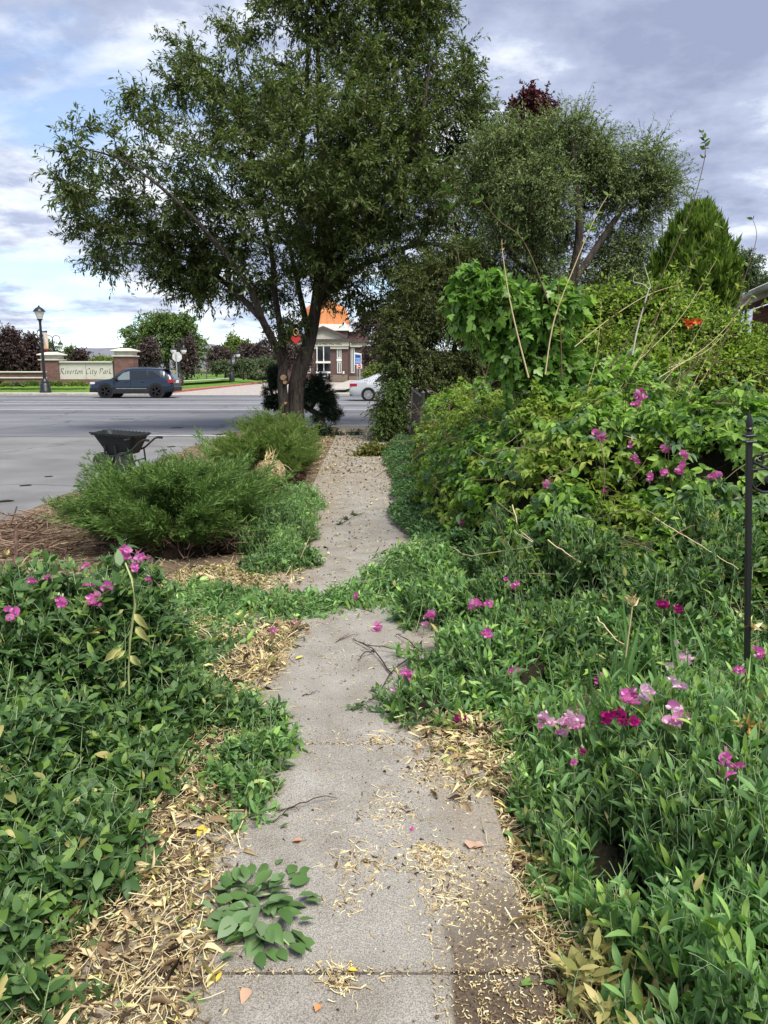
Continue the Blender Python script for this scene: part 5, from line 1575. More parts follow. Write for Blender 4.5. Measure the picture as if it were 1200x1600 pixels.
# planting bed before the garden wall, low hedge in the park
def bed():
    Y = 53.2
    for k, (px, rx, ry, m, lab) in enumerate(((10, 5, 4, 'bg_lime', 'small round lime-green bush at the left end of the wall bed'), (27, 8, 4, 'bg_olive', 'grey-green bush beside the small lime bush in the wall bed'), (50, 18, 5, 'bg_green', 'longest stretch of green planting under the garden wall'), (85, 20, 5, 'bg_green', 'green planting at the foot of the left sign pillar'), (118, 20, 5, 'bg_lime', 'yellow-green planting under the sign panel'), (2, 4, 6, 'bg_plum', 'small dark plum bush at the left edge of the wall bed'))):
        c = P(px, 604.5 - ry * .6, Y)
        s = MPP(Y)
        root = thing('bed_shrub', lab, 'shrub', (c[0], c[1], .1), 'planting in front of the park sign')
        a = Acc()
        n = 420
        d = rnd_dir(n); d[:, 2] = abs(d[:, 2])
        p = c + d * np.array((rx * s, .5, ry * s)) * (.5 + .5 * rng.random(n))[:, None] + np.array((0, 0, -ry * s * .4))
        a.leaves(p, unit(d + .6 * rnd_dir(n) + (0, 0, .4)), rnd_dir(n) + (0, 0, 1.), .2, .09, OVA)
        a.build('foliage', M[m], root)
        b = Acc()
        bs = np.stack([np.linspace(c[0] - rx * s * .7, c[0] + rx * s * .7, 7), np.full(7, c[1]), np.full(7, .05)], 1)
        b.tubes(np.stack([bs, bs + (0, 0, .15), bs + (0, 0, ry * s * .8)], 1), np.array([.02, .015, .008])[None], 4)
        b.build('stems', M['twig'], root)
bed()
root = thing('park_hedge', 'low clipped grey hedge across the lawn behind the small trees', 'hedge', (P(390, 588, 96)[0], 96, .4))
a = Acc()
x0, x1, z1 = P(352, 588, 96)[0], P(432, 588, 96)[0], P(400, 582.5, 96)[2]
n = 2200
p = np.stack([x0 + (x1 - x0) * rng.random(n), 96 + 1.2 * (rng.random(n) - .5), .3 + (z1 - .3) * rng.random(n) ** .5], 1)
a.leaves(p, rnd_dir(n), rnd_dir(n) + (0, 0, .8), .3, .16, OVA)
a.build('foliage', M['bg_olive'], root)
b = PB(); b.box(x0 - root.location.x, -.45, -.1, x1 - root.location.x, .45, z1 - .65); b.build('inner_growth', M['twig'], root)

# ================================================================== HOUSE AT THE RIGHT EDGE
def house():
    c = P(1149, 467, 15.0)
    d2 = P(1200, 443.5, 12.5)
    ez = c[2]
    ang = math.atan2(d2[1] - c[1], d2[0] - c[0])
    root = thing('house', 'low brick house corner with grey shingle roof and white fascia behind the vines', 'house', (c[0], c[1], 0), rz=ang)
    Lh = 9.0                                                      # x runs along the eave towards the camera, +y is into the house
    b = PB()
    b.box(.12, .30, 0, Lh, 7, ez - .21); b.build('wall', brick_mat('red_house_brick', (.16, .055, .04), (.22, .08, .055), (.2, .17, .15), 2.4), root)
    roof_m, nt, out = _new('grey_shingles')
    n = noise(nt, 3.0, 6, stretch=(1, 6, 6))
    principled(nt, out, ramp(nt, n, [(.3, (.10, .115, .11)), (.7, (.22, .235, .225))]), .9, .15, 0, n, .02, .6)
    b = PB()
    hgt = 1.15
    b.add([(-.0, 0, ez + .0), (Lh, 0, ez), (Lh, 3.8, ez + hgt), (0, 3.8, ez + hgt), (0, 7.6, ez), (Lh, 7.6, ez), (0, 0, ez - .06), (Lh, 0, ez - .06), (Lh, 3.8, ez + hgt - .06), (0, 3.8, ez + hgt - .06)],
          [(0, 1, 2, 3), (3, 2, 5, 4), (0, 6, 7, 1), (0, 3, 9, 6), (6, 9, 8, 7)])
    for k in range(9):                                            # shingle courses
        t0 = k / 9
        y, z = 3.8 * t0, ez + hgt * t0
        b.box(-.01, y - .012, z - .004, Lh, y + .012, z + .016)
    b.build('roof', roof_m, root)
    b = PB(); b.box(.0, -.03, ez - .20, Lh, -.003, ez - .03, bev=.004); b.build('fascia', M['white'], root)
    b = PB(); b.box(0.002, .002, ez - .195, Lh, .298, ez - .17); b.build('soffit', M['hall_dark'], root)
    b = PB(); b.box(.0, -.14, ez - .12, Lh, -.032, ez - .02, bev=.02); b.build('gutter', M['white'], root)
    f = PB(); f.box(1.6, .24, ez - 1.0, 3.6, .297, ez - .92, bev=.004); f.box(1.6, .24, ez - 2.2, 3.6, .297, ez - 2.12); f.box(1.6, .24, ez - 2.12, 1.68, .297, ez - 1.0); f.box(3.52, .24, ez - 2.12, 3.6, .297, ez - 1.0)
    w = f.build('window', M['white'], root)
    g = PB(); g.box(1.68, .27, ez - 2.12, 3.52, .295, ez - 1.0); g.build('pane', M['glass'], w)
    b = PB(); b.box(.12, .26, ez - .9, Lh, .297, ez - .84); b.build('ledge', M['galv'], root)
house()

# ================================================================== WIRE FENCE ALONG THE PATH
M['rusty'] = mat('weathered_wire', (0.10, 0.095, 0.09), 0.7, .3, .3)
def fence():
    root = thing('wire_fence', 'rusty grey chain-link fence running along the right side of the path under the vines', 'fence', (.58, 11.5, 0))
    y0, y1, h = 12.6, 17.4, 1.18
    x_at = lambda y: .60 + 0.0 * (y - 6)
    a = Acc()
    n = int((y1 - y0) / .08)
    ys = y0 + np.arange(n) * .08
    P0 = []
    for sgn in (1, -1):
        e = ys + sgn * h * .95
        st = np.stack([np.full(n, .60 + sgn * .003), ys, np.full(n, .05)], 1)
        en = np.stack([np.full(n, .60 + sgn * .003), np.clip(e, y0, y1), .05 + np.abs(np.clip(e, y0, y1) - ys) / .95], 1)
        P0.append(np.stack([st, (st + en) / 2, en], 1))
    a.tubes(np.concatenate(P0), np.full((1, 3), .0022), 3)
    a.build('wire_mesh', M['rusty'], root)
    for y in np.linspace(y0, y1, 3):
        b = PB(); b.lathe([(.028, 0), (.028, h + .04), (.034, h + .05), (.0, h + .085)], (.635 - root.location.x, y - root.location.y, 0), 10); b.build('post', M['rusty'], root, True)
    b = PB(); b.tube([(.60 - root.location.x, y0 - root.location.y, h), (.60 - root.location.x, y1 - root.location.y, h)], .02, 8); b.build('top_rail', M['rusty'], root, True)
fence()

# ================================================================== FOREGROUND PLANTING
M['pea_leaf'] = leafmat('blue_green_pea_leaf', [(0.00, (0.078, 0.173, 0.057)), (0.30, (0.123, 0.259, 0.082)), (0.60, (0.191, 0.355, 0.120)), (0.85, (0.268, 0.468, 0.162)), (0.95, (0.383, 0.591, 0.129)), (1.00, (0.494, 0.689, 0.260))], 0.38, 0.48, 0.3)
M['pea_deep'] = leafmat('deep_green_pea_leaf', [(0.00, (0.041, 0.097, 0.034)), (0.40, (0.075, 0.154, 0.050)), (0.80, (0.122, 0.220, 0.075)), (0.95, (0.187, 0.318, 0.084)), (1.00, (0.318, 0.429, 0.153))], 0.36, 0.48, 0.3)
M['pea_tip'] = leafmat('bright_pea_tip', [(0.00, (0.099, 0.187, 0.033)), (0.60, (0.165, 0.286, 0.055)), (1.00, (0.242, 0.363, 0.088))], 0.45, 0.45, 0.3)
M['pea_stem'] = leafmat('pale_pea_stem', [(0.00, (0.180, 0.288, 0.126)), (0.60, (0.288, 0.396, 0.198)), (1.00, (0.432, 0.504, 0.288))], 0.10, 0.5, 0.3)
M['creeper'] = leafmat('creeper_leaf', [(0.00, (0.088, 0.180, 0.031)), (0.35, (0.149, 0.274, 0.048)), (0.70, (0.216, 0.377, 0.066)), (0.92, (0.315, 0.510, 0.080)), (1.00, (0.433, 0.585, 0.133))], 0.45, 0.4, 0.35)
M['creeper_lime'] = leafmat('lime_creeper_leaf', [(0.00, (0.118, 0.190, 0.025)), (0.50, (0.200, 0.302, 0.045)), (0.90, (0.306, 0.403, 0.070)), (1.00, (0.400, 0.403, 0.101))], 0.45, 0.4, 0.3)
M['creeper_deep'] = leafmat('dark_creeper_leaf', [(0.00, (0.046, 0.109, 0.040)), (0.60, (0.082, 0.164, 0.064)), (1.00, (0.146, 0.237, 0.109))], 0.35, 0.4, 0.35)
M['stick'] = leafmat('brown_stem', [(0.0, (0.05, 0.035, 0.02)), (0.5, (0.12, 0.085, 0.05)), (1.0, (0.26, 0.2, 0.13))], 0.02, 0.8, 0.15)
M['straw'] = leafmat('dry_straw', [(0.00, (0.233, 0.165, 0.088)), (0.35, (0.496, 0.391, 0.209)), (0.75, (0.759, 0.641, 0.389)), (1.00, (0.824, 0.814, 0.549))], 0.12, 0.7, 0.15, (1.1, 1.0, .8))
M['dead_leaf'] = leafmat('dry_tan_leaf', [(0.00, (0.186, 0.118, 0.061)), (0.30, (0.421, 0.321, 0.183)), (0.60, (0.618, 0.515, 0.304)), (0.85, (0.741, 0.655, 0.365)), (1.00, (0.717, 0.669, 0.212))], 0.15, 0.7, 0.15, (1.1, 1.0, .8))
M['dark_litter'] = leafmat('dark_leaf_litter', [(0.00, (0.039, 0.026, 0.018)), (0.60, (0.111, 0.072, 0.047)), (1.00, (0.260, 0.182, 0.111))], 0.03, 0.9, 0.1)
M['yellow_dying'] = leafmat('yellowing_leaf', [(0.0, (0.20, 0.22, 0.07)), (0.5, (0.38, 0.36, 0.13)), (1.0, (0.54, 0.46, 0.20))], 0.30, 0.5, 0.25, (1.1, 1.0, .6))
M['dark_filler'] = soil_mat('dark_gap_filler', [(0.3, (0.014, 0.015, 0.009)), (0.55, (0.03, 0.028, 0.017)), (0.75, (0.06, 0.05, 0.03))], 45)  # dark colour stands in for the shade between the leaves
M['magenta'] = leafmat('magenta_petal', [(0.00, (0.536, 0.091, 0.294)), (0.60, (0.791, 0.194, 0.555)), (1.00, (0.816, 0.464, 0.678))], 0.45, 0.5, 0.2, (1.1, .9, 1.1))
M['pink'] = leafmat('pink_petal', [(0.00, (0.684, 0.193, 0.477)), (0.60, (0.838, 0.469, 0.657)), (1.00, (0.840, 0.690, 0.771))], 0.30, 0.5, 0.2, (1.05, .95, 1.05))
M['pale_pink'] = leafmat('pale_pink_petal', [(0.0, (0.66, 0.36, 0.52)), (0.6, (0.80, 0.58, 0.70)), (1.0, (0.84, 0.72, 0.78))], 0.3, 0.5, 0.2, (1.05, .95, 1.05))
M['wine'] = leafmat('wine_petal', [(0.0, (0.22, 0.008, 0.09)), (1.0, (0.45, 0.02, 0.2))], 0.25, 0.5, 0.2, (1.1, .9, 1.1))
M['lilac'] = leafmat('lilac_petal', [(0.0, (0.25, 0.14, 0.48)), (1.0, (0.45, 0.3, 0.62))], 0.25, 0.5, 0.2)

def ell_z(bumps, x, y):
    z = np.zeros_like(np.asarray(x, float))
    for cx, cy, rx, ry, h in bumps:
        d = 1 - ((x - cx) / rx) ** 2 - ((y - cy) / ry) ** 2
        z = np.maximum(z, np.where(d > 0, h * np.sqrt(np.maximum(d, 0)), 0))
    return z

def shell(bumps, n, zmin=0.0, back=0.35, lump=0.22):
    """points and normals over the union of half ellipsoids, lumpy"""
    ar = np.array([rx * ry + 1.1 * h * (rx + ry) for _, _, rx, ry, h in bumps]); ar /= ar.sum()
    out_p, out_n = [], []
    got = 0
    while got < n:
        m = int((n - got) * 1.6) + 50
        k = rng.choice(len(bumps), m, p=ar)
        B = np.array(bumps)[k]
        d = rnd_dir(m); d[:, 2] = np.abs(d[:, 2])
        rad = B[:, 2:5]
        lp = 1 + lump * (vn(d[:, 0] * 3 + B[:, 0] * 5, d[:, 1] * 3 + d[:, 2] * 3 + B[:, 1] * 5, 0.8, 9) - 0.55)
        p = B[:, :2].copy()
        p = np.concatenate([p, np.zeros((m, 1))], 1) + d * rad * lp[:, None]
        nn = unit(d / rad)
        keep = (ell_z(bumps, p[:, 0], p[:, 1]) * 0.9 <= p[:, 2] + 0.03) & (p[:, 2] > zmin)
        away = (nn * (np.array((0, 0, CAM_H)) - p)).sum(1) < 0
        keep &= ~(away & (rng.random(m) > back))
        out_p.append(p[keep]); out_n.append(nn[keep]); got += keep.sum()
    return np.concatenate(out_p)[:n], np.concatenate(out_n)[:n]

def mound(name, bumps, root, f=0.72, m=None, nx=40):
    """dark solid added inside the thicket to fill gaps: lower, rough copy of its bumps"""
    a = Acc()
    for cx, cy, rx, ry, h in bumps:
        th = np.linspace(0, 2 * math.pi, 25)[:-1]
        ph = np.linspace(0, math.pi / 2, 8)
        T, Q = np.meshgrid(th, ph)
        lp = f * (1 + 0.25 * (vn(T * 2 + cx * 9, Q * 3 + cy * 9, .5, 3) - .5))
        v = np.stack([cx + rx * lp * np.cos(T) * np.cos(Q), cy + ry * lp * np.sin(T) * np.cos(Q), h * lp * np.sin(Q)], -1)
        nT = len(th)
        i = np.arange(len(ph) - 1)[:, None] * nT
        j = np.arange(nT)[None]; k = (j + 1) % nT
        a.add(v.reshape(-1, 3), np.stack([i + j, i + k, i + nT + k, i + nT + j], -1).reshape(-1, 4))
    return a.build(name, m or M['dark_filler'], root)

def pea_plant(name, label, bumps, n, cat='plant', leaf=(0.055, 0.36), nodes=6, slen=0.34, mats=('pea_leaf', 'pea_tip'), group=None, zmin=0.0, upb=0.6, tendrils=0.25, lie=False, core=True, erect=0.0, lump=.30):
    cx, cy = bumps[0][0], bumps[0][1]
    root = thing(name, label, cat, (cx, cy, 0), group)
    p, nn = shell(bumps, n, zmin, .35, lump)
    N = n
    t = unit(nn * (0.45 if not lie else 0.15) + np.array((0, 0, upb if not lie else 0.05)) + rnd_dir(N) * (0.55 if not lie else 1.0) * np.array((1, 1, .7 if not lie else .15)))
    depth = rng.exponential(0.055, N)
    tip = p - nn * depth[:, None] + t * 0.05
    L = slen * (0.5 + 0.8 * rng.random(N))
    bend = rnd_dir(N) * 0.22
    s = np.linspace(0, 1, 6)
    back_ = (1 - s)[None, :, None]
    st = tip[:, None] - t[:, None] * L[:, None, None] * back_ + bend[:, None] * (L[:, None, None] * back_ ** 2) + np.array((0, 0, -0.18)) * (L[:, None, None] * back_ ** 2)
    st[..., 2] = np.maximum(st[..., 2], 0.012)
    a = Acc()
    sa = Acc()
    sa.tubes(st, np.linspace(0.0030, 0.0014, 6)[None], 3, 0)
    u = (np.arange(nodes) + 0.5) / nodes
    u = 0.22 + 0.76 * u[None] + 0.04 * rng.normal(size=(N, nodes))
    u = np.clip(u, 0, 0.999) * 5
    i0 = u.astype(int); f = (u - i0)[..., None]
    ii = np.arange(N)[:, None]
    lp = st[ii, i0] * (1 - f) + st[ii, i0 + 1] * f
    td = unit(st[ii, i0 + 1] - st[ii, i0])
    side = rng.normal(size=(N, nodes, 3)); side -= (side * td).sum(-1, keepdims=True) * td; side = unit(side)
    sz_ = leaf[0] * (0.42 + 0.95 * rng.random((N, nodes)) ** 1.2) * np.linspace(1.1, 0.75, nodes)[None]
    tipm = (np.arange(nodes)[None] >= nodes - 1) & (rng.random((N, 1)) < 0.30)
    for sg_ in (1, -1):
        d = unit(td * (0.75 + erect) + side * sg_ * (0.8 - .3 * erect) + 0.25 * rng.normal(size=td.shape))
        nr = unit(td * 0.55 - side * sg_ * 0.3 + np.array((0, 0, 0.7)) + 0.35 * rng.normal(size=td.shape))
        yel = rng.random(sz_.shape) < .018
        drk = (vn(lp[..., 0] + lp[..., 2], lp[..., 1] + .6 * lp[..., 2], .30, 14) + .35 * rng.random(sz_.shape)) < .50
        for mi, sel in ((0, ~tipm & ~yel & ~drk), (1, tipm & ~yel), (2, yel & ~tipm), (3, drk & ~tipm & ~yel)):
            q = sz_[sel]
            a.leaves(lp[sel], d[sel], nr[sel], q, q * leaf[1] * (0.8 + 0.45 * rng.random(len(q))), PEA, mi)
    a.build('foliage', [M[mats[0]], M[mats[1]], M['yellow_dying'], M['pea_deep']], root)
    k = int(N * tendrils)
    if k:                                                       # curly tendrils at the tips
        tp = st[:k, -1]; td_ = unit(st[:k, -1] - st[:k, -2]); sd_ = unit(np.cross(td_, rnd_dir(k)))
        q = np.linspace(0, 1, 7)[None, :, None]
        tl = 0.05 + 0.06 * rng.random(k)[:, None, None]
        curl = tp[:, None] + td_[:, None] * tl * q + sd_[:, None] * tl * 0.5 * np.sin(q * 5) * q + np.array((0, 0, -1)) * tl * 0.4 * q ** 2
        sa.tubes(curl, np.full((1, 7), 0.0007), 3, 0)
    sa.build('stems', M['pea_stem'], root)
    if core:
        mound('dark_filler', bumps, root, 0.56)
    return root

def palmate(a, pos, nrm, down, size, m):
    """five leaflets fanned round the stalk end"""
    N = len(pos)
    d0 = down - (down * nrm).sum(1, keepdims=True) * nrm
    d0 = unit(d0 + 1e-5 + 0.3 * rng.normal(size=(N, 3)))
    sd = np.cross(nrm, d0)
    for an, k in ((0, 1.0), (48, 0.92), (-48, 0.92), (98, 0.68), (-98, 0.68)):
        an = R(an) + 0.16 * rng.normal(size=N)
        d = d0 * np.cos(an)[:, None] + sd * np.sin(an)[:, None] + nrm * -0.12
        s = size * k * (0.85 + 0.3 * rng.random(N))
        a.leaves(pos + d * 0.008, d, nrm + 0.22 * rng.normal(size=(N, 3)), s, s * 0.46, OVA, m)

def creeper_plant(name, label, bumps, n, size=0.085, zmin=0.0, lime=0.2, cat='climbing plant', core=0.78, deep=0.25, group=None, limef=None):
    cx, cy = bumps[0][0], bumps[0][1]
    root = thing(name, label, cat, (cx, cy, 0), group)
    p, nn = shell(bumps, n, zmin, 0.3, 0.3)
    depth = rng.exponential(0.06, n)
    pos = p - nn * depth[:, None] + 0.03 * rng.normal(size=(n, 3))
    nr = unit(nn * 0.55 + np.array((0, 0, 0.55)) + 0.42 * rng.normal(size=(n, 3)))
    down = nn * 0.6 + np.array((0, 0, -1.0)) + 0.4 * rng.normal(size=(n, 3))
    a = Acc()
    cl = vn(pos[:, 0] * 1.0 + pos[:, 2], pos[:, 1] + pos[:, 2] * .7, 0.33, 21)
    lf = lime if limef is None else limef(pos)
    is_l = (cl + 0.25 * rng.random(n)) > (1.12 - np.asarray(lf))
    is_d = (~is_l) & (rng.random(n) < deep)
    sz_ = size * (0.55 + 0.7 * rng.random(n))
    for mi, sel in ((0, ~is_l & ~is_d), (1, is_l), (2, is_d)):
        if sel.any(): palmate(a, pos[sel], nr[sel], down[sel], sz_[sel] * (0.8 if mi == 1 else 1.0), mi)
    a.build('foliage', [M['creeper'], M['creeper_lime'], M['creeper_deep']], root)
    s = Acc()
    k = max(40, n // 14)
    i = rng.choice(n, k)
    e = pos[i]
    d = unit(nn[i] * .4 + rnd_dir(k) + (0, 0, .2))
    L = .25 + .4 * rng.random(k)
    q = np.linspace(0, 1, 6)[None, :, None]
    st = e[:, None] - d[:, None] * L[:, None, None] * (1 - q) + rnd_dir(k)[:, None] * .08 * np.sin(q * 3.1)
    st[..., 2] = np.maximum(st[..., 2], .01)
    s.tubes(st, np.linspace(.0035, .0015, 6)[None], 4)
    s.build('stems', M['stick'], root)
    mound('dark_filler', bumps, root, core)
    return root

# ---- the bank on the right
B_FRONT = [(1.14, 1.75, .60, .72, .42), (1.45, 2.35, .75, .6, .56), (1.04, 2.62, .46, .42, .46), (1.75, 1.9, .6, .9, .58), (.80, 1.45, .30, .5, .18), (1.75, 2.9, .6, .45, .50), (.70, 3.1, .22, .26, .2), (.72, 2.15, .26, .40, .20), (.66, 2.62, .2, .3, .2), (1.05, 1.95, .5, .6, .44), (2.5, 2.5, .6, .8, .52), (2.7, 3.4, .6, .5, .55)]
B_MID = [(.62, 3.85, .52, .50, .30), (.22, 3.42, .28, .30, .15), (1.05, 4.0, .55, .45, .36), (.50, 4.75, .46, .5, .30), (.42, 5.5, .34, .55, .26), (1.7, 3.75, .5, .4, .36)]
B_BANK = [(1.60, 5.75, .90, .80, 1.36), (2.40, 5.50, .95, .90, 1.50), (3.3, 5.3, 1.0, .95, 1.52), (1.25, 6.8, .72, 1.1, 1.38), (2.6, 7.2, 1.6, 1.5, 1.72), (4.4, 6.8, 1.5, 1.6, 1.75), (1.35, 5.1, .6, .5, .80), (2.0, 4.85, .6, .5, .92), (2.9, 4.6, .7, .5, 1.0), (1.9, 6.3, .8, .7, 1.52)]
B_FENCE = [(.98, 7.9, .60, 1.2, 1.34), (.96, 9.7, .60, 1.3, 1.20), (.92, 11.6, .55, 1.4, 1.24), (.95, 13.2, .36, 1.2, 1.16), (1.2, 10.5, .7, 3.0, 1.34), (.80, 7.2, .40, .8, .85)]
B_FOOT = [(1.25, 4.72, .60, .46, .66), (1.95, 4.42, .65, .46, .74), (2.7, 4.2, .65, .46, .76), (.95, 5.3, .46, .6, .60), (2.3, 3.75, .55, .42, .58), (.78, 4.6, .40, .40, .44), (1.5, 4.05, .5, .36, .52)]
pea_plant('sweet_pea_plant', 'sweet pea in the right foreground with broad blue-green leaves and pink and magenta flowers', B_FRONT, 4500, leaf=(.070, .30), nodes=6, slen=.46, upb=1.5, erect=.5, group='sweet pea plants')
pea_mid = pea_plant('sweet_pea_plant', 'sweet pea tumbling over the right edge of the path beside the fallen thorny twig', B_MID, 1800, leaf=(.066, .33), erect=.3, lump=.5, nodes=6, slen=.32, group='sweet pea plants', upb=.35)
pea_foot = pea_plant('sweet_pea_plant', 'sweet pea climbing the front of the creeper bank, with magenta flowers high up', B_FOOT, 1900, leaf=(.066, .34), erect=.3, lump=.5, nodes=6, slen=.36, mats=('pea_deep', 'pea_tip'), group='sweet pea plants', zmin=.03)
creeper_plant('creeper_bank', 'wide bank of five-fingered creeper leaves filling the right of the picture', B_BANK + [(1.0, 4.95, .40, .40, .52), (1.75, 4.55, .45, .35, .66), (2.5, 4.3, .5, .36, .70)], 10500, .082, zmin=.12, lime=.34)
creeper_plant('fence_creeper', 'lime and green creeper covering the wire fence along the path', B_FENCE, 6800, .072, zmin=.05, lime=.52, deep=.3)
ALLB = B_FRONT + B_MID + B_BANK + B_FENCE + B_FOOT

def pea_overlay(root, bumps, n, leaf, zmin, zmax, mats):
    pass

# bright green lobed vine on the fence top, tangle behind, both on twigs
M['lobed'] = leafmat('lobed_vine_leaf', [(0.00, (0.093, 0.196, 0.042)), (0.40, (0.149, 0.286, 0.058)), (0.80, (0.235, 0.406, 0.083)), (1.00, (0.374, 0.556, 0.167))], 0.45, 0.35, 0.4)
def lobed_vine():
    Y = 6.6
    s = MPP(Y)
    root = thing('lobed_vine', 'bright green vine with large lobed leaves rising above the creeper bank', 'climbing plant', P(800, 640, Y) * (1, 1, 0))
    bl = [(752, 455, 36, 32, 0), (735, 482, 22, 20, 0), (770, 440, 26, 20, 0), (800, 478, 36, 28, .1), (845, 478, 40, 34, .1), (785, 515, 24, 24, .2), (848, 525, 30, 32, .2), (872, 462, 20, 18, .1), (815, 560, 40, 26, .2), (860, 565, 34, 26, .2), (840, 600, 50, 24, .2), (900, 585, 40, 30, .3)]
    blobs = [(P(px, py, Y + dy), (rx * s, .75 * rx * s, ry * s)) for px, py, rx, ry, dy in bl]
    limbs = [(PX([(812, 690, .2), (806, 600, .2), (795, 520, .1), (775, 470, 0)], Y), [.014, .012, .009, .005]), (PX([(820, 690, .2), (828, 600, .2), (840, 520, .1), (846, 460, 0)], Y), [.014, .012, .009, .005])]
    grow_tree(root, limbs, blobs, 210, 4, 5, .20, (.08, .92), LOB, (M['twig'], M['lobed']), .45, .4, crown_name='foliage', br_r=.008)
lobed_vine()
M['tangle'] = leafmat('tangle_leaf', [(0.00, (0.114, 0.194, 0.029)), (0.50, (0.209, 0.329, 0.049)), (0.85, (0.321, 0.463, 0.070)), (1.00, (0.493, 0.503, 0.128))], 0.46, 0.45, 0.3)
def tangle():
    Y = 8.2
    s = MPP(Y)
    root = thing('tangled_shrub', 'loose tangled shrub of small yellow-green leaves between the creeper bank and the house', 'shrub', P(1060, 640, Y) * (1, 1, 0))
    bl = [(930, 565, 50, 40, -.3), (990, 550, 50, 44, 0), (1050, 535, 60, 52, 0), (1110, 540, 60, 54, .1), (900, 540, 30, 40, .2), (1030, 480, 34, 30, .2), (985, 480, 24, 30, .2), (930, 490, 20, 30, .2), (1170, 560, 50, 34, .1), (1090, 510, 44, 26, .3), (1010, 515, 26, 26, .2), (960, 540, 24, 26, .2), (1150, 580, 60, 30, -.3), (1040, 590, 80, 24, -.4)]
    blobs = [(P(px, py, Y + dy), (rx * s, .8 * rx * s, ry * s)) for px, py, rx, ry, dy in bl]
    limbs = [(PX([(a, 660, .2), (a + 4, 600, .1), (a + c, 530, 0)], Y), [.02, .014, .006]) for a, c in ((940, -10), (1010, 20), (1070, 30), (1130, 40), (1180, 20))]
    grow_tree(root, limbs, blobs, 640, 7, 10, .28, (.052, .5), OVA, (M['stick'], M['tangle']), .15, .3, crown_name='foliage', br_r=.009, up=.3)
tangle()

# long shoots standing out of the thicket
def shoot(label, pts, r0, leaf_n, leaf_L, m, sm='stick', group='long shoots above the bank', tip=True):
    pts = np.array(pts)
    k = 4 * len(pts)
    s = np.linspace(0, len(pts) - 1, k); i0 = np.clip(s.astype(int), 0, len(pts) - 2); f = (s - i0)[:, None]
    p_1, p_2, a, b_ = pts[np.maximum(i0 - 1, 0)], pts[np.minimum(i0 + 2, len(pts) - 1)], pts[i0], pts[i0 + 1]
    c = 0.5 * (2 * a + (b_ - p_1) * f + (2 * p_1 - 5 * a + 4 * b_ - p_2) * f ** 2 + (3 * a - p_1 - 3 * b_ + p_2) * f ** 3)
    root = thing('vine_shoot', label, 'plant shoot', (pts[0][0], pts[0][1], pts[0][2]), group)
    t = Acc(); t.tubes(c[None], np.linspace(r0, r0 * .3, k)[None], 5); t.build('stem', M[sm], root)
    if leaf_n:
        u = np.sort(.25 + .75 * rng.random(leaf_n)) if tip else rng.random(leaf_n)
        u[-1] = .995; u = u * (k - 1.001)
        i0 = u.astype(int); f = (u - i0)[:, None]
        lp = c[i0] * (1 - f) + c[i0 + 1] * f
        td = unit(c[i0 + 1] - c[i0])
        a = Acc()
        for sg_ in (1, -1):
            sd_ = unit(np.cross(td, np.array((.2, 1, .1)) + .6 * rng.normal(size=td.shape))) * sg_
            L = leaf_L * (.6 + .6 * rng.random(leaf_n))
            a.leaves(lp, unit(td * .5 + sd_ * .8 + .2 * rng.normal(size=td.shape)), unit(rng.normal(size=td.shape) + (0, 0, .8)), L, L * .5, OVA)
        a.build('foliage', M[m], root)
Yc = 6.2
shoot('tallest shoot, bare stem with a row of small leaves against the sky', PX([(935, 600, 0), (975, 540, 0), (1035, 430, 0), (1078, 330, 0), (1098, 262, 0), (1102, 228, 0), (1096, 206, 0)], Yc), .006, 14, .05, 'fresh_leaf')
shoot('leaning shoot ending in a small leaf pair left of the house gable tree', PX([(960, 590, 0), (1010, 520, 0), (1060, 440, 0), (1105, 375, 0), (1121, 353, 0)], Yc), .005, 5, .06, 'fresh_leaf')
shoot('thin shoot with a leafy tip at the photo\'s right edge above the roof', PX([(1105, 590, 0), (1145, 500, 0), (1165, 430, 0), (1182, 372, 0), (1176, 342, 0)], Yc), .005, 5, .055, 'fresh_leaf')
shoot('upright leafy shoot before the dark tree, leftmost of the shoots', PX([(760, 600, 0), (730, 480, 0), (705, 330, 0), (696, 290, 0), (692, 252, 0)], Yc + .4), .005, 9, .075, 'fresh_leaf')
shoot('arching shoot with paired leaves right of the leftmost shoot', PX([(860, 480, 0), (820, 380, 0), (780, 345, 0), (750, 310, 0), (744, 298, 0)], Yc + .3), .006, 9, .07, 'fresh_leaf')
shoot('bare tan cane leaning left across the lobed vine', PX([(826, 590, 0), (808, 520, 0), (795, 460, 0), (786, 400, 0), (784, 375, 0)], Yc - .4), .007, 3, .03, 'yellow_dying', 'straw')
shoot('pale cane rising from the lobed vine to the right', PX([(852, 585, 0), (866, 500, 0), (900, 410, 0), (930, 340, 0), (950, 305, 0)], Yc - .3), .006, 10, .05, 'tangle', 'straw')
shoot('upright brown cane right of the lobed vine', PX([(878, 590, 0), (876, 520, 0), (872, 460, 0), (880, 410, 0)], Yc - .3), .005, 8, .05, 'tangle')
shoot('white forked dead stem before the bright cone evergreen', PX([(990, 552, 0), (997, 510, 0), (1012, 455, 0), (1014, 445, 0), (1006, 412, 0)], Yc), .008, 0, .05, 'tangle', 'white_stem') if False else None
M['white_stem'] = mat('bleached_dead_stem', (0.5, 0.47, 0.42), .8, .2, 0, .2, 20)
shoot('bleached forked dead stem before the cone shaped evergreen', PX([(988, 555, 0), (997, 510, 0), (1013, 455, 0), (1016, 447, 0), (1006, 412, 0)], Yc), .008, 0, .05, 'tangle', 'white_stem')
shoot('crooked bleached side stem beside the forked dead stem', PX([(1014, 452, 0), (1004, 444, 0), (990, 440, 0), (992, 428, 0)], Yc), .005, 0, .05, 'tangle', 'white_stem')
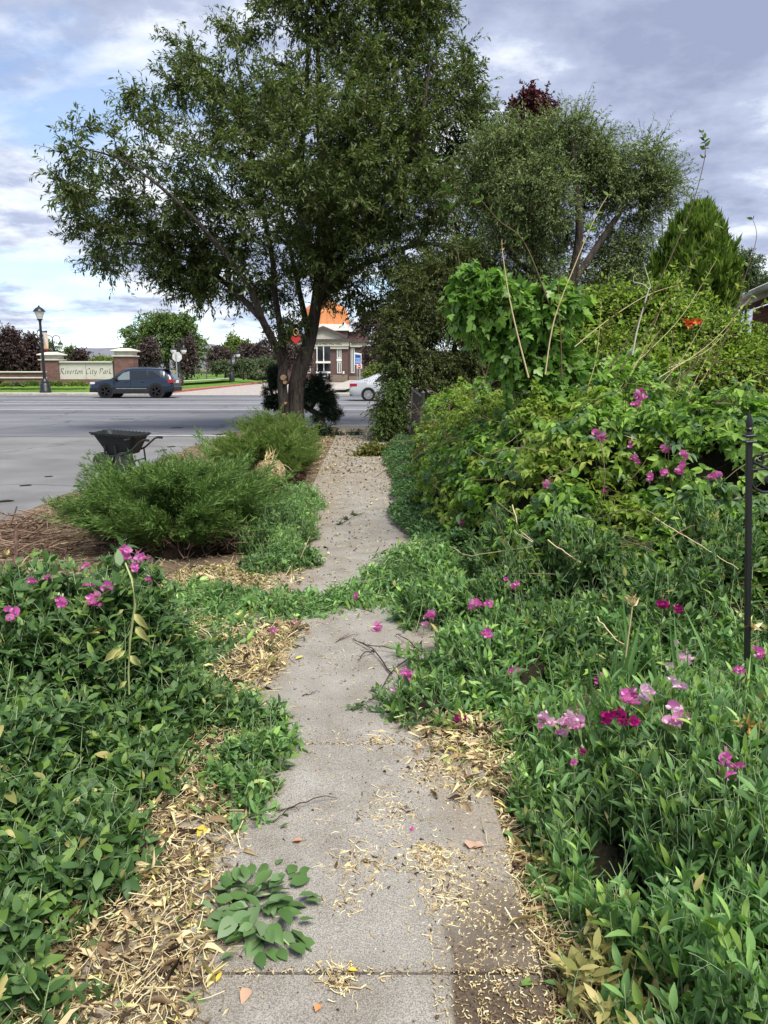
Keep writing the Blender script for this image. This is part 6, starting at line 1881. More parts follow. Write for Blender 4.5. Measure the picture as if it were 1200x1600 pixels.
shoot('long straight pale cane slanting up behind the forked dead stem', PX([(898, 542, 0), (950, 500, 0), (1010, 462, 0), (1060, 445, 0)], Yc + .2), .005, 0, .05, 'tangle', 'straw')
shoot('tall narrow twist of yellow-green vine left of the forked dead stem', PX([(938, 580, 0), (944, 540, 0), (952, 505, 0), (962, 488, 0)], Yc), .004, 22, .05, 'yellow_leaf')
for k, (a, b_, lab) in enumerate((((1030, 590), (1175, 462), 'slanting cane with small leaves crossing in front of the eave'), ((1050, 600), (1198, 470), 'lower slanting cane running to the photo\'s right edge'), ((985, 575), (1120, 405), 'thin cane slanting across the cone evergreen'), ((1010, 560), (1090, 400), 'steep thin cane crossing the cone evergreen'), ((1035, 640), (1065, 560), 'short red-brown cane standing in the creeper'), ((1090, 560), (1200, 548), 'near-level cane in the tangle below the house'), ((905, 640), (940, 470), 'reddish leafy cane left of the tangle'), ((1070, 590), (1160, 440), 'steep cane in front of the roof corner'), ((1045, 575), (1150, 500), 'faint low cane below the house window'))):
    m_ = ((a[0] + b_[0]) / 2 + (-6 if k % 2 else 8), (a[1] + b_[1]) / 2 + 10)
    shoot(lab, PX([(*a, 0), (*m_, 0), (*b_, 0)], Yc + .25 * (k % 3)), .0045, 7 if k != 4 else 3, .042, 'tangle', 'straw' if k % 2 == 0 else 'stick')

for k in range(9):
    a = (rng.uniform(930, 1120), rng.uniform(560, 640)); b_ = (a[0] + rng.uniform(40, 110), a[1] - rng.uniform(50, 130))
    m_ = ((a[0] + b_[0]) / 2 + rng.uniform(-10, 10), (a[1] + b_[1]) / 2 + rng.uniform(-2, 12))
    shoot('thin cane among many crossing the tangle in front of the house', PX([(*a, 0), (*m_, 0), (*b_, 0)], Yc + rng.uniform(-.2, .8)), .0036, int(rng.integers(2, 8)), .042, 'tangle', 'straw' if k % 3 else 'stick', 'thin canes crossing the tangle')

# orange trumpet flowers in the tangle
def trumpets():
    root = thing('trumpet_flower', 'small orange-red trumpet flowers in the tangle below the cone evergreen', 'flower', P(975, 505, 7.4))
    root.location = tuple(P(1083, 505, 7.4))
    a = Acc()
    for px, py in ((1076, 507), (1082, 504), (1090, 503), (1073, 503)):
        c = P(px, py, 7.4)
        n = 7
        d = unit(rnd_dir(n) + (0, -.8, 0.1))
        a.leaves(np.repeat(c[None], n, 0), d, rnd_dir(n), .05, .03, OVA)
    a.build('petals', leafmat('orange_petal', [(0, (.55, .07, .03)), (1, (.7, .2, .05))], .3), root)
    t = Acc(); t.tubes(np.array([P(1083, 540, 7.6), P(1081, 520, 7.5), P(1080, 505, 7.42)])[None], np.full((1, 3), .004), 4); t.build('stem', M['stick'], root)
trumpets()

# ---- left of the path
B_LEFT = [(-.98, 2.15, .27, .30, .26), (-1.05, 1.8, .22, .24, .2), (-1.15, 3.28, .28, .36, .78), (-1.62, 3.25, .66, .55, .72), (-1.55, 2.55, .58, .55, .50), (-1.28, 2.15, .42, .40, .34), (-1.05, 2.75, .32, .40, .26), (-2.2, 3.0, .6, .6, .60), (-1.0, 3.1, .25, .35, .34), (-1.6, 1.95, .5, .4, .42), (-.92, 3.35, .26, .28, .20)]
pea_left = pea_plant('sweet_pea_plant', 'sweet pea heaped left of the path with magenta flowers along its top', B_LEFT, 3500, leaf=(.066, .42), nodes=6, slen=.32, mats=('pea_deep', 'pea_tip'), group='sweet pea plants')
pea_spill = pea_plant('sweet_pea_plant', 'small sweet pea sprawling from the straw onto the left path edge', [(-.54, 2.78, .17, .26, .16), (-.48, 3.0, .14, .16, .12), (-.64, 3.25, .22, .18, .14), (-.50, 2.5, .12, .12, .08)], 420, leaf=(.05, .38), nodes=5, slen=.16, group='sweet pea plants', core=False)
B_WEED = [(-.98, 7.0, .36, .62, .42), (-1.05, 7.9, .36, .6, .40), (-.95, 8.7, .28, .5, .30), (-.85, 6.3, .24, .34, .24)]
weed = pea_plant('leafy_weed', 'upright bright green leafy weeds between the junipers and the path', B_WEED, 1700, leaf=(.048, .28), nodes=7, slen=.30, mats=('pea_leaf', 'pea_tip'), upb=1.0, tendrils=0)
B_DARKW = [(-.66, 6.15, .16, .26, .14), (-.92, 5.95, .24, .2, .14)]
pea_plant('dark_weed', 'low dark leafy weeds at the near foot of the first juniper', B_DARKW, 360, leaf=(.05, .42), nodes=5, slen=.18, mats=('pea_deep', 'pea_leaf'), tendrils=0, core=False)
B_SW = [(-1.25, 5.05, .42, .30, .16), (-.75, 4.98, .42, .26, .13), (-.28, 5.05, .36, .24, .14), (.12, 5.45, .32, .36, .22), (.30, 6.05, .28, .5, .24), (-1.0, 4.6, .4, .24, .07), (-.72, 4.35, .25, .18, .06), (-1.35, 4.2, .3, .3, .08), (-1.1, 3.85, .26, .26, .10), (-.55, 4.85, .3, .2, .10)]
pea_plant('cut_vine_heap', 'swath of freshly cut pea vines lying right across the path', B_SW, 2300, cat='cut plants', leaf=(.055, .36), nodes=6, slen=.34, mats=('pea_leaf', 'pea_tip'), lie=True, tendrils=.1, core=False)
B_YEL = [(.60, 1.70, .16, .3, .14), (.56, 2.3, .1, .2, .1), (.72, 1.4, .2, .2, .14)]
pea_plant('yellowing_weed', 'dying pea shoots with pale yellow leaves at the right path edge in the bottom right', B_YEL, 150, leaf=(.06, .34), nodes=5, slen=.2, mats=('yellow_dying', 'pea_leaf'), tendrils=0, core=False)
B_COR = [(-.86, 1.56, .17, .20, .13), (-1.0, 1.42, .2, .2, .14)]
pea_plant('yellowing_weed', 'small plant with yellow and orange tinged leaves in the bottom left corner', B_COR, 120, leaf=(.06, .40), nodes=5, slen=.16, mats=('pea_leaf', 'yellow_dying'), tendrils=0, core=False)

# iris fans
def iris(label, x, y, n, h, lean=.25, rad=.1, m='pea_leaf'):
    root = thing('iris_plant', label, 'plant', (x, y, 0), 'sword-leaved iris')
    a = Acc()
    an = rng.random(n) * 2 * math.pi
    p = np.stack([x + rad * rng.normal(size=n), y + rad * rng.normal(size=n), np.zeros(n)], 1)
    d = unit(np.stack([lean * np.cos(an), lean * np.sin(an), np.ones(n)], 1))
    L = h * (.6 + .5 * rng.random(n))
    a.leaves(p, d, rnd_dir(n) * (1, 1, .2), L, .020 + .010 * rng.random(n), STRAP)
    a.build('foliage', M[m], root)
    b = Acc()
    q = np.array([(x, y, 0), (x + .01, y, h * .5), (x + .03, y, h * .92)])
    b.tubes(q[None], np.array([[.004, .004, .003]]), 5)
    k = 9
    b.leaves(np.repeat(q[2:3], k, 0), unit(rnd_dir(k) * .6 + (0, 0, .8)), rnd_dir(k), .055, .02, DRY)
    b.build('seed_head', M['dead_leaf'], root)
g = P(975, 985, 3.15)
iris('iris fan left of the black post', g[0], 3.15, 18, .66)
g = P(1130, 985, 3.05)
iris('iris fan at the foot of the black post', g[0] + .06, 3.0, 16, .60)
g = P(40, 900, 3.9)
iris('iris blades at the photo\'s left edge behind the sweet pea', g[0] - .05, 3.75, 9, .72, .45)

# junipers: arching feathery plumes over brown dead twigs
M['juniper'] = leafmat('juniper_spray', [(0.00, (0.055, 0.111, 0.031)), (0.40, (0.093, 0.176, 0.041)), (0.80, (0.142, 0.241, 0.056)), (1.00, (0.221, 0.325, 0.094))], 0.16, 0.55, 0.2)
M['juniper_lt'] = leafmat('light_juniper_spray', [(0.00, (0.077, 0.132, 0.027)), (0.50, (0.128, 0.211, 0.043)), (1.00, (0.215, 0.296, 0.080))], 0.20, 0.55, 0.2)
M['dead_twig'] = leafmat('reddish_dead_twig', [(0.00, (0.068, 0.041, 0.027)), (0.50, (0.176, 0.115, 0.081)), (1.00, (0.365, 0.270, 0.203))], 0.00, 0.9, 0.1)
def juniper(label, bumps, n, plume=.34, m='juniper', zlow=.42, dead=900, K=19):
    cx, cy, rx, ry, h = bumps[0]
    root = thing('juniper_bush', label, 'shrub', (cx, cy, 0), 'spreading junipers')
    p, nn = shell(bumps, n, zlow * h, .45, .34)
    B = np.array(bumps)
    own = np.argmin((((p[:, None, :2] - B[None, :, :2]) / B[None, :, 2:4]) ** 2).sum(-1), 1)
    base = np.concatenate([B[own, :2] * .7 + .3 * p[:, :2], np.full((n, 1), .05)], 1)
    hd = unit((p - base) * (1, 1, 0) + 1e-6)
    t = unit(hd * .85 + np.array((0, 0, .68)) + .26 * rnd_dir(n) + nn * .1)
    pos_out = rng.random(n) < .42
    pos = p - nn * rng.exponential(.05, n)[:, None]
    L = plume * (.55 + .8 * rng.random(n)) * np.where(pos_out, 1.45, 1.0)
    droop = .28 * rng.random(n)
    s = np.linspace(0, 1, 7)
    q = s[None, :, None]
    st = pos[:, None] + t[:, None] * (L[:, None, None] * (q - np.where(pos_out, .38, .66)[:, None, None])) + np.array((0, 0, -1.0)) * (droop * L)[:, None, None] * q ** 2
    a = Acc()
    u = np.clip((np.arange(K) + .5) / K + .02 * rng.normal(size=(n, K)), 0, .999)
    uu = u * 6; i0 = uu.astype(int); f = (uu - i0)[..., None]
    ii = np.arange(n)[:, None]
    lp = st[ii, i0] * (1 - f) + st[ii, i0 + 1] * f
    td = unit(st[ii, i0 + 1] - st[ii, i0])
    ln = L[:, None] * (.23 * (1 - u) ** .8 + .06) * (.7 + .6 * rng.random((n, K)))
    for sg_ in range(3):
        rd = rng.normal(size=td.shape); rd -= (rd * td).sum(-1, keepdims=True) * td
        d = unit(td * .95 + unit(rd) * .42)
        P0, D0, L0 = lp.reshape(-1, 3), d.reshape(-1, 3), ln.reshape(-1)
        a.leaves(P0, D0, rnd_dir(len(P0)) + (0, 0, .6), L0, .0045 + .03 * L0, TINY, 0)
        for fr in (.3, .55, .8):
            r2 = unit(D0 * .85 + .42 * rnd_dir(len(P0)))
            a.leaves(P0 + D0 * (L0 * fr)[:, None], r2, rnd_dir(len(P0)), L0 * .5, .0045 + .028 * L0, TINY, 0)
    a.build('foliage', M[m], root)
    b = Acc()
    q = np.linspace(0, 1, 6)[None, :, None]
    mid = base[:, None] * (1 - q) + (st[:, :1]) * q + (hd * .12)[:, None] * np.sin(q * 3.1416) + (0, 0, .0)
    b.tubes(mid, np.linspace(.008, .003, 6)[None], 4)
    if dead:
        k = dead
        own = rng.integers(0, len(bumps), k)
        an = rng.random(k) * 2 * math.pi
        c = B[own]
        st0 = np.stack([c[:, 0] + c[:, 2] * .45 * np.cos(an), c[:, 1] + c[:, 3] * .45 * np.sin(an), .04 + .1 * rng.random(k)], 1)
        en = np.stack([c[:, 0] + c[:, 2] * (.75 + .3 * rng.random(k)) * np.cos(an + .3 * rng.normal(size=k)), c[:, 1] + c[:, 3] * (.75 + .3 * rng.random(k)) * np.sin(an), c[:, 4] * (.1 + .5 * rng.random(k))], 1)
        jj = .05 * rng.normal(size=(k, 1, 3))
        b.tubes(st0[:, None] * (1 - q) + en[:, None] * q + jj * np.sin(q * 6), np.linspace(.0075, .003, 6)[None], 3)
    b.build('branches', M['dead_twig'], root)
    mound('dark_filler', [(x, y, a_, b_, c_ * .8) for x, y, a_, b_, c_ in bumps], root, .62, soil_mat('brown_inner_' + str(len(bpy.data.materials)), [(0.3, (0.025, 0.017, 0.012)), (0.6, (0.06, 0.042, 0.03)), (0.8, (0.11, 0.08, 0.055))], 50))
    return root
juniper('large spreading juniper in front of the wheelbarrow, brown and bare at its foot', [(-1.88, 6.75, .66, .62, .70), (-2.25, 6.9, .40, .42, .56), (-1.42, 6.9, .32, .42, .48), (-1.65, 7.3, .42, .4, .62), (-2.42, 7.25, .30, .36, .60)], 600, .46)
juniper('bright green juniper beyond the first, with a straw clump on its near side', [(-1.72, 10.9, .62, .65, .66), (-2.05, 11.4, .5, .6, .64), (-1.40, 10.9, .40, .55, .58), (-1.5, 12.0, .5, .6, .56)], 460, .36, 'juniper_lt')
juniper('low juniper spreading round the foot of the big tree', [(-2.55, 17.6, .75, .7, .62), (-2.0, 17.0, .6, .7, .46), (-3.0, 18.3, .5, .6, .5)], 260, .34, 'juniper_lt', dead=120, K=10)
juniper('sparse low juniper sprig at the street edge behind the brush pile', [(-3.15, 7.9, .26, .26, .24)], 30, .24, 'juniper', dead=60)

def straw_clump():
    Y = 10.0
    c = P(422, 738, Y)
    root = thing('straw_clump', 'round clump of dry matted grass in front of the second juniper', 'dry grass', (c[0], c[1], 0))
    a = Acc()
    n = 420
    d = rnd_dir(n)
    p0 = c + d * (.20, .16, .16) * (.6 + .4 * rng.random(n))[:, None]
    tg = unit(np.cross(d, rnd_dir(n)))
    q = np.linspace(-1, 1, 6)[None, :, None]
    st = p0[:, None] + tg[:, None] * .17 * q - d[:, None] * .08 * q ** 2
    st[..., 2] = np.maximum(st[..., 2], .01)
    a.tubes(st, np.full((1, 6), .0028), 3)
    k = 60
    dd = unit(rnd_dir(k) + (0, -.2, .6))
    st = (c + .1 * rnd_dir(k))[:, None] + dd[:, None] * (.3 * np.linspace(0, 1, 6)[None, :, None]) + np.array((0, 0, -.25)) * np.linspace(0, 1, 6)[None, :, None] ** 2
    a.tubes(st, np.full((1, 6), .003), 3)
    a.build('stalks', M['straw'], root)
    b = Acc(); k = 14
    b.leaves(c + (0, 0, .15) + .05 * rnd_dir(k), unit(rnd_dir(k) + (0, 0, 1.2)), rnd_dir(k), .16, .025, DRY); b.build('dry_blades', M['dead_leaf'], root)
straw_clump()

# periwinkle carpet along the right of the path
def ground_cover():
    n = 30000
    y = 5.9 + 9.8 * rng.random(n) ** 1.25
    lo, hi = path_right(y) - .16 + .22 * (vn(y, y * 0, .55, 2) - .5) + .03 * np.maximum(0, 8 - y), .72
    x = lo + (hi - lo) * rng.random(n)
    e = np.clip((x - lo) / .25, 0, 1)
    top = (.07 + .17 * e) * (.7 + .6 * vn(x, y, .3, 6))
    p = np.stack([x, y, .045 + top * (.35 + .65 * rng.random(n) ** .5)], 1)
    d = unit(rnd_dir(n) * (1, 1, .5) + (0, 0, .35))
    a = Acc()
    L = .042 * (.6 + .7 * rng.random(n))
    a.leaves(p, d, rnd_dir(n) * .7 + (0, 0, 1.0), L, L * .45, [blade(4, w_ell, .2, .3, .1), blade(4, w_ell, .4, .4, -.2)], 0)
    k = 1200
    i = rng.choice(n, k)
    s = np.stack([p[i] * (1, 1, .2), p[i] * (1, 1, .6) + .02 * rnd_dir(k), p[i]], 1)
    a.tubes(s, np.full((1, 3), .0015), 3, 1)
    o = a.build('ground_cover', [leafmat('periwinkle_leaf', [(0.00, (0.035, 0.090, 0.031)), (0.50, (0.067, 0.150, 0.050)), (0.90, (0.120, 0.217, 0.072)), (1.00, (0.208, 0.300, 0.108))], 0.30, .45, .35), M['pea_stem']])
    tag(o, 'low carpet of small dark leaves creeping over the right edge of the path', kind='stuff')
ground_cover()

# ---- flowers
def hit(px, py, tmax=14.0, bumps=None):
    d = ray(px, py)
    t = np.arange(0.8, tmax, 0.012)
    pts = np.array((0, 0, CAM_H)) + d[None] * t[:, None]
    z = ell_z(bumps or ALLB, pts[:, 0], pts[:, 1])
    w = np.nonzero(pts[:, 2] < np.maximum(z, 0.03) + 0.02)[0]
    k = w[0] if len(w) else len(t) - 1
    return pts[k] - d / np.linalg.norm(d) * 0.03

BANNER = [blade(5, lambda t: 0.5 * max(.1, math.sin(math.pi * min(1, .12 + .8 * t))) ** .55 * 1.0, b_, f, 0) for b_, f in ((-.35, -.25), (-.2, -.4), (-.5, -.1))]
WING = [blade(4, w_ell, -.5, .8, .2), blade(4, w_ell, -.3, .9, -.3)]
PARENTS = []
def flower(px, py, m, n=5, size=.026, parent=None, bumps=None, lying=False):
    size *= 1.18
    c = hit(px, py, bumps=bumps)
    ow = unit((np.array((0, 0, CAM_H)) - c)[None])[0]
    a = Acc()
    up = np.array((0, 0, 1.0))
    r_ = size * (0.55 + 0.16 * n)
    pos = c + rnd_dir(n) * r_ * .55 * (1, 1, 1.1) + ow * .012
    f = unit(ow * .8 + rnd_dir(n) * .6 + (0, 0, .1))
    sd = unit(np.cross(f, up))
    tone = [M[m], M['lilac'] if m in ('magenta', 'wine') else M['pale_pink'], M['pea_stem']]
    # banner petal standing behind, two wings and keel in front
    a.leaves(pos - f * .004, unit(up + .25 * rnd_dir(n) - f * .1), f, size * (.9 + .3 * rng.random(n)), size * 1.35, BANNER, 0)
    for s in (1, -1):
        a.leaves(pos + f * .003, unit(f * .55 + sd * s * .45 + up * .25), unit(sd * s + up * .3), size * .8, size * .5, WING, 0)
    a.leaves(pos, unit(f + up * .15), up + .2 * rnd_dir(n), size * .62, size * .3, WING, 1 if rng.random() < .35 else 0)
    # stalk and short pedicels
    base = c - ow * .05 - up * .12
    stp = np.stack([np.repeat(base[None], n, 0), np.repeat((c - ow * .02 - up * .02)[None], n, 0), pos], 1)
    a.tubes(stp, np.array([[.0016, .0014, .001]]), 3, 2)
    # a couple of buds
    k = 3
    bp = c + up * (.02 + .02 * rng.random(k))[:, None] + .012 * rnd_dir(k)
    a.leaves(bp, unit(rnd_dir(k) * .5 + up), rnd_dir(k), .016, .009, WING, 0 if n > 4 else 2)
    o = a.build('flower', tone, parent)
    return o
front = [o for o in bpy.data.objects if o.get('label', '').startswith('sweet pea in the right foreground')][0]
mag = [(935, 685, 7, .030), (993, 720, 4, .024), (985, 697, 3, .022), (1040, 703, 4, .024), (1065, 735, 6, .026), (1068, 714, 4, .024), (1015, 748, 4, .022), (1037, 740, 3, .022), (1117, 750, 7, .027), (1000, 620, 7, .030), (993, 632, 4, .026), (858, 758, 5, .026)]
for px, py, n, s in mag:
    flower(px, py, 'magenta', n, s, pea_foot)
for px, py, m, n, s in ((718, 818, 'magenta', 5, .026), (721, 834, 'magenta', 4, .026), (805, 918, 'magenta', 3, .022), (790, 908, 'magenta', 2, .018), (1036, 944, 'wine', 5, .022), (1058, 955, 'wine', 4, .02), (945, 770, 'wine', 2, .016)):
    flower(px, py, m, n, s, pea_foot)
for px, py, m, n, s in ((672, 964, 'magenta', 6, .022), (662, 975, 'pink', 3, .02), (742, 948, 'magenta', 6, .024), (766, 950, 'magenta', 6, .024), (760, 993, 'magenta', 4, .022), (633, 1057, 'magenta', 5, .021), (719, 1130, 'wine', 5, .02), (803, 1052, 'magenta', 3, .02), (614, 1077, 'pink', 2, .015)):
    flower(px, py, m, n, s, pea_mid)
for px, py, m, n, s in ((945, 1066, 'magenta', 10, .024), (985, 1093, 'magenta', 6, .022), (853, 1132, 'pink', 8, .023), (877, 1138, 'pink', 7, .023), (898, 1128, 'pink', 6, .023), (1055, 1120, 'pink', 9, .025), (1012, 1088, 'pale_pink', 6, .02), (1070, 1030, 'pale_pink', 6, .026), (1054, 1046, 'pale_pink', 5, .026), (1045, 1065, 'pale_pink', 3, .018), (1062, 1073, 'pale_pink', 3, .018), (1052, 1010, 'pale_pink', 2, .02), (950, 1128, 'wine', 6, .02), (968, 1125, 'wine', 5, .02), (988, 1130, 'wine', 3, .018), (1132, 1193, 'magenta', 5, .019), (1136, 1215, 'magenta', 3, .017), (1152, 1198, 'magenta', 2, .015), (898, 1193, 'magenta', 2, .013), (912, 1175, 'wine', 2, .013), (1155, 1048, 'magenta', 3, .02), (1183, 1022, 'magenta', 3, .02)):
    flower(px, py, m, n, s, front)
for px, py, n, s in ((198, 866, 5, .022), (214, 874, 5, .022), (234, 874, 4, .022), (135, 886, 4, .024), (165, 918, 4, .02), (138, 913, 3, .02), (147, 940, 6, .022), (95, 945, 4, .02), (16, 962, 5, .02), (50, 908, 3, .016), (74, 905, 2, .016), (214, 890, 3, .018), (232, 908, 2, .014)):
    flower(px, py, 'magenta', n, s, pea_left, B_LEFT)
swath = [o for o in bpy.data.objects if o.get('label', '').startswith('swath of freshly cut')][0]
for px, py, n, s in ((590, 982, 5, .022), (556, 934, 3, .02), (425, 985, 4, .02), (462, 972, 2, .014)):
    flower(px, py, 'magenta', n, s, swath, B_SW)

# ================================================================== LITTER, CUT BITS, SMALL THINGS
def gxy(px, py):
    g = G(px, py, .04)
    return g[0], g[1]
EDGE_L = [(300, 1640), (312, 1590), (350, 1490), (372, 1340), (392, 1260), (405, 1180), (395, 1100), (430, 1050), (455, 1005), (470, 985)]
EDGE_R = [(880, 1640), (868, 1590), (836, 1480), (800, 1380), (755, 1300), (700, 1240), (650, 1180), (625, 1165)]
el = np.array([gxy(*p) for p in EDGE_L]); er = np.array([gxy(*p) for p in EDGE_R])
x_l = lambda y: np.interp(y, el[:, 1], el[:, 0])
x_r = lambda y: np.interp(y, er[:, 1], er[:, 0])

def litter(name, label, x, y, z, straw_n, leaf_n, Lleaf, mats, straw_L=(.04, .15), flat=.35, wid=.22):
    """x,y,z: samplers n -> arrays"""
    a = Acc()
    def pts(n):
        yy = y(n); xx = x(yy, n)
        return np.stack([xx, yy, z(xx, yy, n)], 1)
    if straw_n:
        p = pts(straw_n)
        d = unit(rnd_dir(straw_n) * (1, 1, flat))
        L = straw_L[0] + (straw_L[1] - straw_L[0]) * rng.random(straw_n) ** 1.5
        q = np.linspace(-.5, .5, 5)[None, :, None]
        st = p[:, None] + d[:, None] * L[:, None, None] * q + (rnd_dir(straw_n) * (1, 1, .5))[:, None] * (L * .35)[:, None, None] * (q * 2) ** 2
        st[..., 2] = np.maximum(st[..., 2], z(p[:, 0], p[:, 1], None)[:, None] * .3 + .004)
        a.tubes(st, (.0010 + .0014 * rng.random(straw_n))[:, None], 3, 0)
    for k, n in enumerate(leaf_n):
        if not n: continue
        p = pts(n)
        L = Lleaf * np.clip(np.exp(.45 * rng.normal(size=n)) * .85, .25, 2.2)
        a.leaves(p, unit(rnd_dir(n) * (1, 1, flat)), unit(rnd_dir(n) * .8 + (0, 0, .7)), L, L * wid * (.7 + .6 * rng.random(n)), DRY if k < 2 else PEA, 1 + k)
    o = a.build(name, mats)
    return tag(o, label, kind='stuff')

clump = lambda x, y, s=.16: vn(x, y, s, 31)
# dry strip left of the path
def xl_s(y, n): return x_l(y) + .03 * rng.normal(size=n) - (.02 + .60 * rng.random(n) ** 1.1) * np.interp(y, [1.3, 2.2, 3.2, 4.6], [.9, .75, .55, .35])
def zl(x, y, n):
    e = np.clip((x_l(y) + .05 - x) / .2, 0, 1)
    h = .025 + .06 * e * clump(x, y)
    return .02 + h * (1 if n is None else rng.random(n) ** .6)
litter('dry_leaf_litter', 'pale dry leaves and straw in a strip along the left edge of the path', xl_s, lambda n: 1.25 + 3.3 * rng.random(n) ** 1.15, zl, 3800, (6500, 3200, 380, 520), .042, [M['straw'], M['dead_leaf'], M['dark_litter'], M['yellow_dying'], M['pea_deep']])
# left, further on: straw and yellowed cuttings before the juniper
litter('dry_leaf_litter', 'yellowish cuttings and straw in front of the junipers', lambda y, n: -.62 - .0 * y - 1.0 * rng.random(n) ** .9, lambda n: 4.3 + 1.75 * rng.random(n), lambda x, y, n: .02 + (.05 * clump(x, y)) * (1 if n is None else rng.random(n)), 2200, (2200, 600, 2200), .042, [M['straw'], M['dead_leaf'], M['dark_litter'], M['yellow_leaf']])
# right strip
def xr_s(y, n): return x_r(y) + .03 * rng.normal(size=n) + (.13 * rng.random(n) ** 1.2)
litter('dry_leaf_litter', 'dry leaves and dead stalks between the right path edge and the sweet pea', xr_s, lambda n: 1.2 + 2.2 * rng.random(n) ** .9, lambda x, y, n: .008 + (.05 * clump(x, y, .1)) * (1 if n is None else rng.random(n)), 1500, (1300, 1000, 90, 120), .040, [M['straw'], M['dead_leaf'], M['dark_litter'], M['yellow_dying'], M['pea_leaf']])
# the heap of tan leaves where the pea spills onto the path on the right
litter('dry_leaf_litter', 'heap of tan and yellow dead leaves under the sweet pea on the right', lambda y, n: .37 + .16 * (y - 2.9) * -1 + .085 * rng.normal(size=n), lambda n: 2.65 + .6 * rng.random(n), lambda x, y, n: .03 + .08 * clump(x, y, .12) * (1 if n is None else rng.random(n)), 300, (700, 200, 140, 160), .05, [M['straw'], M['dead_leaf'], M['dark_litter'], M['yellow_dying'], M['pea_leaf']])
# crumbs on the slabs
def slab_x(y, n): return path_left(y) + .02 + (path_right(y) - path_left(y) - .04) * rng.random(n)
zslab = lambda x, y, n: np.full(np.shape(x), .0455)
def crumbs(name, label, xs, ys, n_s, n_l, L, mats, sL):
    return litter(name, label, xs, ys, zslab, n_s, n_l, L, mats, sL, .06, .5)
crumbs('path_crumbs', 'scattered straw bits and tiny dead leaves on the paving', slab_x, lambda n: 1.3 + 4.5 * rng.random(n), 900, (400, 1100, 0), .008, [M['straw'], M['dead_leaf'], M['dark_litter']], (.008, .035))
crumbs('path_crumbs', 'fine chopped straw on the soil covered right side of the nearest slab', lambda y, n: np.clip(.30 + .1 * rng.normal(size=n), .13, path_right(y) - .01), lambda n: 1.3 + 1.0 * rng.random(n) ** 1.2, 1700, (500, 1200, 0), .007, [M['straw'], M['dead_leaf'], M['dark_litter']], (.004, .018))
crumbs('path_crumbs', 'leaf scraps strewn over the farther slabs of the path', slab_x, lambda n: 5.4 + 7.5 * rng.random(n) ** .8, 900, (700, 900, 120), .022, [M['straw'], M['dead_leaf'], M['dark_litter'], M['pea_deep']], (.02, .08))
crumbs('path_crumbs', 'brown leaf drift covering the shaded end of the path', lambda y, n: path_left(y) - .5 + 1.9 * rng.random(n), lambda n: 11.6 + 9.0 * rng.random(n), 1100, (800, 2600, 500), .030, [M['straw'], M['dead_leaf'], M['dark_litter'], M['yellow_leaf']], (.04, .14))
for k, (px, py, n, sp) in enumerate(((528, 1528, 60, .03), (560, 1350, 110, .06), (672, 1345, 170, .05), (610, 1270, 120, .06), (668, 1210, 140, .06), (590, 1160, 50, .04), (540, 1410, 30, .03), (700, 1400, 120, .05))):
    cx, cy = gxy(px, py)
    crumbs('straw_patch', ('straw tuft on the nearest joint', 'loose straw right of the leaf sprig', 'tan straw patch on the right of the second slab', 'straw bits by the curved twig', 'tan bits beside the right leaf heap', 'few straws near the far joint', 'small straw scatter mid slab', 'straw scatter at the soil edge')[k],
           lambda y, m: cx + sp * rng.normal(size=m), lambda m: cy + sp * 1.1 * rng.normal(size=m), n, (n // 2, n // 3, 0), .014, [M['straw'], M['dead_leaf'], M['dark_litter']], (.01, .05))
# verge debris by the street
litter('verge_litter', 'dead needles and twig bits on the bare verge beside the street', lambda y, n: -4.0 + 3.2 * rng.random(n), lambda n: 5.2 + 14 * rng.random(n) ** 1.3, lambda x, y, n: np.full(np.shape(x), .025), 5200, (1200, 1400, 250), .03, [M['straw'], M['dead_leaf'], M['dark_litter'], M['yellow_leaf']], (.03, .12))

# joints packed with soil and straw
for y in (1.77, 3.02):
    crumbs('joint_litter', 'soil and straw packed in the %s cross joint of the path' % ('nearest' if y < 2 else 'second'), slab_x, lambda n: y + .009 * rng.normal(size=n), 110, (60, 220, 0), .006, [M['straw'], M['dead_leaf'], M['dark_litter']], (.006, .02))

def on_path(pxs, z=.055):
    return [np.array(G(px, py, z)) for px, py in pxs]

def twig(label, lines, r0, leaves=(), lm='pea_deep', L=.03):
    c = on_path([lines[0][0]])[0]
    root = thing('fallen_twig', label, 'twig', (c[0], c[1], .045))
    a = Acc()
    for ln in lines:
        p = np.array(on_path(ln))
        p[:, 2] = .05 + .02 * np.sin(np.linspace(0, 3, len(p)))
        k = 10
        s = np.linspace(0, len(p) - 1, k)
        c_ = np.stack([np.interp(s, np.arange(len(p)), p[:, j]) for j in range(3)], 1) + .003 * rng.normal(size=(k, 3))
        a.tubes(c_[None], np.linspace(r0, r0 * .4, k)[None], 5)
        if r0 > .003:                                            # thorns and side spurs
            i = rng.integers(1, k - 1, 7)
            d = unit(rnd_dir(7) * (1, 1, .5) + (0, 0, .15))
            a.tubes(np.stack([c_[i], c_[i] + d * .015, c_[i] + d * .03], 1), np.array([[.0018, .0013, .0005]]), 3)
    a.build('stem', M['thorn'], root)
    if leaves:
        b = Acc()
        for px, py, n in leaves:
            g = np.array(G(px, py, .055))
            b.leaves(g + .022 * rnd_dir(n) * (1, 1, .4), unit(rnd_dir(n) * (1, 1, .3) + (0, 0, .12)), rnd_dir(n) * .6 + (0, 0, 1), L, L * .42, OVA)
        b.build('foliage', M[lm], root)
M['thorn'] = mat('dark_thorny_bark', (.045, .028, .025), .8, .2, 0, .4, 40)
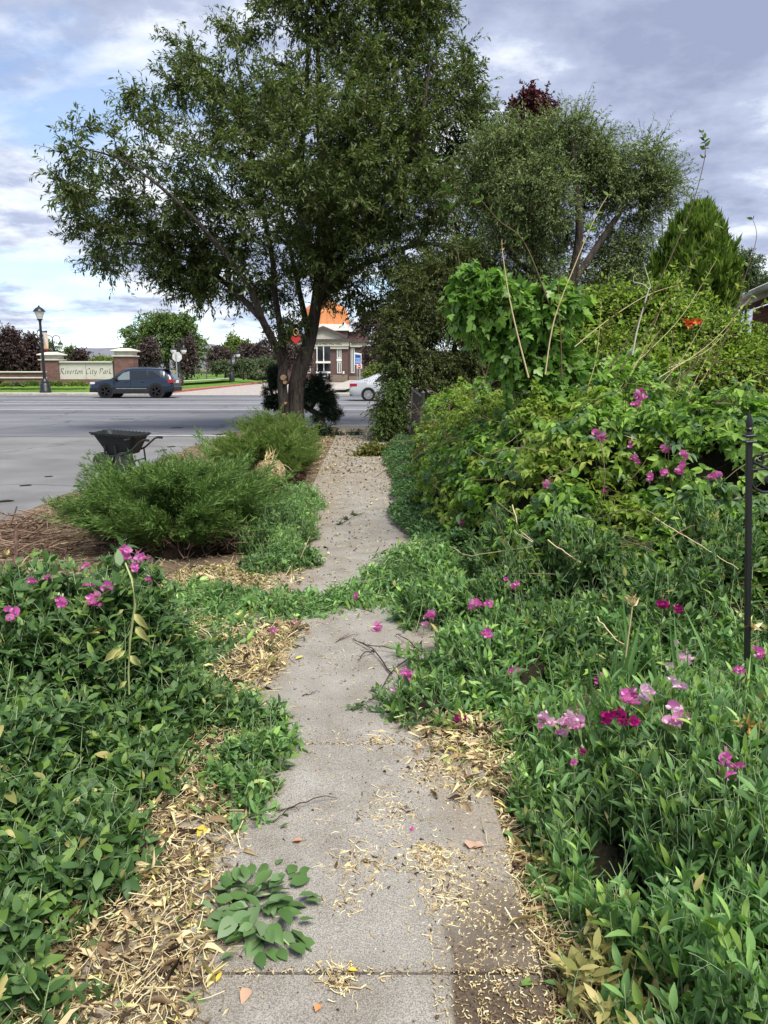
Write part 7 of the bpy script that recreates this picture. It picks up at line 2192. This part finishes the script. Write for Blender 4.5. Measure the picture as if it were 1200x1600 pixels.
twig('dark forked thorny twig lying at the right of the path', [[(660, 1000), (640, 1030), (612, 1050), (592, 1085), (570, 1098)], [(612, 1052), (585, 1018), (552, 998)], [(640, 1020), (610, 1016), (575, 1012), (552, 998)], [(650, 1010), (632, 1000), (618, 990)], [(585, 1018), (570, 1022), (560, 1032)], [(655, 1012), (650, 1040), (640, 1060)]], .0045, [(553, 1104, 16), (566, 1102, 14), (575, 1108, 10), (590, 1078, 12), (600, 1090, 10)], 'pea_deep', .026)
twig('thin curved twig with a few leaves across the middle slab', [[(432, 1266), (470, 1260), (500, 1250), (528, 1246)], [(425, 1280), (450, 1270), (470, 1262)]], .0028, [(516, 1237, 1), (458, 1271, 1), (433, 1287, 1), (565, 1240, 1)], 'fresh_leaf', .034)
twig('short straight red-brown stick on the slab left of the thorny twig', [[(472, 1085), (500, 1078)]], .0025)
twig('two crossed stick pieces just past the cut vines', [[(525, 1000), (562, 988)], [(530, 998), (545, 990)]], .0022)
twig('thin twig with limp leaves near the path\'s left side further on', [[(530, 818), (560, 806), (570, 800)]], .004, [(540, 810, 14), (552, 804, 12), (530, 818, 10)], 'shade_leaf', .05)
for px, py in ((600, 1105),):
    pass

def fallen(label, px, py, L, W, c, yaw=None, tm=None):
    g = G(px, py, .05)
    root = thing('fallen_leaf', label, 'leaf', (g[0], g[1], .046), 'single fallen leaves on the paving')
    a = Acc()
    an = rng.random() * 6.28 if yaw is None else yaw
    a.leaves(np.array([[g[0], g[1], .052]]), np.array([[math.cos(an), math.sin(an), .05]]), np.array([[.1, .15, 1.0]]), L, W, tm or OVA)
    m = leafmat('fallen_' + str(len(bpy.data.materials)), [(0, c), (1, tuple(x * 1.1 for x in c))], .15, .6, .2)
    a.build('blade', m, root)
    b = Acc(); p = np.array([g[0], g[1], .05]); d = np.array((math.cos(an), math.sin(an), 0))
    b.tubes(np.stack([p, p - d * L * .25, p - d * L * .45 + (.003, 0, 0)])[None], np.full((1, 3), .0008), 3); b.build('stalk', M['stick'], root)
fallen('small orange-pink leaf on the second slab', 472, 1313, .034, .03, (.55, .27, .16))
fallen('pinkish leaf, left one of a pair near the right edge', 734, 1326, .045, .042, (.5, .33, .24))
fallen('pinkish leaf, right one of a pair near the right edge', 757, 1322, .05, .036, (.48, .33, .25))
fallen('curled dusty pink leaf resting on the cut leaf sprig', 385, 1478, .075, .045, (.42, .27, .21), 1.2)
fallen('bright yellow narrow leaf at the straw edge', 338, 1535, .04, .012, (.6, .45, .08), 1.4)
fallen('small yellow leaf on the nearest joint', 545, 1517, .022, .016, (.65, .5, .05))
fallen('orange scrap below the nearest joint', 499, 1570, .022, .02, (.6, .25, .1))
fallen('yellow leaf in the straw left of the sprig', 318, 1290, .085, .034, (.5, .42, .06), -1.5)
fallen('pale pink scrap above the nearest joint', 388, 1545, .04, .03, (.45, .29, .2))
fallen('pair-less yellow blade at the far straw patch', 462, 1030, .06, .02, (.62, .55, .1), .9)
fallen('green fallen leaf at the right edge of the nearest slab', 833, 1538, .035, .03, (.16, .26, .06))
fallen('crinkled straw coloured leaf across the soil on the right', 790, 1450, .10, .02, (.5, .4, .2), .1, DRY)
fallen('tiny magenta petal on the second slab', 644, 1293, .016, .012, (.5, .03, .25))

def sprig():
    c = G(405, 1425, .05)
    root = thing('cut_leaf_sprig', 'cut sprig of large grey-green leaves lying on the near left of the path', 'cut sprig', (c[0], c[1], .045))
    a = Acc()
    n = 88
    px = 405 + 46 * rng.normal(size=n) * .75; py = 1425 + 34 * rng.normal(size=n)
    p = np.array([G(u, v, .06) for u, v in zip(px, py)])
    rr_ = np.clip(1 - ((px - 405) / 90) ** 2 - ((py - 1425) / 80) ** 2, 0, 1)
    p[:, 2] = .05 + .06 * rr_ * rng.random(n)
    out_ = unit(np.stack([px - 405, -(py - 1425), 0 * px], 1) + 25 * rnd_dir(n))
    L = .068 * (.6 + .6 * rng.random(n))
    a.leaves(p, unit(out_ * (1, 1, .25) + (0, 0, .12)), rnd_dir(n) * .45 + (0, 0, 1), L, L * .62, PEA)
    a.build('foliage', leafmat('grey_green_cut_leaf', [(0, (.06, .13, .035)), (.5, (.10, .19, .055)), (.8, (.15, .24, .11)), (1, (.25, .31, .2))], .2, .5, .3), root)
    b = Acc()
    for st in ([(318, 1380), (335, 1400), (360, 1430), (395, 1450)], [(350, 1390), (390, 1400), (440, 1395)], [(395, 1450), (430, 1455), (455, 1480)]):
        q = np.array(on_path(st, .06)); b.tubes(q[None], np.full((1, len(q)), .0028), 5)
    b.build('stems', M['pea_stem'], root)
sprig()

# pale bent stalk with wilted leaves on the left sweet pea
def stalk():
    Y = 2.72
    pts = PX([(196, 880, .05), (206, 905, 0), (211, 945, 0), (203, 1000, 0), (201, 1050, 0), (202, 1085, 0)], Y)
    root = thing('bent_stalk', 'pale bent stalk with wilted yellow leaves hanging on the left sweet pea', 'plant stalk', pts[0])
    a = Acc(); a.tubes(np.array(pts)[None], np.array([[.003, .0045, .005, .005, .004, .003]]), 6)
    a.build('stem', M['pale_stalk'], root)
    for px, py, L in ((214, 965, .06), (216, 985, .06), (190, 1018, .07), (196, 1022, .05), (208, 1030, .05), (198, 1070, .04), (193, 958, .03)):
        p = P(px if px < 205 else px - 4, py - 6, Y - .01)[None]
        b = Acc(); b.leaves(p, unit(np.array([[.5 if px > 203 else -.6, -.2, -.5]])), np.array([[.2, -1., .4]]), L * 1.2, L * .5, DRY); b.build('wilted_leaf', M['wilt'], root)
    c = Acc()
    c.leaves(P(188, 884, Y)[None], np.array([[-.12, 0.1, 1.0]]), np.array([[.2, -1., .2]]), .062, .032, OVA); c.build('pale_leaf', leafmat('pale_back_leaf', [(0, (.26, .36, .22)), (1, (.3, .4, .25))], .3), root)
M['pale_stalk'] = mat('pale_green_stalk', (.33, .38, .16), .6, .25, 0, .2, 30)
M['wilt'] = leafmat('wilted_yellow_leaf', [(0, (.36, .36, .12)), (1, (.5, .48, .2))], .3)
stalk()
# straight pale straw leaning from the weeds
a = Acc(); root = thing('leaning_straw', 'single long pale straw leaning beside the leafy weeds', 'straw', P(450, 915, 6.0))
a.tubes(np.array(PX([(440, 930, 0), (462, 890, 0), (484, 838, 0)], 6.0))[None], np.array([[.004, .0035, .003]]), 5); a.build('stem', M['straw'], root)
b = Acc(); q = P(441, 925, 6.0)[None]; b.leaves(np.repeat(q, 3, 0), unit(rnd_dir(3) + (0, 0, -.2)), rnd_dir(3), .08, .014, DRY); b.build('dry_blade', M['straw'], root)

# heap of cut branches at the left edge
def brush():
    a = Acc()
    n = 420
    c = np.array((-3.25, 6.75, 0))
    x = c[0] + .65 * rng.normal(size=n) * .7 - .1; y = c[1] + .75 * rng.normal(size=n) * .8
    d_ = np.sqrt(((x - c[0]) / .8) ** 2 + ((y - c[1]) / 1.0) ** 2)
    z = .03 + np.clip(.34 * (1 - d_), 0, 1) * rng.random(n)
    dr = unit(rnd_dir(n) * (1, .8, .22) + (.5, .1, 0))
    L = .25 + .9 * rng.random(n) ** 2
    q = np.linspace(-.5, .5, 7)[None, :, None]
    st = np.stack([x, y, z], 1)[:, None] + dr[:, None] * L[:, None, None] * q + rnd_dir(n)[:, None] * (.12 * L)[:, None, None] * np.sin(q * 5) * (1, 1, .4)
    st[..., 2] = np.maximum(st[..., 2], .012)
    a.tubes(st, (.003 + .007 * rng.random(n) ** 2.5)[:, None] * np.linspace(1, .5, 7)[None], 5, 0)
    tag(a.build('brush_pile', [M['dead_twig']]), 'heap of dry brown cut branches at the left edge of the verge', kind='stuff')
    p0, p1 = P(20, 905, 5.4), P(25, 825, 5.6)
    root = thing('broken_branch', 'thick bare reddish branch standing up from the brush pile', 'branch', (p0[0], p0[1], 0))
    b = Acc(); b.tubes(np.array([p0 * (1, 1, 0), p0, (p0 + p1) / 2 + (.015, 0, 0), p1])[None], np.array([[.022, .02, .017, .013]]), 9, 0, True)
    b.build('stem', bark_mat('reddish_bark', (.07, .04, .03), (.22, .14, .11), 30), root)
    t = Acc(); m_ = (p0 + p1) / 2
    t.tubes(np.array([[m_, m_ + (.10, 0, .06), m_ + (.22, .05, .10)], [p1, p1 + (.06, 0, .05), p1 + (.15, .02, .12)]]), np.array([[.009, .006, .003]]), 5); t.build('side_twig', M['dead_twig'], root)
brush()
# bits lying on the street
for k, (px, py, L, r_, lab) in enumerate(((4, 782, .26, .016, 'black stick end on the street at the left edge of the photo'), (276, 668, .36, .016, 'dark strip of debris on the far street'), (268, 697, .18, .014, 'small dark clod on the street right of the wheelbarrow'), (256, 702, .14, .012, 'flat dark scrap nearest the wheelbarrow handle'), (40, 757, .16, .012, 'thin twig on the street above the brush pile'), (76, 743, .12, .010, 'tiny dark scrap on the street left of the wheelbarrow'))):
    g = G(px, py, 0)
    root = thing('street_debris', lab, 'debris', (g[0], g[1], -.02), 'bits of debris on the street')
    a = Acc()
    s = np.linspace(-.5, .5, 7)[:, None]
    c = np.array((g[0], g[1], -.02 + r_ * .6)) + s * L * np.array((1, .15, 0)) + .12 * L * np.sin(s * 5) * np.array((0, 1, 0.05))
    a.tubes(c[None], (r_ * np.array([.3, .8, 1, .9, 1, .7, .2]))[None], 6)
    a.build('scrap', M['twig'], root)

# black post with scroll bracket
def post():
    Y = 3.0
    t = P(1170.5, 690, Y)
    x = t[0]
    zb_ = P(1167, 1080, Y)
    lean = math.atan2(t[0] - zb_[0], t[2] - zb_[2])
    x0_ = zb_[0] - math.tan(lean) * zb_[2]
    root = thing('garden_post', 'slim black metal garden post with spear tip and scroll bracket at the right edge', 'garden stake', (x0_, Y, 0))
    root.rotation_euler = (0, lean, 0)
    H = t[2] / math.cos(lean)
    b = PB()
    w = .0106
    b.add([(-w + .0, -w, 0), (w, -w, 0), (w, w, 0), (-w, w, 0), (-w, -w, H), (w, -w, H), (w, w, H), (-w, w, H)], [(0, 1, 5, 4), (1, 2, 6, 5), (2, 3, 7, 6), (3, 0, 4, 7), (4, 5, 6, 7), (3, 2, 1, 0)])
    b.build('post', M['black_metal'], root, bevel=.003)
    for z in (H - .005, H + .018):
        b = PB(); b.box(-.020, -.020, z, .020, .020, z + .009, bev=.002); b.build('collar', M['black_metal'], root)
    b = PB(); b.lathe([(.011, H + .028), (.009, H + .04), (.016, H + .05), (.011, H + .056), (.0135, H + .075), (.0005, H + .125)], n=10); b.build('finial', M['black_metal'], root, True)
    zc = P(1190, 745, Y)[2]
    b = PB()
    sp = [(.085 + (.075 - .0095 * k * .5) * math.cos(R(180 + 30 * k)), 0, zc - .02 + (.055 - .0036 * k) * math.sin(R(180 + 30 * k))) for k in range(0, 15)]
    b.tube([(.014, 0, zc + .03)] + sp, .006, 8); b.build('scroll', M['black_metal'], root, True)
    b = PB()
    z2 = P(1190, 722, Y)[2]
    sp = [(.040 + (.024 - .0012 * k) * math.cos(R(200 - 30 * k)), 0, z2 + .012 + (.022 - .0012 * k) * math.sin(R(200 - 30 * k))) for k in range(0, 14)]
    b.tube(sp, .0045, 7); b.build('scroll', M['black_metal'], root, True)
    b = PB(); b.tube([(.014, 0, z2 + .005), (.10, 0, z2 - .045), (.20, 0, z2 - .065), (.36, 0, z2 - .06)], .006, 8); b.build('bracket', M['black_metal'], root, True); b = PB(); b.tube([(.014, 0, zc + .03), (.36, 0, zc + .035)], .005, 8); b.build('bracket', M['black_metal'], root, True)
post()
# withered yellow flower head at the right edge
c = hit(1172, 1133, bumps=B_FRONT)
root = thing('withered_flower', 'withered yellow flower head at the right edge below the black post', 'flower', c)
a = Acc(); k = 16
a.leaves(c + .01 * rnd_dir(k), unit(rnd_dir(k) + (0, -.2, -.3)), rnd_dir(k), .045, .014, DRY); a.build('petals', leafmat('withered_petal', [(0, (.45, .27, .07)), (1, (.6, .42, .14))], .3), root)
b = Acc(); b.tubes(np.array([c + (-.02, .03, -.25), c + (-.01, .02, -.1), c])[None], np.full((1, 3), .004), 5); b.build('stem', M['pea_stem'], root)

# brown bare stems woven through the bank
def bank_sticks():
    for k, (ln, lab) in enumerate((([(1020, 810), (1060, 835), (1110, 865), (1150, 890)], 'long tan dead stem running down across the creeper bank'), ([(945, 655), (965, 680), (1000, 690)], 'pale forked dead stem above the left magenta flowers'), ([(800, 790), (810, 830), (835, 850), (800, 830)], 'looped tan stem in the middle of the bank'), ([(855, 845), (890, 870), (905, 880)], 'short pale stem below the looped stem'), ([(930, 965), (960, 1000), (1000, 1020)], 'dead brown stalk left of the iris fan'), ([(660, 830), (730, 870), (830, 855)], 'thin pale stem slanting over the periwinkle'))):
        p = np.array([hit(a, b_) + (0, -.03, .01) for a, b_ in ln])
        root = thing('dead_stem', lab, 'dead stem', p[0], 'dead stems woven through the bank')
        t = np.linspace(0, len(p) - 1, 14)
        c = np.stack([np.interp(t, np.arange(len(p)), p[:, j]) for j in range(3)], 1) + .002 * rng.normal(size=(14, 3))
        a = Acc(); a.tubes(c[None], np.linspace(.0045, .002, 14)[None], 5); a.build('stem', M['straw'], root)
        b = Acc(); i = rng.integers(2, 13, 6); d = unit(rnd_dir(6))
        b.tubes(np.stack([c[i], c[i] + d * .03, c[i] + d * .06 + (0, 0, -.01)], 1), np.array([[.002, .0015, .0008]]), 3); b.build('side_twig', M['stick'], root)
bank_sticks()
